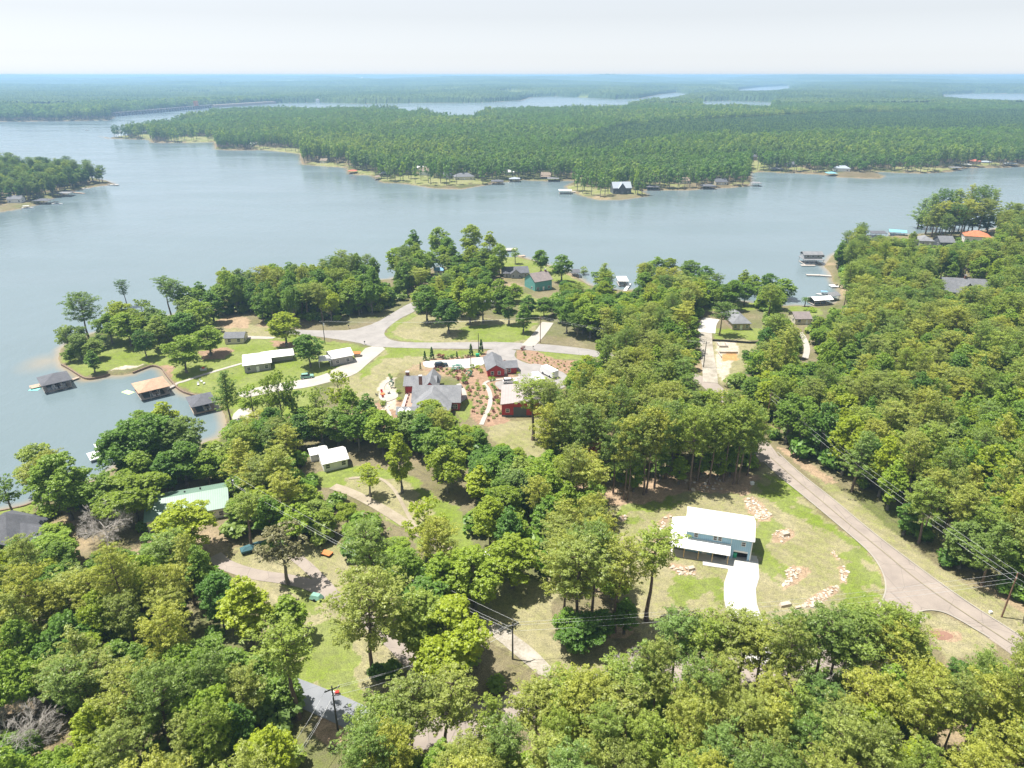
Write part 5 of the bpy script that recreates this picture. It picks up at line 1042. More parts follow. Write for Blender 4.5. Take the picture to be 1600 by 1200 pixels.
k = N("distant_canopy"); a_ = k.n("ShaderNodeAttribute", attribute_name="Col"); k.l(a_.outputs["Color"], k.b.inputs["Base Color"]); k.b.inputs["Roughness"].default_value = 1; k.b.inputs["Specular IOR Level"].default_value = 0
me = mesh_np("distant_woods", np.stack([x, y, z], 1), f, k.m, col, False); tag(link("distant_woods", me), kind='stuff', label="wooded hills stretching to the horizon behind the second channel")
print("TREES", len(TREES), "solo", len(solo), "mass", len(mass), "bush", len(BUSH), "far", len(FP), "headland", len(hl), "pine", sum(t['kind'] == 'pine' for t in solo))
# ------------------------------------------------------------------ haze
mh = bpy.data.materials.new("air_haze"); mh.use_nodes = True; nt = mh.node_tree; nt.nodes.remove(nt.nodes["Principled BSDF"])
pv = nt.nodes.new("ShaderNodeVolumePrincipled"); pv.inputs["Color"].default_value = (*HAZE_COL, 1); pv.inputs["Density"].default_value = HAZE_DENSITY; pv.inputs["Anisotropy"].default_value = .2
nt.links.new(pv.outputs[0], nt.nodes["Material Output"].inputs["Volume"])
tag(MB().box(-34500, 34500, -300, 42500, -3.6, 104.0).build("haze", mh), kind='stuff', label="pale summer haze over the lake")
# ================================================================== BUILDINGS
M['r_white'] = stripes("white_metal_roof", (0.80, 0.80, 0.79), 0, .6, .90, .35, 0, .02)
M['r_whitey'] = stripes("white_metal_roof_panels", (0.78, 0.78, 0.77), 0, .6, .88, .4, 0, .03)
M['r_silver'] = stripes("silver_blue_metal_roof", (0.36, 0.40, 0.45), 0, .6, .85, .4, 0, .05)
M['r_pink'] = stripes("pale_rose_metal_roof", (0.36, 0.31, 0.295), 0, .9, .88, .45, 0, .05)
M['r_green'] = stripes("mint_metal_roof", (0.17, 0.265, 0.21), 0, .5, .88, .4, 0, .08)
M['r_grey'] = shingles("grey_shingle", (0.165, 0.172, 0.19)); M['r_slate'] = shingles("dark_slate_shingle", (0.115, 0.12, 0.14))
M['r_lgrey'] = shingles("light_grey_shingle", (0.215, 0.222, 0.24)); M['r_tan'] = shingles("tan_shingle", (0.25, 0.20, 0.155)); M['r_brown'] = shingles("brown_grey_shingle", (0.235, 0.20, 0.195))
M['r_orange'] = shingles("terracotta_shingle", (0.50, 0.18, 0.09)); M['r_peach'] = shingles("peach_shingle", (0.46, 0.30, 0.21)); M['r_red'] = shingles("red_shingle", (0.45, 0.14, 0.09))
M['r_teal'] = stripes("teal_metal_roof", (0.20, 0.46, 0.56), 0, .5, .88, .4, 0, .06); M['r_blue'] = stripes("sky_blue_tarpaulin_roof", (0.22, 0.42, 0.66), 0, .7, .85, .4)
M['w_blue'] = stripes("blue_board_siding", (0.33, 0.55, 0.72), 0, .42, .82, .6, 0, .03); M['w_red'] = stripes("red_board_siding", (0.42, 0.035, 0.04), 0, .4, .75, .7, 0, .12)
M['w_greyv'] = stripes("grey_panel_siding", (0.34, 0.33, 0.32), 0, .6, .8, .7, 0, .05); M['w_cream'] = stripes("cream_siding", (0.62, 0.57, 0.44), 2, .25, .85, .8, 0, .05)
M['w_white'] = stripes("white_siding", (0.72, 0.72, 0.70), 2, .25, .88, .8, 0, .04); M['w_tan'] = stripes("tan_siding", (0.42, 0.34, 0.25), 2, .25, .85, .8, 0, .06)
M['w_grey'] = stripes("grey_lap_siding", (0.36, 0.37, 0.38), 2, .25, .85, .8, 0, .06); M['w_dark'] = stripes("dark_lap_siding", (0.10, 0.11, 0.12), 2, .25, .8, .8, 0, .08); M['w_teal'] = stripes("teal_siding", (0.12, 0.34, 0.32), 2, .25, .8, .8, 0, .06)
M['trim'] = simple("white_trim_paint", (0.75, 0.75, 0.73), .6, .05); M['glass'] = simple("dark_window_glass", (0.03, 0.035, 0.045), .12, .3, 1, 0, 0, .6)
M['timber'] = simple("raw_pine_timber", (0.62, 0.44, 0.24), .8, .15, 3); M['deckw'] = simple("weathered_deck_boards", (0.40, 0.31, 0.24), .85, .25, 2); M['greywood'] = simple("grey_dock_timber", (0.36, 0.33, 0.30), .9, .25, 2)
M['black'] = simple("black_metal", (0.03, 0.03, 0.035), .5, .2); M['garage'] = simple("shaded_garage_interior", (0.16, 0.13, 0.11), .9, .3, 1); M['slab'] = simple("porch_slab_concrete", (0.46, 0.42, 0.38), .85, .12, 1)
M['whitep'] = simple("white_gloss_paint", (0.80, 0.80, 0.80), .3, .03, 1, 0, 0, .5); M['carblue'] = simple("dark_blue_car_paint", (0.045, 0.07, 0.10), .25, .1, 1, .3, 0, .6); M['tyre'] = simple("black_rubber", (0.02, 0.02, 0.02), .9, .2)
M['gplastic'] = simple("green_plastic", (0.02, 0.32, 0.17), .5, .1); M['redp'] = simple("red_paint", (0.55, 0.04, 0.03), .4, .1); M['tealc'] = simple("teal_boat_cover", (0.055, 0.13, 0.15), .8, .3, 3); M['mint'] = simple("mint_trailer_cover", (0.20, 0.37, 0.30), .7, .15, 2)
M['matcyan'] = simple("cyan_floating_mat", (0.25, 0.75, 0.66), .6, .1); M['matlime'] = simple("lime_floating_mat", (0.62, 0.82, 0.35), .6, .1); M['orange'] = simple("orange_rusty_metal", (0.52, 0.20, 0.07), .8, .3, 3)
M['pole'] = simple("creosote_pole_wood", (0.19, 0.11, 0.075), .9, .3, 3); M['poledk'] = simple("dark_pole_wood", (0.07, 0.07, 0.06), .9, .3, 3); M['alu'] = simple("pale_metal", (0.62, 0.63, 0.65), .4, .1, 1, .5); M['cable'] = simple("aluminium_cable", (0.55, 0.56, 0.57), .5, .05, 1, .2)
M['stone'] = simple("pale_sandstone", (0.46, 0.395, 0.315), .9, .25, 1.6, 0, .05); M['stonew'] = simple("white_sandstone", (0.56, 0.50, 0.44), .9, .15, 1.6, 0, .05); M['walls'] = simple("brown_seawall_stone", (0.22, 0.16, 0.12), .95, .45, 2.2, 0, .08); M['brick'] = simple("red_brown_brick", (0.25, 0.12, 0.09), .9, .3, 4)
def frame_px(p0, p1):
    x0, y0, z0 = g(*p0); x1, y1, z1 = g(*p1)
    return (x0, y0, min(z0, z1)), math.atan2(y1 - y0, x1 - x0), math.hypot(x1 - x0, y1 - y0)
def gable_wall(mb, x0, x1, y0, y1, z0, h, rh, along='x'):
    if along == 'x': mb.prism([(y0, z0), (y1, z0), (y1, h), ((y0 + y1) / 2, h + rh), (y0, h)], 'x', x0, x1)
    else: mb.prism([(x0, z0), (x1, z0), (x1, h), ((x0 + x1) / 2, h + rh), (x0, h)], 'y', y0, y1)
def gable_roof(mb, x0, x1, y0, y1, h, rh, along='x', ov=.45, th=.16):
    a, b = (y0, y1) if along == 'x' else (x0, x1); m = (a + b) / 2; s = rh / (m - a); k = ov * s; e = .03
    pr = [(a - ov, h - k + e), (m, h + rh + e), (b + ov, h - k + e), (b + ov, h - k + th + e), (m, h + rh + th + e), (a - ov, h - k + th + e)]
    c0, c1 = (x0, x1) if along == 'x' else (y0, y1)
    mb.prism(pr, along, c0 - ov, c1 + ov)
def hip_roof(mb, x0, x1, y0, y1, h, rh, ov=.5, th=.16):
    X0, X1, Y0, Y1 = x0 - ov, x1 + ov, y0 - ov, y1 + ov; n = len(mb.v); dx = min((X1 - X0), (Y1 - Y0)) / 2
    lx = (X1 - X0) >= (Y1 - Y0); ym = (Y0 + Y1) / 2; xm = (X0 + X1) / 2
    r0, r1 = ((X0 + dx, ym), (X1 - dx, ym)) if lx else ((xm, Y0 + dx), (xm, Y1 - dx))
    mb.v += [(X0, Y0, h), (X1, Y0, h), (X1, Y1, h), (X0, Y1, h), (X0, Y0, h + th), (X1, Y0, h + th), (X1, Y1, h + th), (X0, Y1, h + th), (*r0, h + rh + th), (*r1, h + rh + th)]
    q = [(3, 2, 1, 0), (0, 1, 5, 4), (1, 2, 6, 5), (2, 3, 7, 6), (3, 0, 4, 7)]
    q += [(4, 5, 9, 8), (5, 6, 9), (6, 7, 8, 9), (7, 4, 8)] if lx else [(4, 5, 8), (5, 6, 9, 8), (6, 7, 9), (7, 4, 8, 9)]
    mb.f += [tuple(n + i for i in t) for t in q]
def shed_roof(mb, x0, x1, y0, y1, zf, zb, ov=.3, th=.14):
    s = (zb - zf) / (y1 - y0); a, b = zf - ov * s, zb
    mb.prism([(y0 - ov, a), (y1, b), (y1, b + th), (y0 - ov, a + th)], 'x', x0 - ov, x1 + ov)
def window(root, x, z, w=1.0, h=1.2, y=0.0, side='front', mull=True, fm='trim'):
    o = .05
    if side == 'front':
        f = MB(); f.box(x - w / 2 - .1, x + w / 2 + .1, y - o, y - .004, z - .1, z); f.box(x - w / 2 - .1, x + w / 2 + .1, y - o, y - .004, z + h, z + h + .1); f.box(x - w / 2 - .1, x - w / 2, y - o, y - .004, z, z + h); f.box(x + w / 2, x + w / 2 + .1, y - o, y - .004, z, z + h)
        if mull: f.box(x - w / 2, x + w / 2, y - o + .01, y - .026, z + h / 2 - .04, z + h / 2 + .04)
        p = MB().box(x - w / 2, x + w / 2, y - .025, y - .006, z, z + h)
    else:   # wall facing -x or +x; here x is the depth along the wall and y the wall's place
        sgn = -1 if side == 'left' else 1; a, b = sorted((y + sgn * .004, y + sgn * o)); c, d_ = sorted((y + sgn * .006, y + sgn * .025))
        f = MB(); f.box(a, b, x - w / 2 - .1, x + w / 2 + .1, z - .1, z); f.box(a, b, x - w / 2 - .1, x + w / 2 + .1, z + h, z + h + .1); f.box(a, b, x - w / 2 - .1, x - w / 2, z, z + h); f.box(a, b, x + w / 2, x + w / 2 + .1, z, z + h)
        p = MB().box(c, d_, x - w / 2, x + w / 2, z, z + h)
    fo = f.build('window', M[fm], root); p.build('pane', M['glass'], fo); return fo
def door(root, x, z=0.02, w=1.0, h=2.1, y=0.0, m='trim'):
    d_ = MB().box(x - w / 2, x + w / 2, y - .06, y - .004, z, z + h).build('door', M[m], root); MB().box(x + w * .3, x + w * .38, y - .12, y - .06, z + 1, z + 1.05).build('handle', M['black'], d_); return d_
def chimney(root, x, y, z0, z1, s=.8, m='brick'):
    c = MB().box(x - s / 2, x + s / 2, y - s / 2, y + s / 2, z0, z1).build('chimney', M[m], root); MB().box(x - s / 2 - .08, x + s / 2 + .08, y - s / 2 - .08, y + s / 2 + .08, z1, z1 + .15).build('cap', M['alu'], c)
def house(name, label, cat, p0, p1, depth, wh, rh, style='gable', rm='r_grey', wm='w_white', nwin=3, group=None, win_h=1.2, dr=True, base=-1.2, small=False, cross=None, chim=None, side_win=True):
    (x, y, z), rz, L = frame_px(p0, p1); root = empty(name, (x, y, z), rz, label, cat, group)
    w_ = MB(); r_ = MB()
    if style == 'hip': w_.box(0, L, 0, depth, base, wh - .002); hip_roof(r_, 0, L, 0, depth, wh, rh)
    elif style == 'gabley': gable_wall(w_, 0, L, 0, depth, base, wh, rh, 'y'); gable_roof(r_, 0, L, 0, depth, wh, rh, 'y')
    elif style == 'cross':
        gable_wall(w_, 0, L, 0, depth, base, wh, rh * .9, 'x'); gable_roof(r_, 0, L, 0, depth, wh, rh * .9, 'x')
        gable_wall(w_, L * .28, L * .66, -1.2, depth * .5 - .05, base, wh, rh * .86, 'y'); gable_roof(r_, L * .28, L * .66, -1.2, depth * .5 - .1, wh, rh * .86, 'y')
    else: gable_wall(w_, 0, L, 0, depth, base, wh, rh, 'x'); gable_roof(r_, 0, L, 0, depth, wh, rh, 'x')
    w_.build('wall', M[wm], root); ro = r_.build('roof', M[rm], root)
    yf = 0.0 if style != 'cross' else 0.0
    for i in range(nwin):
        cx = L * (i + .5) / nwin
        if style == 'cross' and L * .24 < cx < L * .70: window(root, cx, .9, min(1.1, L / nwin * .5), win_h, -1.2, fm='trim')
        elif dr and i == nwin // 2: door(root, cx, y=yf)
        else: window(root, cx, .95, min(1.2, L / nwin * .5), win_h, yf)
    if side_win: window(root, depth * .3, .95, 1.0, 1.1, 0.0, 'left'); window(root, depth * .3, .95, 1.0, 1.1, L, 'right')
    if chim: chimney(root, L * chim, depth * .5, wh, wh + rh + 1.0, .8)
    return root, L
# ---- the blue house
hx_, hy_ = at(1073.5, 829.5, 10.2); root_z = g(1110, 868)[2]
hx_, hy_ = 37.9, 123.7
rz = R(-16); bh = empty('blue_house', (hx_, hy_, root_z + .05), rz, "two-storey blue board house with white metal roof, porch and open garage", "house")
L, D, WH, RH = 13.6, 8.6, 5.65, 1.8
w_ = MB(); gable_wall(w_, 0, 9.2, 0, D, -1, WH, RH); 
# garage bay: wall with an opening
gx0, gx1, gh = 10.1, 13.0, 2.35
w_.box(9.2, gx0, 0, .2, -1, WH); w_.box(gx1, L, 0, .2, -1, WH); w_.box(gx0, gx1, 0, .2, gh, WH); gable_wall(w_, L - .2, L, .2, D, -1, WH, RH - .05); w_.box(9.2, L - .2, D - .2, D, -1, WH)
w_.build('wall', M['w_blue'], bh)
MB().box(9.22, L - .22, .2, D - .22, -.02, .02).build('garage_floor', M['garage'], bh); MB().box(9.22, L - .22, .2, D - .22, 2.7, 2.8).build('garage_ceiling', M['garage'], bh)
MB().box(gx0, gx1, .08, .14, gh - .5, gh).build('garage_door', M['trim'], bh)
r_ = MB(); gable_roof(r_, 0, L, 0, D, WH, RH, 'x', .4, .14); r_.build('roof', M['r_white'], bh)
MB().box(-.38, L + .38, -.47, -.405, WH - .25, WH - .02).build('fascia', M['trim'], bh)
# low roof: porch in front and lean-to wing on the left, mitred at the corner
lo, hi_ = 2.7, 3.5; PF = -2.5; PL = -3.1
lr = MB(); n = 0
lr.hull8([(PL - .3, PF - .3, lo - .12), (9.3, PF - .3, lo - .12), (9.3, -.01, hi_), (-.01, -.01, hi_)], [(PL - .3, PF - .3, lo), (9.3, PF - .3, lo), (9.3, -.01, hi_ + .12), (-.01, -.01, hi_ + .12)])
lr.hull8([(PL - .3, PF - .3, lo - .121), (-.012, -.012, hi_), (-.012, 8.2, hi_), (PL - .3, 8.2, lo - .121)], [(PL - .3, PF - .3, lo + .001), (-.012, -.012, hi_ + .121), (-.012, 8.2, hi_ + .121), (PL - .3, 8.2, lo + .001)])
lr.build('porch_roof', M['r_whitey'], bh)
MB().box(PL + .2, -.02, .6, 8.0, -1, lo - .02).build('side_wing', M['w_blue'], bh)
MB().box(PL, 9.25, PF, -.02, -.9, .06).box(PL, PL + .3, -.02, 8, -.9, .02).build('porch_floor', M['slab'], bh)
MB().box(5.2, 9.2, PF - .45, PF - .01, -.6, -.02).build('step', M['timber'], bh)
for xx in (PL + .1, -.1, 2.9, 5.8, 9.0): MB().box(xx - .09, xx + .09, PF + .05, PF + .23, .06, lo - .12).build('post', M['timber'], bh)
MB().box(6.1, 8.7, -.75, -.15, .5, .95).box(6.15, 6.25, -.7, -.6, .06, .5).box(8.5, 8.6, -.7, -.6, .06, .5).build('porch_bench', M['black'], bh)
window(bh, 1.6, .9, 1.4, 1.4, -.0); door(bh, 4.2); window(bh, 6.6, .9, 1.4, 1.4, 0)
for xx, ww in ((2.0, .7), (6.0, .65), (6.98, .65), (11.9, .7)): window(bh, xx, 4.1 if xx < 8 else 3.7, ww, .95, 0)
for a_, b_ in ((3.0, 5.9), (8.6, 6.6), (11.4, 5.6)): MB().tube((a_, b_, 5.6), (a_, b_, 7.55 - abs(b_ - 4.3) * .42 + .35), .07, None, 8).build('vent_pipe', M['alu'], bh)
MB().box(-.4, L + .4, -.56, -.475, WH - .2, WH - .08).build('gutter', M['trim'], bh); MB().box(L + .0, L + .09, -.12, -.03, -.2, WH - .1).build('downpipe', M['trim'], bh)
MB().box(9.32, 9.42, -.09, -.003, -.1, WH - .3).box(L - .12, L + .02, -.09, -.003, -.3, WH - .3).build('corner_board', M['trim'], bh)
MB().box(L + .02, L + 1.6, .3, 2.0, -.5, .28).build('side_pad', M['slab'], bh)
bx, by, bz = g(1147.5, 872.5)
def bin_(name, label, p, m, cat="bin", s=1.0):
    x_, y_, z_ = g(*p); o = empty(name, (x_, y_, z_ + .06), -.25, label, cat)
    MB().hull8([(-.27 * s, -.3 * s, .1), (.27 * s, -.3 * s, .1), (.27 * s, .3 * s, .1), (-.27 * s, .3 * s, .1)], [(-.33 * s, -.38 * s, 1.15 * s), (.33 * s, -.38 * s, 1.15 * s), (.33 * s, .38 * s, 1.15 * s), (-.33 * s, .38 * s, 1.15 * s)]).build('body', m, o)
    MB().box(-.36 * s, .36 * s, -.42 * s, .42 * s, 1.16 * s, 1.26 * s).build('lid', m, o)
    for q in (-1, 1): MB().tube((q * .28 * s, .3 * s, .12), (q * .36 * s, .3 * s, .12), .12, None, 10).build('wheel', M['tyre'], o)
bin_('wheelie_bin', "green wheeled bin standing before the open garage of the blue house", (1147.5, 871), M['gplastic'], s=1.15)
# ---- the red house with the long grey roof
(x, y, z), rz, L = frame_px((622, 652), (714, 650)); 
z = g(668, 640)[2]; rz = R(0); s_ = depth_of(x, y, z) / FPX
rh_ = empty('red_house', (x, y, z), rz, "rambling red-walled house with a large grey shingle roof, brick terrace and chimneys", "house")
W = M['w_red']; q = lambda a, b: ((a - 622) * s_)
def P(px): return (px - 622) * s_
w_ = MB(); r_ = MB()
gable_wall(w_, P(643), P(717), 4, 14.5, -1, 3.2, 3.2, 'x'); gable_roof(r_, P(643), P(717), 4, 14.5, 3.2, 3.2, 'x', .5)
w_.box(P(646), P(703), -2.0, 9, -1, 3.08); hip_roof(r_, P(646), P(703), -2.0, 14.0, 3.1, 3.35, .5)
gable_wall(w_, P(621), P(672), 17, 23.5, -1, 3.0, 1.9, 'x'); gable_roof(r_, P(621), P(672), 17, 23.5, 3.0, 1.9, 'x', .5)
gable_wall(w_, P(654), P(676), 14, 24.5, -1, 3.0, 2.3, 'y'); gable_roof(r_, P(654), P(676), 14.2, 24.8, 3.05, 2.4, 'y', .5)
gable_wall(w_, P(624), P(652), -3.6, .6, -1, 2.7, 1.3, 'x'); gable_roof(r_, P(624), P(652), -3.6, .6, 2.7, 1.3, 'x', .4)
w_.build('wall', W, rh_); r_.build('roof', M['r_lgrey'], rh_)
for xx in (630, 641):
    d_ = MB(); gable_wall(d_, P(xx) - .6, P(xx) + .6, -3.9, -2.2, 2.75, 3.6, .4, 'y'); do_ = d_.build('dormer', M['w_red'], rh_); d_ = MB(); gable_roof(d_, P(xx) - .6, P(xx) + .6, -3.9, -2.2, 3.6, .4, 'y', .15, .1); d_.build('dormer_roof', M['trim'], do_)
    MB().box(P(xx) - .35, P(xx) + .35, -3.94, -3.905, 2.9, 3.5).build('pane', M['glass'], do_)
MB().box(P(629), P(644), .7, 16.9, -.6, .35).build('terrace', M['brick' if 0 else 'deckp'] if 'deckp' in M else simple("peach_terrace_paving", (0.38, 0.27, 0.205), .85, .12, 2), rh_)
MB().box(P(622), P(629) - .01, .7, 16.9, -.6, .1).build('lower_terrace', M['slab'], rh_)
for i in range(6): MB().box(P(629) - .12, P(629) + .02, 1 + i * 2.6, 2.9 + i * 2.6, .36, .95).build('planter', M['brick'], rh_)
chimney(rh_, P(624), 20.8, 1, 6.2, 1.1); chimney(rh_, P(650), 14.3, 4, 7.6, 1.0); 
for xx in (705.5, 708.5, 711.5): window(rh_, P(xx), .7, .75, 1.6, 4.0)
window(rh_, P(660), .8, 1.2, 1.4, -2.0); door(rh_, P(675), y=-2.0); window(rh_, P(690), .8, 1.2, 1.4, -2.0)
window(rh_, P(627), .9, .9, 1.1, -3.6); window(rh_, P(646), .9, .9, 1.1, -3.6)
for xx in (622.5, 636, 645): MB().box(P(xx) - .15, P(xx) + .15, 16.2, 16.5, .1, 2.9).build('post', M['brick'], rh_)
MB().box(P(703) + .1, P(718), 1.2, 3.9, -.5, .12).build('patio_slab', M['slab'], rh_)
# ---- the little red studio and the big red barn
(x, y, z), rz, L = frame_px((762, 588.5), (801, 586)); st = empty('red_studio', (x, y, z), R(8), "small red outbuilding with a wavy-looking grey cross-gabled roof beside the paved lot", "outbuilding")
w_ = MB(); r_ = MB(); gable_wall(w_, 0, 5.8, -.5, 11.5, -1, 2.7, 1.7, 'y'); gable_roof(r_, 0, 5.8, -.5, 11.5, 2.7, 1.7, 'y', .5); gable_wall(w_, 4.5, 10.4, 1.2, 6.4, -1, 2.6, 1.35, 'x'); gable_roof(r_, 4.2, 10.4, 1.2, 6.4, 2.6, 1.35, 'x', .5)
w_.build('wall', W, st); r_.build('roof', M['r_grey'], st)
window(st, 1.6, .8, .9, 1.2, -.5); window(st, 4.0, .8, .9, 1.2, -.5); window(st, 7.8, .8, .9, 1.2, 1.2); door(st, 6.5, y=1.2)
(x, y, z), rz, L = frame_px((784, 651), (812, 650)); bn = empty('red_barn', (x, y, z), R(-1), "big red barn with a pale rosy metal roof behind the lone pine", "barn")
w_ = MB(); r_ = MB(); LB = 13.5; DB = 13.5
w_.prism([(0, -1), (LB, -1), (LB, 3.4), (LB * .74, 5.6), (0, 4.2)], 'y', 0, DB); w_.build('wall', W, bn)
r_.prism([(-.4, 4.2), (LB * .74, 5.66), (LB + .4, 3.3), (LB + .4, 3.45), (LB * .74, 5.82), (-.4, 4.36)], 'y', -.4, DB + .4); r_.build('roof', M['r_pink'], bn)
MB().box(-.01, LB + .01, -.012, DB + .01, -1, .55).build('base_course', simple("slate_base_course", (0.12, 0.15, 0.17), .8), bn); MB().box(3.6, 7.6, -.06, -.014, .55, 3.3).build('sliding_door', M['w_dark'], bn); window(bn, 1.8, 1.6, 1.0, 1.0, 0)
# ---- the rest of the near lots
h1, L1 = house('metal_roofed_house', "grey-sided house with a bright white metal hip roof above the walkway to the cove", "house", (383, 583.5), (424, 577), 10.5, 3.0, 1.9, 'hip', 'r_white', 'w_greyv', 3)
w_ = MB(); r_ = MB(); w_.box(L1 + .002, L1 + 8.2, 6.2, 11.5, -1, 2.8); hip_roof(r_, L1 - 2.5, L1 + 8.2, 5.2, 11.5, 2.85, 1.45); w_.build('wing', M['w_greyv'], h1); r_.build('wing_roof', M['r_whitey'], h1); MB().box(L1, L1 + 8.2, 3.6, 6.2, -.9, .05).build('walk', M['slab'], h1)
house('metal_garage', "long grey garage with a white metal gable roof at the mouth of the concrete drive", "garage", (520, 573), (552, 566), 7.5, 3.2, 1.5, 'gable', 'r_white', 'w_greyv', 2, dr=False)
x_, y_, z_ = g(512, 574); r0_ = empty('open_carport', (x_, y_, z_), R(14), "white-roofed open carport joined to the left of the long grey garage", "carport"); MB().box(-3.0, 1.6, 0, 5.5, 2.5, 2.68).build('roof', M['r_whitey'], r0_)
for a_, b_ in ((-2.8, .2), (1.2, .2), (-2.8, 5.2), (1.2, 5.2)): MB().box(a_ - .08, a_ + .08, b_ - .08, b_ + .08, -.4, 2.5).build('post', M['trim'], r0_)
house('tan_outbuilding', "small tan outbuilding with a grey roof beside the bare-earth tree", "outbuilding", (352, 538), (381, 536.5), 6.2, 2.6, 1.3, 'gable', 'r_grey', 'w_cream', 2, dr=False)
x_, y_, z_ = g(547, 559); s0 = empty('garden_shed', (x_, y_, z_), R(10), "tiny orange-brown shed on the grass by the long grey garage", "shed"); a_ = MB(); gable_wall(a_, 8.5 - 7, 3.8, 0, 1.8, -.2, 1.5, .5, 'x'); a_.build('wall', M['w_tan'], s0); a_ = MB(); gable_roof(a_, 1.5, 3.8, 0, 1.8, 1.5, .5, 'x', .2, .08); a_.build('roof', M['orange'], s0)
house('white_shed_house', "small white house with a white metal gable roof at the head of the clearing", "house", (507, 738), (544, 729), 6.8, 2.7, 1.35, 'gable', 'r_whitey', 'w_white', 3)
x_, y_, z_ = g(487, 722); s0 = empty('low_white_shed', (x_, y_, z_), R(25), "low white-roofed shed half hidden left of the white shed house", "shed"); a_ = MB(); gable_wall(a_, 0, 4.6, 0, 4, -.4, 2.1, .6, 'x'); a_.build('wall', M['w_white'], s0); a_ = MB(); gable_roof(a_, 0, 4.6, 0, 4, 2.1, .6, 'x', .25, .1); a_.build('roof', M['r_whitey'], s0)
# green roof house: ridge runs towards the lake
x_, y_, z_ = g(262, 826); gh_ = empty('green_roofed_house', (x_, y_, z_), R(20), "white house under a large mint-green metal roof among the left-hand trees", "house")
a_ = MB(); gable_wall(a_, -4, 13.5, 0, 11, -1, 3.1, 1.9, 'x'); a_.build('wall', M['w_white'], gh_); a_ = MB(); gable_roof(a_, -4, 13.5, 0, 11, 3.1, 1.9, 'x', .5); a_.build('roof', M['r_green'], gh_)
for xx in (-2.4, 1.2, 5.0, 9.0, 12.0): window(gh_, xx, 1.0, .9, 1.1)
window(gh_, 3.0, 1.0, .9, 1.1, -4.0, 'left'); window(gh_, 7.5, 1.0, .9, 1.1, -4.0, 'left')
for a, b in ((4, 7.8), (7.5, 8.2)): MB().box(a - .18, a + .18, b - .18, b + .18, 3.8, 4.75).build('roof_vent', M['black'], gh_)
# slate roofed house at the left edge
x_, y_, z_ = g(-12, 868); lh = empty('slate_roofed_house', (x_, y_, z_), R(-16), "dark slate hip-roofed house half out of view at the left edge", "house")
a_ = MB(); a_.box(-6, 4.5, 1, 11, -1, 3.1); a_.box(4.5, 12, 3.5, 9, -1, 2.9); a_.build('wall', M['w_cream'], lh); a_ = MB(); hip_roof(a_, -6, 4.5, 1, 11, 3.15, 4.0); a_.build('roof', M['r_slate'], lh); a_ = MB(); gable_roof(a_, 1.5, 12, 3.5, 9, 2.95, 1.9, 'x', .4); a_.build('wing_roof', M['r_slate'], lh)
window(lh, 7, .9, 1.2, 1.2, 3.5); window(lh, 1, .9, 1.2, 1.2, 1.0); window(lh, -3, .9, 1.2, 1.2, 1.0)
# lots north of the middle wood
house('slate_bungalow', "dark slate-roofed bungalow on the lake lawn beside the teal house", "house", (787, 434), (826, 434), 11, 2.8, 2.2, 'cross', 'r_slate', 'w_grey', 4)
h2, L2 = house('teal_house', "tall teal-sided house with a faded brown roof near the lake shore", "house", (836, 455), (862, 452), 10, 5.2, 3.0, 'gable', 'r_brown', 'w_teal', 3, chim=.92)
house('grey_cottage', "grey hip-roofed cottage with a tan gable at the top of the gravel drive", "house", (1144, 515.5), (1171, 515.5), 15, 2.8, 2.6, 'hip', 'r_lgrey', 'w_tan', 3)
house('dusty_roofed_cottage', "small house with a dusty brown roof behind the palm lawn", "house", (1242, 507), (1266, 507), 8, 2.6, 1.8, 'gable', 'r_brown', 'w_cream', 2)
house('large_grey_house', "large grey house with steep stacked roofs deep in the right-hand wood", "house", (1473, 468), (1545, 470), 14, 4.0, 5.5, 'cross', 'r_grey', 'w_grey', 5, chim=.5)
house('orange_roofed_house', "white house with an orange tiled roof at the right lake shore", "house", (1506, 378), (1546, 380), 12, 3.8, 2.8, 'hip', 'r_orange', 'w_white', 4)
house('grey_shore_house', "grey-roofed shore house, left of two below the far pine grove", "house", (1436, 384), (1458, 384), 10, 3.0, 2.5, 'hip', 'r_lgrey', 'w_grey', 2)
house('slate_shore_house', "dark grey shore house just left of the orange roof", "house", (1468, 386), (1490, 386), 10, 3.0, 2.8, 'gable', 'r_grey', 'w_dark', 2)
house('blue_roofed_shed', "small shed with a sky-blue roof among the far lake lot trees", "shed", (679, 429), (692, 429), 5, 2.4, .9, 'gable', 'r_blue', 'w_white', 1, dr=False)
for i_, (a, b, py, dp, wh, rh, stl, rm, wm, lab) in enumerate(FARH): house(('lakeside_house', 'lakeside_cottage')[i_ % 2], lab, "house", (a, py), (b, py), dp, wh, rh, stl, rm, wm, 3)
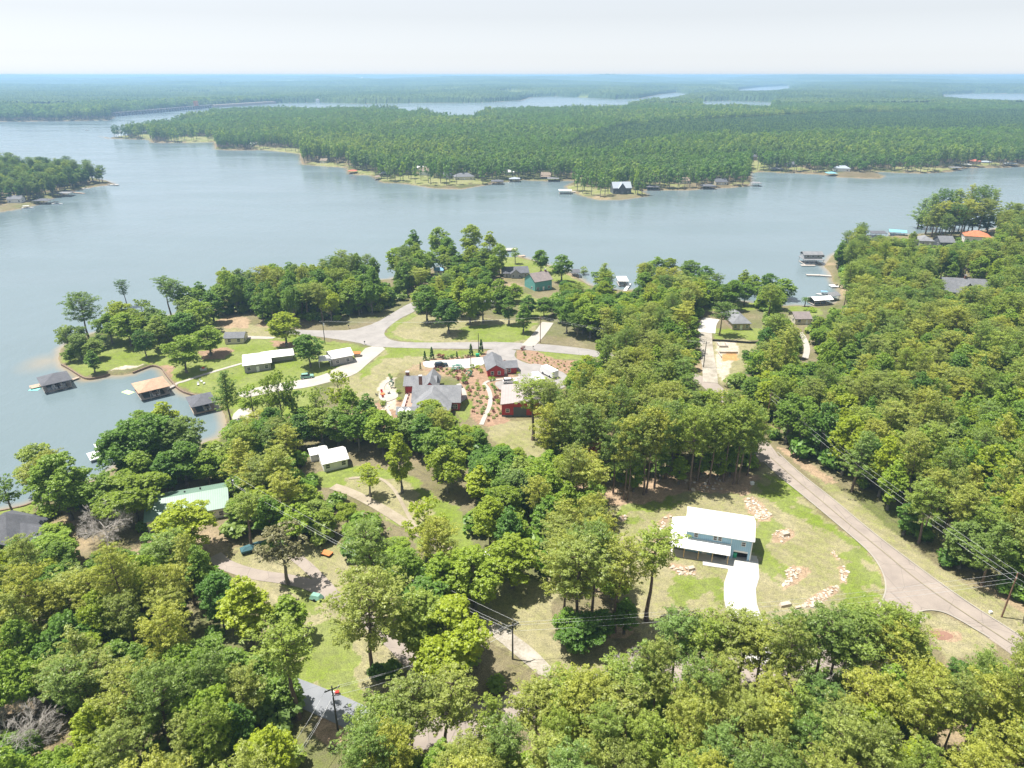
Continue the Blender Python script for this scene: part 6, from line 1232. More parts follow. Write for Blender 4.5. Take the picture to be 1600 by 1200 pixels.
# ================================================================== WATERFRONT
def boathouse(label, p0, p1, depth, h=2.9, rh=1.6, rm='r_slate', rot=None, boat=None, style='hip', deck='greywood', name='boathouse', walls=False, ext=0):
    (x, y, _), rz, L = frame_px(p0, p1); x, y = [float(v) for v in at(p0[0], p0[1], .4)]; x1, y1 = [float(v) for v in at(p1[0], p1[1], .4)]; rz = math.atan2(y1 - y, x1 - x); L = math.hypot(x1 - x, y1 - y)
    o = empty(name, (x, y, 0), rz, label, "boathouse")
    r_ = MB(); (hip_roof(r_, 0, L, 0, depth, h, rh, .5) if style == 'hip' else gable_roof(r_, 0, L, 0, depth, h, rh, 'x', .4) if style == 'gable' else r_.box(-.4, L + .4, -.4, depth + .4, h, h + .22)); r_.build('roof', M[rm], o)
    d_ = MB(); d_.box(-ext, L, depth - 1.3, depth, .35, .5); d_.box(0, 1.2, 0, depth - 1.302, .352, .502); d_.box(L - 1.2, L, 0, depth - 1.302, .352, .502); d_.box(1.202, L - 1.202, 0, .9, .351, .501); d_.build('deck', M[deck], o)
    n = max(3, int(L / 2.6) + 1)
    for i in range(n):
        for yy in (.12, depth - .12): MB().tube((.12 + (L - .24) * i / (n - 1), yy, -2.2), (.12 + (L - .24) * i / (n - 1), yy, h), .1, None, 7).build('post', M['greywood'], o)
    if walls: MB().box(.1, L - .1, depth - .3, depth - .14, .5, h - .02).build('back_wall', M['w_dark'], o)
    return o, L, (x, y, rz)
def boat(label, x, y, z, rz, L=6.0, W=2.3, hull='whitep', canopy=None, name='motor_boat', inner='slab'):
    o = empty(name, (x, y, z), rz, label, "boat"); pr = [(0, 0), (.62, 0), (.85, .28), (1, .5), (.85, .72), (.62, 1), (0, 1)]
    bot = [(a * L * .93, (b - .5) * W * .7, -.25) for a, b in pr]; top = [(a * L, (b - .5) * W, .65) for a, b in pr]
    MB().hull8(bot, top).build('hull', M[hull], o); MB().hull8([(a * L * .82 + .4, (b - .5) * W * .7, .66) for a, b in pr], [(a * L * .82 + .4, (b - .5) * W * .7, .70) for a, b in pr]).build('cockpit', M[inner], o)
    MB().box(L * .42, L * .46, -W * .34, W * .34, .68, 1.25).build('windscreen', M['glass'], o); MB().box(-.45, .02, -.2, .2, .1, 1.1).build('outboard_motor', M['black'], o)
    if canopy:
        MB().box(L * .12, L * .62, -W * .48, W * .48, 2.0, 2.1).build('canopy', M[canopy], o)
        for a in (.14, .6):
            for b in (-.45, .45): MB().tube((L * a, W * b, .6), (L * a, W * b, 2.0), .03, None, 5).build('canopy_post', M['alu'], o)
    return o
def in_slip(bh, lab, dx, dy, rot=1.57, **k):
    x, y, rz = bh[2]; boat(lab, x + math.cos(rz) * dx - math.sin(rz) * dy, y + math.sin(rz) * dx + math.cos(rz) * dy, .15, rz + rot, **k)
b1 = boathouse("charcoal-roofed open boathouse off the tip of the grassy point", (70, 614), (113, 604), 9.0, 3.0, 1.9, 'r_slate', deck='greywood')
in_slip(b1, "white boat moored inside the charcoal-roofed boathouse", 4.5, 2.0, L=6)
x_, y_ = at(56, 606, .4); o = empty('sun_deck', (float(x_), float(y_), 0), b1[2][2], "small brown deck stuck out from the charcoal-roofed boathouse", "deck"); MB().box(-1.6, 4.5, 0, 3.4, .36, .5).build('planks', M['deckw'], o)
for a in (-1.4, 1.3, 4.2): MB().tube((a, .15, -2), (a, .15, 1.1), .09).build('post', M['greywood'], o)
def walkway(name, label, pts, wd, m='greywood', z=.62, posts=True, cat="jetty"):
    P_ = [at(a, b, z) for a, b in pts]; P_ = np.array([[float(a), float(b)] for a, b in P_]); o = empty(name, (P_[0, 0], P_[0, 1], 0), 0, label, cat)
    rel = P_ - P_[0]; t = np.gradient(rel, axis=0); t /= np.linalg.norm(t, axis=1)[:, None]; nn = np.stack([-t[:, 1], t[:, 0]], 1) * wd / 2; k = MB(); A = rel + nn; B = rel - nn
    for i in range(len(rel) - 1): k.hull8([(*A[i], z - .15), (*B[i], z - .15), (*B[i + 1], z - .15), (*A[i + 1], z - .15)], [(*A[i], z), (*B[i], z), (*B[i + 1], z), (*A[i + 1], z)])
    k.build('planks', M[m], o)
    if posts:
        for p, q_ in ((A, 0), (B, 0)):
            for i in range(len(rel)): MB().tube((*p[i], -2), (*p[i], z + .25), .09).build('post', M['greywood'], o)
    return o
walkway('gangway', "short brown gangway from the seawall to the charcoal boathouse", [(123, 589), (112, 593)], 1.3, 'deckw')
b2 = boathouse("boathouse with a peach-coloured hip roof in the cove", (221, 626), (266, 615), 9.5, 3.2, 1.7, 'r_peach', walls=True)
in_slip(b2, "white boat moored under the peach boathouse roof", 5.0, 1.0, L=6.5)
walkway('gangway', "grey gangway from the lawn walkway to the peach boathouse", [(274, 601), (266, 605), (258, 609)], 1.5)
b3 = boathouse("slate-roofed boathouse with a brown deck in the narrow inlet", (303, 648), (338, 640), 8.5, 3.1, 1.4, 'r_slate', deck='deckw', walls=True)
in_slip(b3, "white boat moored in the slate-roofed boathouse", 4.5, 1.0, L=6)
walkway('inlet_walk', "pale timber walk on the seawall by the narrow inlet", [(300, 622), (312, 621), (324, 620)], 1.0, z=.8)
x_, y_ = at(56, 607, 0); 
def mat_(label, p, m, rz, a=3.4, b=1.9):
    x_, y_ = [float(v) for v in at(*p, 0)]; o = MB().box(-a / 2, a / 2, -b / 2, b / 2, -.03, .06).build('floating_mat', M[m]); o.location = (x_, y_, 0); o.rotation_euler = (0, 0, rz); tag(o, label, "float")
mat_("cyan swim mat floating beside the small brown deck", (54, 608.5), 'matcyan', .1, 3.2, 2.0); mat_("lime-yellow swim mat floating in the middle of the cove", (200, 613), 'matlime', -.5, 4.2, 2.2)
# seawalls
def seawall(label, pts, h=.75):
    P_ = np.array([[float(v) for v in at(a, b, 0)] for a, b in pts]); P_ = smooth_line(P_, 2); t = np.gradient(P_, axis=0); t /= np.linalg.norm(t, axis=1)[:, None]; nn = np.stack([-t[:, 1], t[:, 0]], 1) * .22; k = MB()
    A = P_ + nn; B = P_ - nn; n = len(P_); base = len(k.v)
    for i in range(n): k.v += [(*A[i], -1.5), (*B[i], -1.5), (*B[i], h), (*A[i], h)]
    for i in range(n - 1):
        o = i * 4
        for j in range(4): k.f.append((o + j, o + (j + 1) % 4, o + 4 + (j + 1) % 4, o + 4 + j))
    k.f += [(0, 3, 2, 1), tuple(4 * (n - 1) + q for q in range(4))]
    tag(k.build('seawall', M['walls']), label, "seawall")
seawall("brown stone seawall curving round the tip of the grassy point", [(172, 586), (165, 588.5), (150, 592.5), (135, 594), (122, 586.5), (110, 578.5), (96.5, 571)])
seawall("brown seawall zigzagging from the sandy beach round the cove to the inlet", [(208, 584), (228, 576), (240, 572.2), (254, 577), (257, 583.5), (269, 598.5), (281, 611.8), (300, 618.6), (320, 621.6), (338, 626)])
seawall("low stone edge of the bright green bank at the left edge", [(-10, 801), (0, 800.5), (40, 792.5), (62, 782.5)], .6)
# white docks
def slabdock(label, p0, p1, depth, z=1.0, m='whitep', name='dock', roof=None):
    a = [float(v) for v in at(*p0, z)]; b = [float(v) for v in at(*p1, z)]; L = math.hypot(b[0] - a[0], b[1] - a[1]); o = empty(name, (a[0], a[1], 0), math.atan2(b[1] - a[1], b[0] - a[0]), label, "dock")
    MB().box(0, L, 0, depth, z - .35, z).build('deck', M[m], o)
    for q in ((.2, .2), (L - .2, .2), (L - .2, depth - .2), (.2, depth - .2)): MB().tube((*q, -2.2), (*q, (z - .3) if not roof else 2.6), .1).build('post', M['greywood'], o)
    if roof: MB().box(-.3, L + .3, -.3, depth + .3, 2.6, 2.75).build('roof', M[roof], o)
    return o
slabdock("white swim dock by the dark bank trees, nearer and larger of two", (141, 719.5), (160, 714), 5.2); slabdock("small white dock tucked behind the larger white swim dock", (151, 701), (161, 698), 3.6)
# right cove
ts = boathouse("two-tiered grey boathouse with open upper storey at the right-hand cove", (1257, 413.5), (1286, 413.5), 9, 3.0, .2, 'r_lgrey', style='flat', name='tall_boathouse', deck='slab')
MB().box(.3, ts[1] + .2, 3.0, 8.8, 3.23, 5.4).build('upper_storey', M['w_grey'], ts[0]); a_ = MB(); gable_roof(a_, .3, ts[1] + .2, 3.0, 8.8, 5.4, 1.2, 'x', .5); a_.build('upper_roof', M['r_lgrey'], ts[0])
for xx in (2.5, 5.5, 8.5, 11.2): window(ts[0], xx, 4.1, 1.4, .9, 3.0)
MB().box(-2.5, 5.5, -2.6, -.02, .34, .5).build('front_deck', M['slab'], ts[0])
walkway('jetty', "bare pale jetty just below the two-tiered boathouse", [(1260, 429), (1280, 429.5), (1299, 431)], 2.2, 'slab')
boathouse("low white boathouse at the mouth of the palm lawn", (1272, 477), (1300, 475), 5.5, 2.7, .9, 'r_whitey', style='gable', walls=True); boathouse("dark-roofed boathouse touching the low white one", (1297, 470), (1311, 468), 5, 2.6, 1.0, 'r_lgrey', style='gable')
x_, y_ = [float(v) for v in at(1294, 462, 0)]; boat("blue and white boat beside the dark-roofed boathouse in the cove", x_, y_, 0, 2.9, 6, canopy='r_blue')
slabdock("little white float at the inner end of the right cove", (1300, 448), (1308, 448), 4, .8); x_, y_ = [float(v) for v in at(1311, 450, 0)]; boat("small boat tied to the little float in the right cove", x_, y_, 0, 1.8, 5)
boathouse("black-roofed boathouse left of the teal one on the far right shore", (1361, 371), (1384, 371), 8, 3, .9, 'r_slate', style='gable', name='boathouse'); boathouse("teal-roofed boathouse below the far pine grove", (1389, 368), (1415, 370), 9, 3.0, .8, 'r_teal', style='gable')
boathouse("white canopied boat lift at the shore left of the round green trees", (967, 447), (981, 447), 9, 2.9, .3, 'r_whitey', style='flat', name='boat_lift'); walkway('jetty', "white jetty beside the canopied boat lift", [(984, 443), (979, 450), (975, 457)], 1.6, 'whitep')
boathouse("dark open boathouse at the shore beside the spreading lawn tree", (893, 433), (905, 433), 7, 2.8, .9, 'r_slate', style='gable', deck='deckw')
walkway('jetty', "brown jetty end beside the thin lake-lawn tree", [(809, 400), (820, 399)], 3, 'deckw'); slabdock("pale boat dock behind the thin lake-lawn tree", (789, 391), (806, 391), 6, 1.0, 'slab')
x_, y_ = [float(v) for v in at(1020, 450, 0)]; boat("white boat half hidden behind the green shore trees", x_, y_ + 6, 0, .4, 6)
house('pale_boat_shed', "pale small shed just visible between the tops of the shore trees", "shed", (1033, 466), (1046, 466), 5, 2.6, .9, 'gable', 'r_whitey', 'w_white', 1, dr=False)
house('blue_gabled_shed', "pale-roofed shed among the shore trees below the canopied lift", "shed", (1060, 466), (1070, 466), 5, 2.6, .9, 'gable', 'r_silver', 'w_white', 1, dr=False)
# docks across the lake
for a, b, py, rm, lab in ((544, 556, 271.5, 'r_red', "red-roofed"), (585, 594, 281, 'r_tan', "tan flat"), (594, 608, 275, 'r_silver', "pale blue-grey"), (768, 786, 288, 'r_slate', "long dark"), (796, 812, 284, 'r_silver', "silver-grey"), (845, 860, 280.5, 'r_tan', "tan-roofed"), (856, 873, 283.5, 'r_lgrey', "light grey"), (874, 893, 303, 'r_white', "bright white"), (1011, 1030, 297, 'r_slate', "dark low"),
        (1176, 1190, 291, 'r_lgrey', "grey flat"), (1206, 1222, 268, 'r_slate', "slate-roofed"), (1294, 1308, 275, 'r_teal', "teal-roofed"), (1488, 1504, 266, 'r_lgrey', "small grey"), (1507, 1518, 261, 'r_white', "white boxy"), (1534, 1550, 257, 'r_silver', "blue-grey hipped"), (1575, 1590, 260, 'r_silver', "pale blue"), (88, 108, 307, 'r_lgrey', "light grey headland"), (52, 75, 319, 'r_slate', "dark headland"), (1098, 1118, 295.5, 'r_slate', "flat black")):
    rel = {544: "at the far left shore", 585: "at the left end of the far lawn", 594: "moored just right of the tan one", 768: "at the right end of the far lawn", 796: "in the far inlet, left part", 845: "at the head of the far inlet", 856: "beside the tan-roofed one in the inlet", 874: "off the tip of land across the lake", 1011: "right of the silver-roofed chalet",
           1176: "off the second far point", 1206: "below the dark house and light lawn", 1294: "beside the bright white far house", 1488: "on the far right shore, leftmost", 1507: "second along the far right shore", 1534: "by the orange clay bank", 1575: "last on the far right shore", 88: "near the outer tip", 52: "at its inner end", 1098: "before the second far point"}[a]
    boathouse(f"{lab} boathouse {rel}", (a, py), (b, py), 9, 3.0, 1.3, rm, style='hip' if rm not in ('r_white', 'r_lgrey') else 'flat', name='lake_boathouse')
walkway('jetty', "long jetty linking the bright white boathouse to the tip of land", [(893, 300), (900, 299), (912, 298)], 2.5, 'slab'); walkway('jetty', "grey jetty at the outermost tip of the left headland", [(160, 287), (172, 288), (184, 289)], 2.5, 'greywood'); walkway('jetty', "pale jetty on the left headland, below the boat", [(110, 300), (122, 301), (132, 302)], 2.2, 'deckw')
for p, l, c in (((34, 326), "white pontoon boat moored at the left headland", 'whitep'), ((128, 295), "white boat beside the pale headland jetty", None), ((82, 319), "dark-canopied boat next to the dark headland boathouse", 'black'), ((134, 204), "tiny speedboat crossing the open lake", None), ((172, 289.5), "dark boat tied at the tip jetty of the headland", None)):
    x_, y_ = [float(v) for v in at(*p, 0)]; boat(l, x_, y_, 0, rng.uniform(-.3, .5), 9 if p[0] != 134 else 7, 3, canopy=c)
# dam, with gate tower, beyond the open lake
A_ = np.array([float(v) for v in at(180, 182, 0)]); B_ = np.array([float(v) for v in at(332, 168.2, 0)]); L = float(np.linalg.norm(B_ - A_)); dm = empty('dam', (A_[0], A_[1], 0), math.atan2(B_[1] - A_[1], B_[0] - A_[0]), "long low concrete dam closing the lake in the distance", "dam")
MB().box(0, L, 0, 9, -3, 5.5).build('wall', simple("dam_concrete", (0.30, 0.29, 0.29), .9, .15, .05), dm); k = MB()
for i in range(34): k.box(L * i / 34, L * i / 34 + 3, -2.5, -.01, -3, 8.5)
k.box(0, L, -2.51, 8, 8.5, 9.5); k.build('piers', simple("dam_piers", (0.18, 0.17, 0.18), .9, .2, .05), dm); MB().box(L * .8, L * .8 + 14, -2, 7, 9.5, 24).build('gate_tower', M['orange'], dm)
A2 = np.array([float(v) for v in at(333, 168, 0)]); B2 = np.array([float(v) for v in at(430, 161.8, 0)]); o = empty('earth_embankment', (*A2, 0), math.atan2(B2[1] - A2[1], B2[0] - A2[0]), "pale earth embankment continuing the dam to the right", "embankment"); MB().box(0, float(np.linalg.norm(B2 - A2)), -4, 12, -3, 8).build('bank', simple("pale_embankment_stone", (0.42, 0.35, 0.30), .9, .2, .05), o)
def water_tower(label, px, py, D, h):
    u = (px - 800) / FPX; X_ = u * D / CP * 1.0; x_ = u * (D * CP + CAMZ * SP * .5); o = empty('water_tower', (x_, D, 30), 0, label, "water tower")
    MB().tube((0, 0, 0), (0, 0, h), 3, 3, 10).build('stem', M['whitep'], o); MB().tube((0, 0, h), (0, 0, h + 7), 6, 13, 14).tube((0, 0, h + 7), (0, 0, h + 15), 13, 12, 14).tube((0, 0, h + 15), (0, 0, h + 19), 12, 3, 14).build('tank', M['whitep'], o)
water_tower("white water tower over the distant woods, left of centre", 566, 127, 8000, 30); water_tower("white water tower on the far right skyline", 1556, 122, 12000, 55)
# pale boats and roofs too small to part on the distant channel shore
for i, (px, py, w_) in enumerate(((470, 161, 22), (487, 161, 14), (505, 160.5, 18), (730, 157.5, 10), (802, 154.5, 18), (812, 153, 14), (838, 151, 12), (870, 150, 14), (905, 152.5, 10), (935, 153.5, 10), (962, 153.5, 14), (985, 153.5, 10), (490, 147, 26), (600, 158, 12), (640, 159, 10))):
    x_, y_ = [float(v) for v in at(px, py, 0)]; y_ += 60; o = empty('distant_house', (x_, y_, 1), 0, f"tiny pale building on the distant channel shore, {ORD[sum(1 for q_ in (470, 487, 505, 730, 802, 812, 838, 870, 905, 935, 962, 985, 490, 600, 640) if q_ < px)]} from the left", "house", "pale buildings on the distant channel shore")
    a_ = MB(); a_.box(0, w_, 0, 10, -2, 8); a_.build('wall', M['w_white'], o); a_ = MB(); hip_roof(a_, 0, w_, 0, 10, 8, 5, 1); a_.build('roof', M[('r_white', 'r_lgrey', 'r_tan')[i % 3]], o)
# ================================================================== VEHICLES
def car(label, p, rz, m, L=4.7, name='parked_car', cat='car'):
    x, y, z = g(*p); o = empty(name, (x, y, z + .1), rz, label, cat); W = .92
    b = MB(); b.prism([(0, .35), (L, .35), (L, .85), (L - .15, 1.0), (L * .74, 1.08), (L * .04, 1.12), (0, .9)], 'y', -W, W); b.build('body', m, o)
    c = MB(); c.hull8([(L * .03, -W * .96, 1.1), (L * .72, -W * .96, 1.08), (L * .72, W * .96, 1.08), (L * .03, W * .96, 1.1)], [(L * .10, -W * .8, 1.66), (L * .56, -W * .8, 1.68), (L * .56, W * .8, 1.68), (L * .10, W * .8, 1.66)]); c.build('cabin_glass', M['glass'], o)
    MB().hull8([(L * .095, -W * .82, 1.665), (L * .57, -W * .82, 1.685), (L * .57, W * .82, 1.685), (L * .095, W * .82, 1.665)], [(L * .11, -W * .74, 1.76), (L * .54, -W * .74, 1.78), (L * .54, W * .74, 1.78), (L * .11, W * .74, 1.76)]).build('roof', m, o)
    for a in (.19, .81):
        for s in (-1, 1):
            w_ = MB().tube((L * a, s * (W - .18), .36), (L * a, s * (W + .02), .36), .36, None, 14).build('wheel', M['tyre'], o); MB().tube((L * a, s * (W + .02), .36), (L * a, s * (W + .035), .36), .2, None, 10).build('rim', M['alu'], w_)
    for s in (-1, 1): MB().box(L - .12, L + .01, s * .65 - .2, s * .65 + .2, .72, .88).build('headlight', M['alu'], o); MB().box(-.01, .05, s * .72 - .12, s * .72 + .12, .75, .98).build('tail_light', M['redp'], o)
    return o
car("white SUV parked by the small red studio", (786, 599), R(8), M['whitep'], 4.9)
car("dark blue SUV on the white concrete drive of the red house", (679, 574), R(14), M['carblue'], 4.8)
car("light car half hidden by leaves on the long concrete drive", (470, 592), R(15), M['mint'], 4.5)
def rv(label, p, rz, L=9.5, name='motor_home'):
    x, y, z = g(*p); o = empty(name, (x, y, z + .1), rz, label, "motor home")
    b = MB(); b.prism([(0, .5), (L, .5), (L + .1, 1.6), (L - .5, 2.3), (L - .6, 2.85), (0, 2.85)], 'y', -1.25, 1.25); b.build('body', M['whitep'], o)
    MB().box(1.0, L - 2.5, -1.27, -1.255, 1.6, 2.2).build('window_band', M['glass'], o); MB().box(L - .35, L - .28, -1.0, 1.0, 1.75, 2.4).build('windscreen', M['glass'], o); MB().box(.6, L - 1, -1.268, -1.254, .9, 1.05).build('stripe', M['carblue'], o)
    for a in (2.0, 5.5): MB().box(a, a + .9, -.45, .45, 2.86, 3.1).build('roof_unit', M['alu'], o)
    MB().box(3.6, 4.0, -.2, .2, 2.86, 2.95).build('roof_vent', M['black'], o)
    for a in (1.8, L - 1.6):
        for s in (-1, 1): MB().tube((a, s * 1.0, .45), (a, s * 1.26, .45), .45, None, 14).build('wheel', M['tyre'], o)
rv("white motor home parked nose-down beside the barn roof", (848, 605), R(112), 7.6); rv("white motor home by the mulch slope, farther of two", (868, 592), R(125), 7.2)
# covered boat, trailer cover, small things of the clearings
x, y, z = g(377, 866); o = empty('covered_boat', (x, y, z), R(33), "teal-covered boat under the trees beside the lane", "boat"); pr = [(0, .1), (.3, 0), (.7, .05), (1, .5), (.7, .95), (.3, 1), (0, .9)]
MB().hull8([(a * 6, (b - .5) * 1.6, .35) for a, b in pr], [(a * 6.4, (b - .5) * 2.3, 1.1) for a, b in pr]).build('hull', M['tealc'], o); MB().hull8([(a * 6.4, (b - .5) * 2.34, 1.105) for a, b in pr], [(a * 4.4 + .9, (b - .5) * .8, 1.65) for a, b in pr]).build('cover', M['tealc'], o)
for s in (-1, 1): MB().tube((2.2, s * .8, .33), (2.2, s * 1.0, .33), .33, None, 12).build('wheel', M['tyre'], o)
x, y, z = g(483, 938); o = empty('covered_trailer', (x, y, z), R(-18), "low trailer under a mint-green cover on the clearing grass", "trailer"); MB().hull8([(0, 0, .35), (2.5, 0, .35), (2.5, 1.6, .35), (0, 1.6, .35)], [(.3, .3, 1.15), (2.0, .35, 1.15), (2.0, 1.3, 1.15), (.3, 1.3, 1.15)]).build('cover', M['mint'], o)
for s in (-.05, 1.65): MB().tube((1.2, s - .1, .3), (1.2, s + .1, .3), .3, None, 12).build('wheel', M['tyre'], o)
MB().box(-1.2, 0, .75, .85, .35, .43).build('drawbar', M['black'], o)
x, y, z = g(501, 868); o = empty('flatbed_cart', (x, y, z), R(-24), "rusty orange flat cart on the bare ground beside the bushes", "cart"); MB().box(0, 2.3, 0, 1.5, .45, .62).build('bed', M['orange'], o)
for a in (.3, 2.0):
    for s in (.02, 1.48): MB().tube((a, s - .07, .25), (a, s + .07, .25), .25, None, 10).build('wheel', M['tyre'], o)
x, y, z = g(524, 1085); o = empty('riding_mower', (x, y, z), R(10), "red and white ride-on mower on the grass by the grey asphalt", "mower"); o.scale = (.75, .75, .75); MB().box(0, .9, -.35, .35, .35, .85).build('bonnet', M['redp'], o); MB().box(-.75, -.02, -.4, .4, .3, .5).build('deck', M['whitep'], o); MB().box(-.55, -.2, -.25, .25, .5, .95).build('seat', M['whitep'], o)
for a, r_ in ((.65, .2), (-.4, .28)):
    for s in (-.42, .42): MB().tube((a, s - .08, r_), (a, s + .08, r_), r_, None, 12).build('wheel', M['tyre'], o)
house('small_white_van_shed', "white-roofed lean-to glimpsed under the bright tree above the lower clearing", "shed", (760, 884), (769, 882), 2.5, 2.0, .5, 'gable', 'r_white', 'w_dark', 1, dr=False, side_win=False)
x, y, z = g(768, 478); rv("pale camper parked under the trees behind the grass island", (757, 480), R(10), 7, 'camper')
x, y, z = g(1247, 571); 
# white lawn chairs, fire-pit and small furniture
def chair(label, p, rz, m='trim'):
    x, y, z = g(*p); o = empty('lawn_chair', (x, y, z), rz, label, "chair", "white chairs on the cove lawn"); MB().box(-.35, .35, -.35, .35, .36, .44).build('seat', M[m], o); MB().hull8([(-.35, .3, .45), (.35, .3, .45), (.35, .38, .45), (-.35, .38, .45)], [(-.35, .55, 1.1), (.35, .55, 1.1), (.35, .62, 1.1), (-.35, .62, 1.1)]).build('backrest', M[m], o)
    for a in (-.3, .3):
        for b in (-.3, .3): MB().box(a - .04, a + .04, b - .04, b + .04, 0, .36).build('leg', M[m], o)
chair("white chair on the cove lawn, left of the group", (310, 602), .4); chair("white chair on the cove lawn, upper one of the group", (315, 597), 1.2); chair("white chair on the cove lawn, right of the group", (319, 600), 2.4)
x, y, z = g(318, 579); o = empty('patio_grill', (x, y, z), .3, "red and grey grill station beside the walkway under the bright shade tree", "grill"); MB().box(-1.1, 1.1, -.4, .4, .1, .9).build('counter', M['alu'], o); MB().box(-.4, .5, -.35, .35, .91, 1.3).build('hood', M['redp'], o)
x, y, z = g(598, 617); o = empty('fire_pit', (x, y, z), 0, "round orange fire pit on the pale patio left of the red house", "fire pit"); MB().tube((0, 0, 0), (0, 0, .5), .7, .8, 14).build('bowl', M['orange'], o)
for i, a in enumerate((.3, 1.9, 3.4, 4.9)):
    c_ = empty('patio_chair', (x + 2.0 * math.cos(a), y + 2.0 * math.sin(a), z + .05), a - 1.57, f"dark patio chair {('right of', 'behind', 'left of', 'in front of')[i]} the orange fire pit", "chair", "chairs round the fire pit"); MB().box(-.35, .35, -.35, .35, .35, .45).build('seat', M['redp'] if i % 2 else M['black'], c_); MB().box(-.35, .35, .3, .4, .451, 1.0).build('backrest', M['redp'] if i % 2 else M['black'], c_)
# excavated cellar blocks on the clay lot, silt fence
x, y, z = g(1124, 543); o = empty('block_foundation', (x, y, z), 0, "grey block foundation walls on the sandy building lot", "foundation"); MB().box(0, 3.4, 0, .3, -.1, .8).box(0, .3, .3, 4, -.1, .8).box(3.1, 3.4, .3, 4, -.1, .8).build('wall', M['slab'], o)
x, y, z = g(1127, 556); o = empty('clay_trench_form', (x, y, z), 0, "long pale formwork board along the orange clay pit", "formwork"); MB().box(-.6, 7.0, 2.5, 2.7, -.1, .7).box(-.6, -.35, -2, 2.48, -.1, .7).build('board', M['slab'], o)
k = MB(); pts = [g(a, b) for a, b in ((1113, 533.5), (1130, 534), (1150, 535.5), (1170, 537), (1195, 537))]
for p, q_ in zip(pts[:-1], pts[1:]): k.hull8([(p[0], p[1], p[2] - .2), (q_[0], q_[1], q_[2] - .2), (q_[0], q_[1] + .12, q_[2] - .2), (p[0], p[1] + .12, p[2] - .2)], [(p[0], p[1], p[2] + .9), (q_[0], q_[1], q_[2] + .9), (q_[0], q_[1] + .12, q_[2] + .9), (p[0], p[1] + .12, p[2] + .9)])
tag(k.build('silt_fence', M['black']), "black silt fence between the cottage lawn and the sandy building lot", "fence")
def mailbox(label, p):
    x, y, z = g(*p); o = empty('mailbox', (x, y, z), 0, label, "mailbox"); MB().box(-.06, .06, -.06, .06, 0, 1.1).build('post', M['greywood'], o); MB().box(-.2, .2, -.35, .35, 1.1, 1.45).build('box', M['black'], o)
mailbox("black mailbox at the mouth of the concrete garage drive", (570, 538.5)); mailbox("black mailbox across the top road from the mulch slope", (833, 546)); mailbox("small post box by the paved junction shade", (545, 513))
def cab(label, p, m='gplastic', s=1.0, name='utility_cabinet'):
    x, y, z = g(*p); o = empty(name, (x, y, z), .2, label, "utility box"); MB().box(-.6 * s, .6 * s, -.5 * s, .5 * s, 0, 1.0 * s).build('body', M[m], o); MB().box(-.65 * s, .65 * s, -.55 * s, .55 * s, 1.0 * s, 1.1 * s).build('lid', M[m], o)
cab("green utility box at the end of the white concrete drive", (746, 557)); cab("white meter box on the verge left of the leaning roadside pole", (1547, 958), 'trim', .45); cab("pale pedestal at the foot of the rocky thicket", (946, 1029), 'alu', .6); cab("white meter pedestal at the wood's edge behind the blue house", (1175, 757), 'trim', .7)
# ================================================================== POLES AND CABLES
POLES = {}
def pole(key, label, p, h, m='pole', arm=True, rz=0.6, drum=False):
    x, y, z = g(*p); o = empty('utility_pole', (x, y, z), rz, label, "utility pole"); MB().tube((0, 0, -.5), (0, 0, h), .17, .11, 9).build('shaft', M[m], o)
    if arm:
        c = MB().box(-1.2, 1.2, -.07, .07, h - .75, h - .6).build('crossarm', M[m], o)
        for a in (-1.05, 0.0, 1.05): MB().tube((a, 0, h - .6), (a, 0, h - .38), .05, None, 6).build('insulator', M['alu'], c)
    if drum: MB().tube((.35, 0, h - 2.2), (.35, 0, h - 1.2), .26, None, 10).build('transformer', M['alu'], o)
    POLES[key] = (x, y, z, h, rz)
pole('R', "tall brown utility pole on the verge beside the right-hand wood", (1565, 964), 10.5, 'pole', True, .9)
pole('L', "dark utility pole beside the grey asphalt in the lower left", (528, 1140), 9.5, 'poledk', True, .5)
pole('M', "dark utility pole by the white gravel track, centre of the lower clearings", (801, 1030), 8.6, 'poledk', True, .4)
pole('X', "utility pole with a pale transformer hidden in the belt left of the clearing", (374, 815), 12.5, 'poledk', True, 1.0, True)
pole('J', "utility pole with a transformer at the paved junction by the garage", (508, 538), 10, 'poledk', True, .2, True)
pole('K', "slim pole at the white drive above the red studio", (748, 556), 9, 'poledk', False)
pole('N', "grey-brown utility pole at the road where the grass strip meets it", (844, 536), 11, 'pole', True, .2)
pole('G', "leaning-looking utility pole beside the gravel drive of the grey cottage", (1099, 574), 10, 'poledk', True, .2)
pole('H', "utility pole in a gap of the right-hand wood near the pale path", (1292, 590), 12, 'poledk', True, .2, True)
pole('V', "bare pole standing in the mulch by the white drive", (736, 575), 6, 'poledk', False)
x0, y0, z0 = g(1212, 700); POLES['FAR'] = (x0 - 12, y0 + 18, z0, 11.5, .9); pole('F', "utility pole half hidden in leaves by the bend of the asphalt road", (1196, 668), 11.5, 'pole', True, .9)
x0, y0, z0 = g(430, 1290); POLES['LB'] = (x0, y0, z0, 9.0, .5); x0, y0, z0 = g(1780, 1060); POLES['RB'] = (x0, y0, z0, 10.5, .9)
def cable(a, b, label, off=0.0, dz=-.4, sag=1.2, r=.016):
    xa, ya, za, ha, ra = POLES[a]; xb, yb, zb, hb, rb = POLES[b]
    p = np.array([xa + math.cos(ra) * off, ya + math.sin(ra) * off, za + ha + dz]); q_ = np.array([xb + math.cos(rb) * off, yb + math.sin(rb) * off, zb + hb + dz])
    pts = [tuple(p + (q_ - p) * t - np.array([0, 0, sag * 4 * t * (1 - t)])) for t in np.linspace(0, 1, 16)]
    tag(MB().path(pts, r, 5).build('power_cable', M['cable']), label, "cable", "overhead power cables")
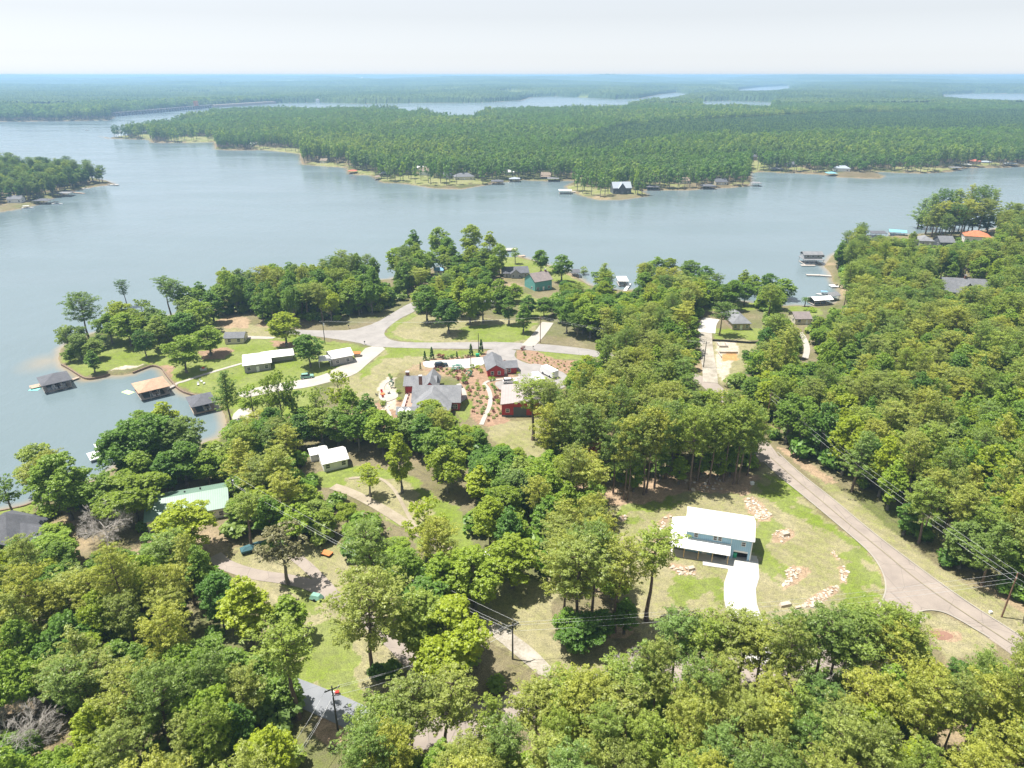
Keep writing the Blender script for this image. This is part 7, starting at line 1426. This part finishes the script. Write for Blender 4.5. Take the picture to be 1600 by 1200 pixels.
WH3 = ((-1.05, -.38, 'left-hand'), (1.05, -.38, 'right-hand')); 
for a, b, nm in (('R', 'F', 'along the main asphalt road'), ('R', 'M', 'crossing the blue house lawn to the lower clearing'), ('M', 'L', 'crossing the wide spreading tree to the lower left pole'), ('M', 'X', 'running up-left over the central trees'), ('L', 'LB', 'leaving downward from the lower left pole'), ('R', 'RB', 'leaving to the right of the roadside pole'), ('N', 'G', 'over the middle wood to the cottage drive'), ('J', 'N', 'along the back of the top road')):
    for off, dz, w_ in WH3: cable(a, b, f"{w_} upper cable {nm}", off, dz)
    if a in 'RML': cable(a, b, f"lower thicker cable {nm}", 0, -2.0, 1.5, .02)
# ================================================================== STONES
def rock_mesh(seed, m):
    r = np.random.default_rng(seed); bm = bmesh.new(); bmesh.ops.create_icosphere(bm, subdivisions=2, radius=.5)
    pl = [(unit(r.normal(size=(1, 3)))[0], r.uniform(.24, .42)) for _ in range(9)]
    for v in bm.verts:
        for nrm, d in pl:
            k = float(np.dot(nrm, v.co)); 
            if k > d: v.co -= Vector(nrm) * (k - d)
        v.co.z *= .62
    me = bpy.data.meshes.new("landscape_boulder"); bm.to_mesh(me); bm.free(); me.materials.append(m); return me
RK = [rock_mesh(500 + i, M['stone'] if i % 3 else M['stonew']) for i in range(9)]
def rocks(n, poly, smin, smax, where, grp=None, big=None):
    P_ = gpoly(poly); lo, hi = P_.min(0), P_.max(0); got = []; tries = 0
    while len(got) < n and tries < n * 60:
        tries += 1; x, y = rng.uniform(lo[0], hi[0]), rng.uniform(lo[1], hi[1])
        if not inside(np.array([x]), np.array([y]), P_)[0]: continue
        s = smin + (smax - smin) * rng.random() ** 2
        if any((x - a) ** 2 + (y - b) ** 2 < ((s + c) * .38) ** 2 for a, b, c in got): continue
        got.append((x, y, s))
    got.sort()
    cls = {}
    for (x, y, s) in got:
        z = float(hgt(np.array([x]), np.array([y]))[0]); s *= 1.08; ki = int(rng.integers(0, 9)); o = link('landscape_boulder', RK[ki]); o.location = (x, y, z + s * .12); o.rotation_euler = (rng.uniform(-.3, .3), rng.uniform(-.3, .3), rng.uniform(0, 6.28)); o.scale = (s * rng.uniform(.85, 1.4), s, s * rng.uniform(.5, .85))
        size = "large" if s > smin + (smax - smin) * .45 else "mid-sized" if s > smin + (smax - smin) * .15 else "small"; cls.setdefault((size, "tan" if ki % 3 else "white"), []).append(o)
    for (size, tone), q in cls.items():
        for i, o in enumerate(q): tag(o, f"{size} {tone} boulder {where}" + (f", {ORD[i]} from left" if len(q) > 1 and i < 20 else ""), "boulder", grp or f"boulders {where}")
rocks(62, [(1163, 780), (1177, 778), (1189, 786), (1204, 804), (1198, 812), (1184, 812), (1170, 798)], .45, 1.0, "in the big heap above the blue house")
rocks(20, [(1207, 836), (1217, 828), (1234, 828), (1240, 838), (1225, 848), (1208, 845)], .35, .8, "in the round heap with the white slab")
rocks(30, [(1023, 868), (1025, 845), (1027, 822), (1045, 804), (1050, 806), (1036, 824), (1034, 850), (1032, 870)], .45, .95, "in the curved row left of the blue house")
rocks(18, [(1047, 887), (1052, 884), (1086, 891), (1085, 898), (1060, 898)], .5, 1.15, "in the short row before the porch")
rocks(30, [(1221, 920), (1230, 905), (1227, 892), (1236, 886), (1252, 889), (1250, 896), (1240, 908)], .45, 1.0, "in the comma-shaped heap right of the driveway")
rocks(9, [(1297, 861), (1303, 860), (1313, 875), (1310, 876)], .35, .6, "in the thin row nearest the road bend")
rocks(17, [(1311, 886), (1320, 884), (1326, 895), (1322, 910), (1314, 908)], .4, .9, "in the upright row by the road bend")
rocks(34, [(1252, 947), (1264, 936), (1296, 917), (1311, 917), (1308, 923), (1280, 942), (1262, 950)], .45, 1.0, "in the long row above the bottom wood")
rocks(9, [(1211, 974), (1228, 970), (1237, 978), (1224, 986)], .5, 1.1, "in the low heap at the foot of the driveway")
rocks(22, [(938, 880), (939, 864), (947, 850), (953, 853), (947, 868), (946, 881)], .45, .9, "in the row among the thicket pines")
rocks(8, [(964, 811), (973, 805), (983, 807), (973, 813)], .4, .8, "in the short row at the lawn's upper left")
rocks(26, [(1070, 748), (1100, 742), (1135, 748), (1130, 764), (1095, 768), (1070, 764)], .5, 1.1, "on the clay under the bare-trunked pines")
rocks(18, [(596, 636), (604, 630), (618, 655), (622, 680), (606, 678), (600, 655)], .6, 1.2, "on the stone slope of the red house")
rocks(14, [(570, 640), (590, 632), (596, 650), (578, 662)], .6, 1.2, "on the upper stone slope left of the patio")
for p, s_, l_ in (((1227, 946), (2.6, 1.2, .8), "single large flat stone slab on the lawn"), ((1247, 950), (1.3, .7, .5), "small white slab right of the flat stone slab"), ((1227, 836), (1.9, 1.5, 1.0), "big white boulder crowning the round heap"), ((1080, 890), (1.6, 1.2, .9), "largest boulder of the short row before the porch")):
    x, y, z = g(*p); o = link('stone_slab', MB().hull8([(-.5, -.42, -.3), (.1, -.5, -.3), (.5, -.35, -.3), (.46, .4, -.3), (-.1, .5, -.3), (-.48, .38, -.3)], [(-.46, -.36, .4), (.08, -.42, .5), (.42, -.3, .44), (.38, .36, .5), (-.1, .42, .42), (-.4, .3, .5)]).mesh('stone_slab', M['stone'])); o.location = (x, y, z + s_[2] * .3); o.scale = (s_[0], s_[1], s_[2]); o.rotation_euler = (0, 0, .25); tag(o, l_, "boulder")
x, y, z = g(1474, 994); o = link('mound', RK[1]); o.location = (x, y, z - .1); o.scale = (6.5, 3.2, 1.1); o.rotation_euler = (0, 0, -.2); o.data = RK[1].copy(); o.data.materials[0] = simple("red_brown_mulch", (0.26, 0.15, 0.11), .95, .3, 3); tag(o, "reddish mulch mound on the island of grass by the road junction", "mulch mound")
# ================================================================== GARDEN SHRUBS
def shrub_mesh(seed, m, form='ball'):
    r = np.random.default_rng(seed)
    if form == 'ball': n = 16; c = rand_dirs(n, r) * np.array([.34, .34, .26]) + np.array([0, 0, .4])
    else: n = 26; t = (np.arange(n) + .5) / n; a = np.arange(n) * 2.4; c = np.stack([np.cos(a) * .26 * (1.02 - t), np.sin(a) * .26 * (1.02 - t), .08 + .9 * t], 1)
    return crown_mesh("foliage", c, np.full(n, .17 if form == 'ball' else .11), 14, .1, m, np.random.default_rng(seed + 1), .5, False, .9, aspect=1.3)
SB = [(shrub_mesh(600, M['b2']), 'dark round'), (shrub_mesh(602, M['b3']), 'grey-green round'), (shrub_mesh(604, M['redleaf']), 'reddish-brown round'), (shrub_mesh(606, M['b1']), 'green round'), (shrub_mesh(608, M['bluespruce']), 'blue-green'), (shrub_mesh(610, M['b0']), 'yellowish')]
SC = shrub_mesh(620, M['cedar'], 'cone')
def shrub(p, s, hgt_, kind, label, grp=None, xy=None):
    x, y, z = g(*p) if xy is None else (*xy, float(hgt(np.array([xy[0]]), np.array([xy[1]]))[0]))
    me, nm = (SC, 'cone') if kind == 'cone' else SB[kind]; o = link('cypress' if kind == 'cone' else 'shrub', me); o.location = (x, y, z - .04); o.scale = (s, s, hgt_); o.rotation_euler = (0, 0, rng.uniform(0, 6)); tag(o, label, "shrub", grp)
for p, s, h, l in (((664, 563), 2.2, 3.6, "cone-shaped cypress at the left end of the drive hedge"), ((675, 561), 2.8, 4.6, "taller cone cypress, second from the left on the drive hedge"), ((736, 556), 2.8, 4.6, "cone cypress before the slim pole on the drive hedge"), ((752, 553), 3.2, 5.6, "tallest cone cypress beside the slim pole"), ((714, 560), 1.6, 2.8, "thin small cypress in the middle of the drive hedge"), ((657, 578), 1.1, 3.0, "thin cypress at the corner of the white drive"), ((775, 562), 1.3, 2.4, "small cypress behind the red studio roof")): shrub(p, s, h, 'cone', l)
for p, s, h, k_, l in (((689, 559), 3.4, 2.6, 2, "big reddish bush on the drive hedge"), ((698, 561), 2.0, 1.8, 0, "dark bush right of the big reddish bush"), ((706, 559), 2.2, 2.4, 0, "dark bush left of the thin cypress"), ((722, 560), 1.5, 1.3, 3, "small green bush in the middle of the drive hedge"), ((730, 559), 1.9, 1.9, 2, "brown bush left of the pole cypress"), ((669, 564), 1.7, 1.3, 1, "low grey bush between the first two cypresses"), ((714, 577), 4.6, 2.2, 4, "wide blue-green juniper at the edge of the white drive"), ((733, 588), 2.6, 3.2, 4, "upright blue-green spruce in the mulch"),
        ((726, 598), 2.8, 2.4, 0, "dark bush below the blue-green spruce"), ((738, 575), 1.9, 2.2, 3, "green bush beside the bare mulch pole"), ((747, 577), 2.6, 2.1, 5, "yellowish bush at the left of the red studio"), ((751, 582), 2.3, 1.9, 1, "grey bush left of the red studio wall"), ((768, 594), 2.8, 1.8, 3, "green bush in front of the red studio"), ((806, 582), 1.8, 1.5, 3, "green bush at the right end of the red studio"), ((788, 567), 1.8, 1.5, 2, "reddish bush behind the red studio"), ((817, 547), 2.2, 2.4, 2, "brown bush at the upper tip of the mulch slope"), ((820, 555), 1.8, 2.0, 0, "dark bush on the upper tip of the mulch slope"),
        ((612, 606), 1.9, 3.6, 4, "slim blue-green spruce left of the brick terrace"), ((611, 593), 2.0, 3.2, 0, "dark spruce at the corner of the grey roof"), ((623, 614), 2.2, 1.5, 5, "lime green bush on the lower terrace, upper"), ((624, 626), 2.2, 1.5, 5, "lime green bush on the lower terrace, lower"), ((600, 630), 2.0, 1.4, 0, "dark bush below the fire pit patio"), ((1266, 486), 7, 2.0, 3, "low green hedge bush on the palm lawn")): shrub(p, s, h, k_, l)
def bed(n, poly, smin, smax, where, kinds):
    P_ = gpoly(poly); lo, hi = P_.min(0), P_.max(0); got = []; tries = 0
    while len(got) < n and tries < 4000:
        tries += 1; x, y = rng.uniform(lo[0], hi[0]), rng.uniform(lo[1], hi[1])
        if inside(np.array([x]), np.array([y]), P_)[0] and all((x - a) ** 2 + (y - b) ** 2 > 2.0 for a, b, _ in got) and clear_of_roads(np.array([x]), np.array([y]), .4)[0]: got.append((x, y, int(rng.choice(kinds))))
    for kk in set(c for _, _, c in got):
        row = sorted(p for p in got if p[2] == kk)
        for i, (x, y, _) in enumerate(row):
            s = rng.uniform(smin, smax); shrub(None, s * 1.15, s, kk, f"{SB[kk][1]} shrub {where}" + (f", {ORD[i]} from the left" if len(row) > 1 and i < 20 else ""), f"shrubs {where}", (x, y))
bed(30, [(722, 600), (745, 590), (757, 600), (762, 625), (755, 650), (740, 650), (738, 625), (724, 618)], .8, 1.7, "in the mulch left of the curving path", [0, 0, 1, 2, 3])
bed(24, [(768, 600), (782, 612), (790, 640), (782, 652), (760, 660), (766, 636), (768, 620)], .9, 2.0, "in the mulch right of the curving path", [0, 1, 1, 2])
bed(24, [(672, 576), (712, 577), (735, 578), (742, 590), (722, 596), (690, 582)], .9, 1.8, "between the white drive and the grey roof", [0, 1, 2, 3])
bed(46, [(818, 560), (838, 552), (868, 564), (905, 567), (900, 581), (880, 580), (855, 571), (830, 567)], .5, 1.0, "on the planted mulch slope by the lot", [0, 2, 3, 5])
bed(26, [(560, 640), (596, 630), (612, 660), (632, 686), (600, 690), (565, 670)], 1.4, 2.8, "on the stone slope left of the red house", [0, 1, 3, 1])
# ================================================================== PALM, BARE TREES
x, y, z = g(1257, 479); o = empty('palm_tree', (x, y, z), 0, "small palm tree alone at the edge of the right-hand cove", "palm"); MB().path([(0, 0, -.2), (.1, 0, 2), (0, .1, 4.2)], [.28, .22, .2], 8).build('trunk', M['bark_pine'], o)
k = MB()
for i in range(26):
    a = i * 2.4; el = .9 - 1.5 * (i / 26); pr = (0, .1, 4.2)
    for j in range(5):
        t = (j + 1) / 5; q_ = (math.cos(a) * 2.2 * t * math.cos(el * .6), .1 + math.sin(a) * 2.2 * t * math.cos(el * .6), 4.2 + 1.5 * math.sin(el) * t - 1.3 * t * t); s_ = (-math.sin(a) * .34 * (1 - t * .6), math.cos(a) * .34 * (1 - t * .6), -.1)
        k.face([(pr[0] - s_[0], pr[1] - s_[1], pr[2] - .1), pr, q_, (q_[0] - s_[0], q_[1] - s_[1], q_[2] - .12)]); k.face([pr, (pr[0] + s_[0], pr[1] + s_[1], pr[2] - .1), (q_[0] + s_[0], q_[1] + s_[1], q_[2] - .12), q_]); pr = q_
k.build('crown', M['b2'], o)
def bare_tree(label, p, h, wd, seed, n0=11):
    x, y, z = g(*p); r = np.random.default_rng(seed); o = empty('bare_tree', (x, y, z), 0, label, "dead tree"); k = MB(); t_ = MB(); t_.path([(0, 0, -.2), (.1, .1, h * .2), (.2, 0, h * .42)], [.26, .2, .15], 8); t_.build('trunk', M['dead'], o)
    def br(p0, d, L, rad, lv):
        p1 = p0 + d * L * .5 + r.normal(size=3) * L * .05; p2 = p0 + d * L + r.normal(size=3) * L * .07; k.path([tuple(p0), tuple(p1), tuple(p2)], [rad, rad * .75, rad * .5], 4)
        if lv > 0:
            for j in range(4 if lv > 1 else 5):
                nd = unit((d + r.normal(size=3) * .55 + np.array([0, 0, .12]))[None])[0]; br(p0 + (p2 - p0) * r.uniform(.35, 1), nd, L * .62, max(.016, rad * .55), lv - 1)
    for i in range(n0):
        a = i * 2.4; d = unit(np.array([[math.cos(a) * wd / h * 1.6, math.sin(a) * wd / h * 1.6, .55 + .5 * r.random()]]))[0]; br(np.array([.15, .05, h * (.18 + .24 * r.random())]), d, h * .34, .075, 4)
    k.build('branches', M['dead'], o)
bare_tree("leafless pale grey spreading tree left of the green-roofed house", (170, 850), 11, 12, 1); bare_tree("leafless pale tree at the lower left corner", (28, 1190), 13, 12, 2); bare_tree("small leafless tree in the gap above the bottom wood", (990, 1085), 9, 6, 3, 7)
bare_tree("small leafless twiggy tree in the bottom wood below the driveway", (1325, 1110), 13, 5, 5, 7)
for o_ in C.objects:
    l_ = o_.get('label')
    if l_ and len(l_.split()) > 16: print("LONG", len(l_.split()), o_.name, l_)
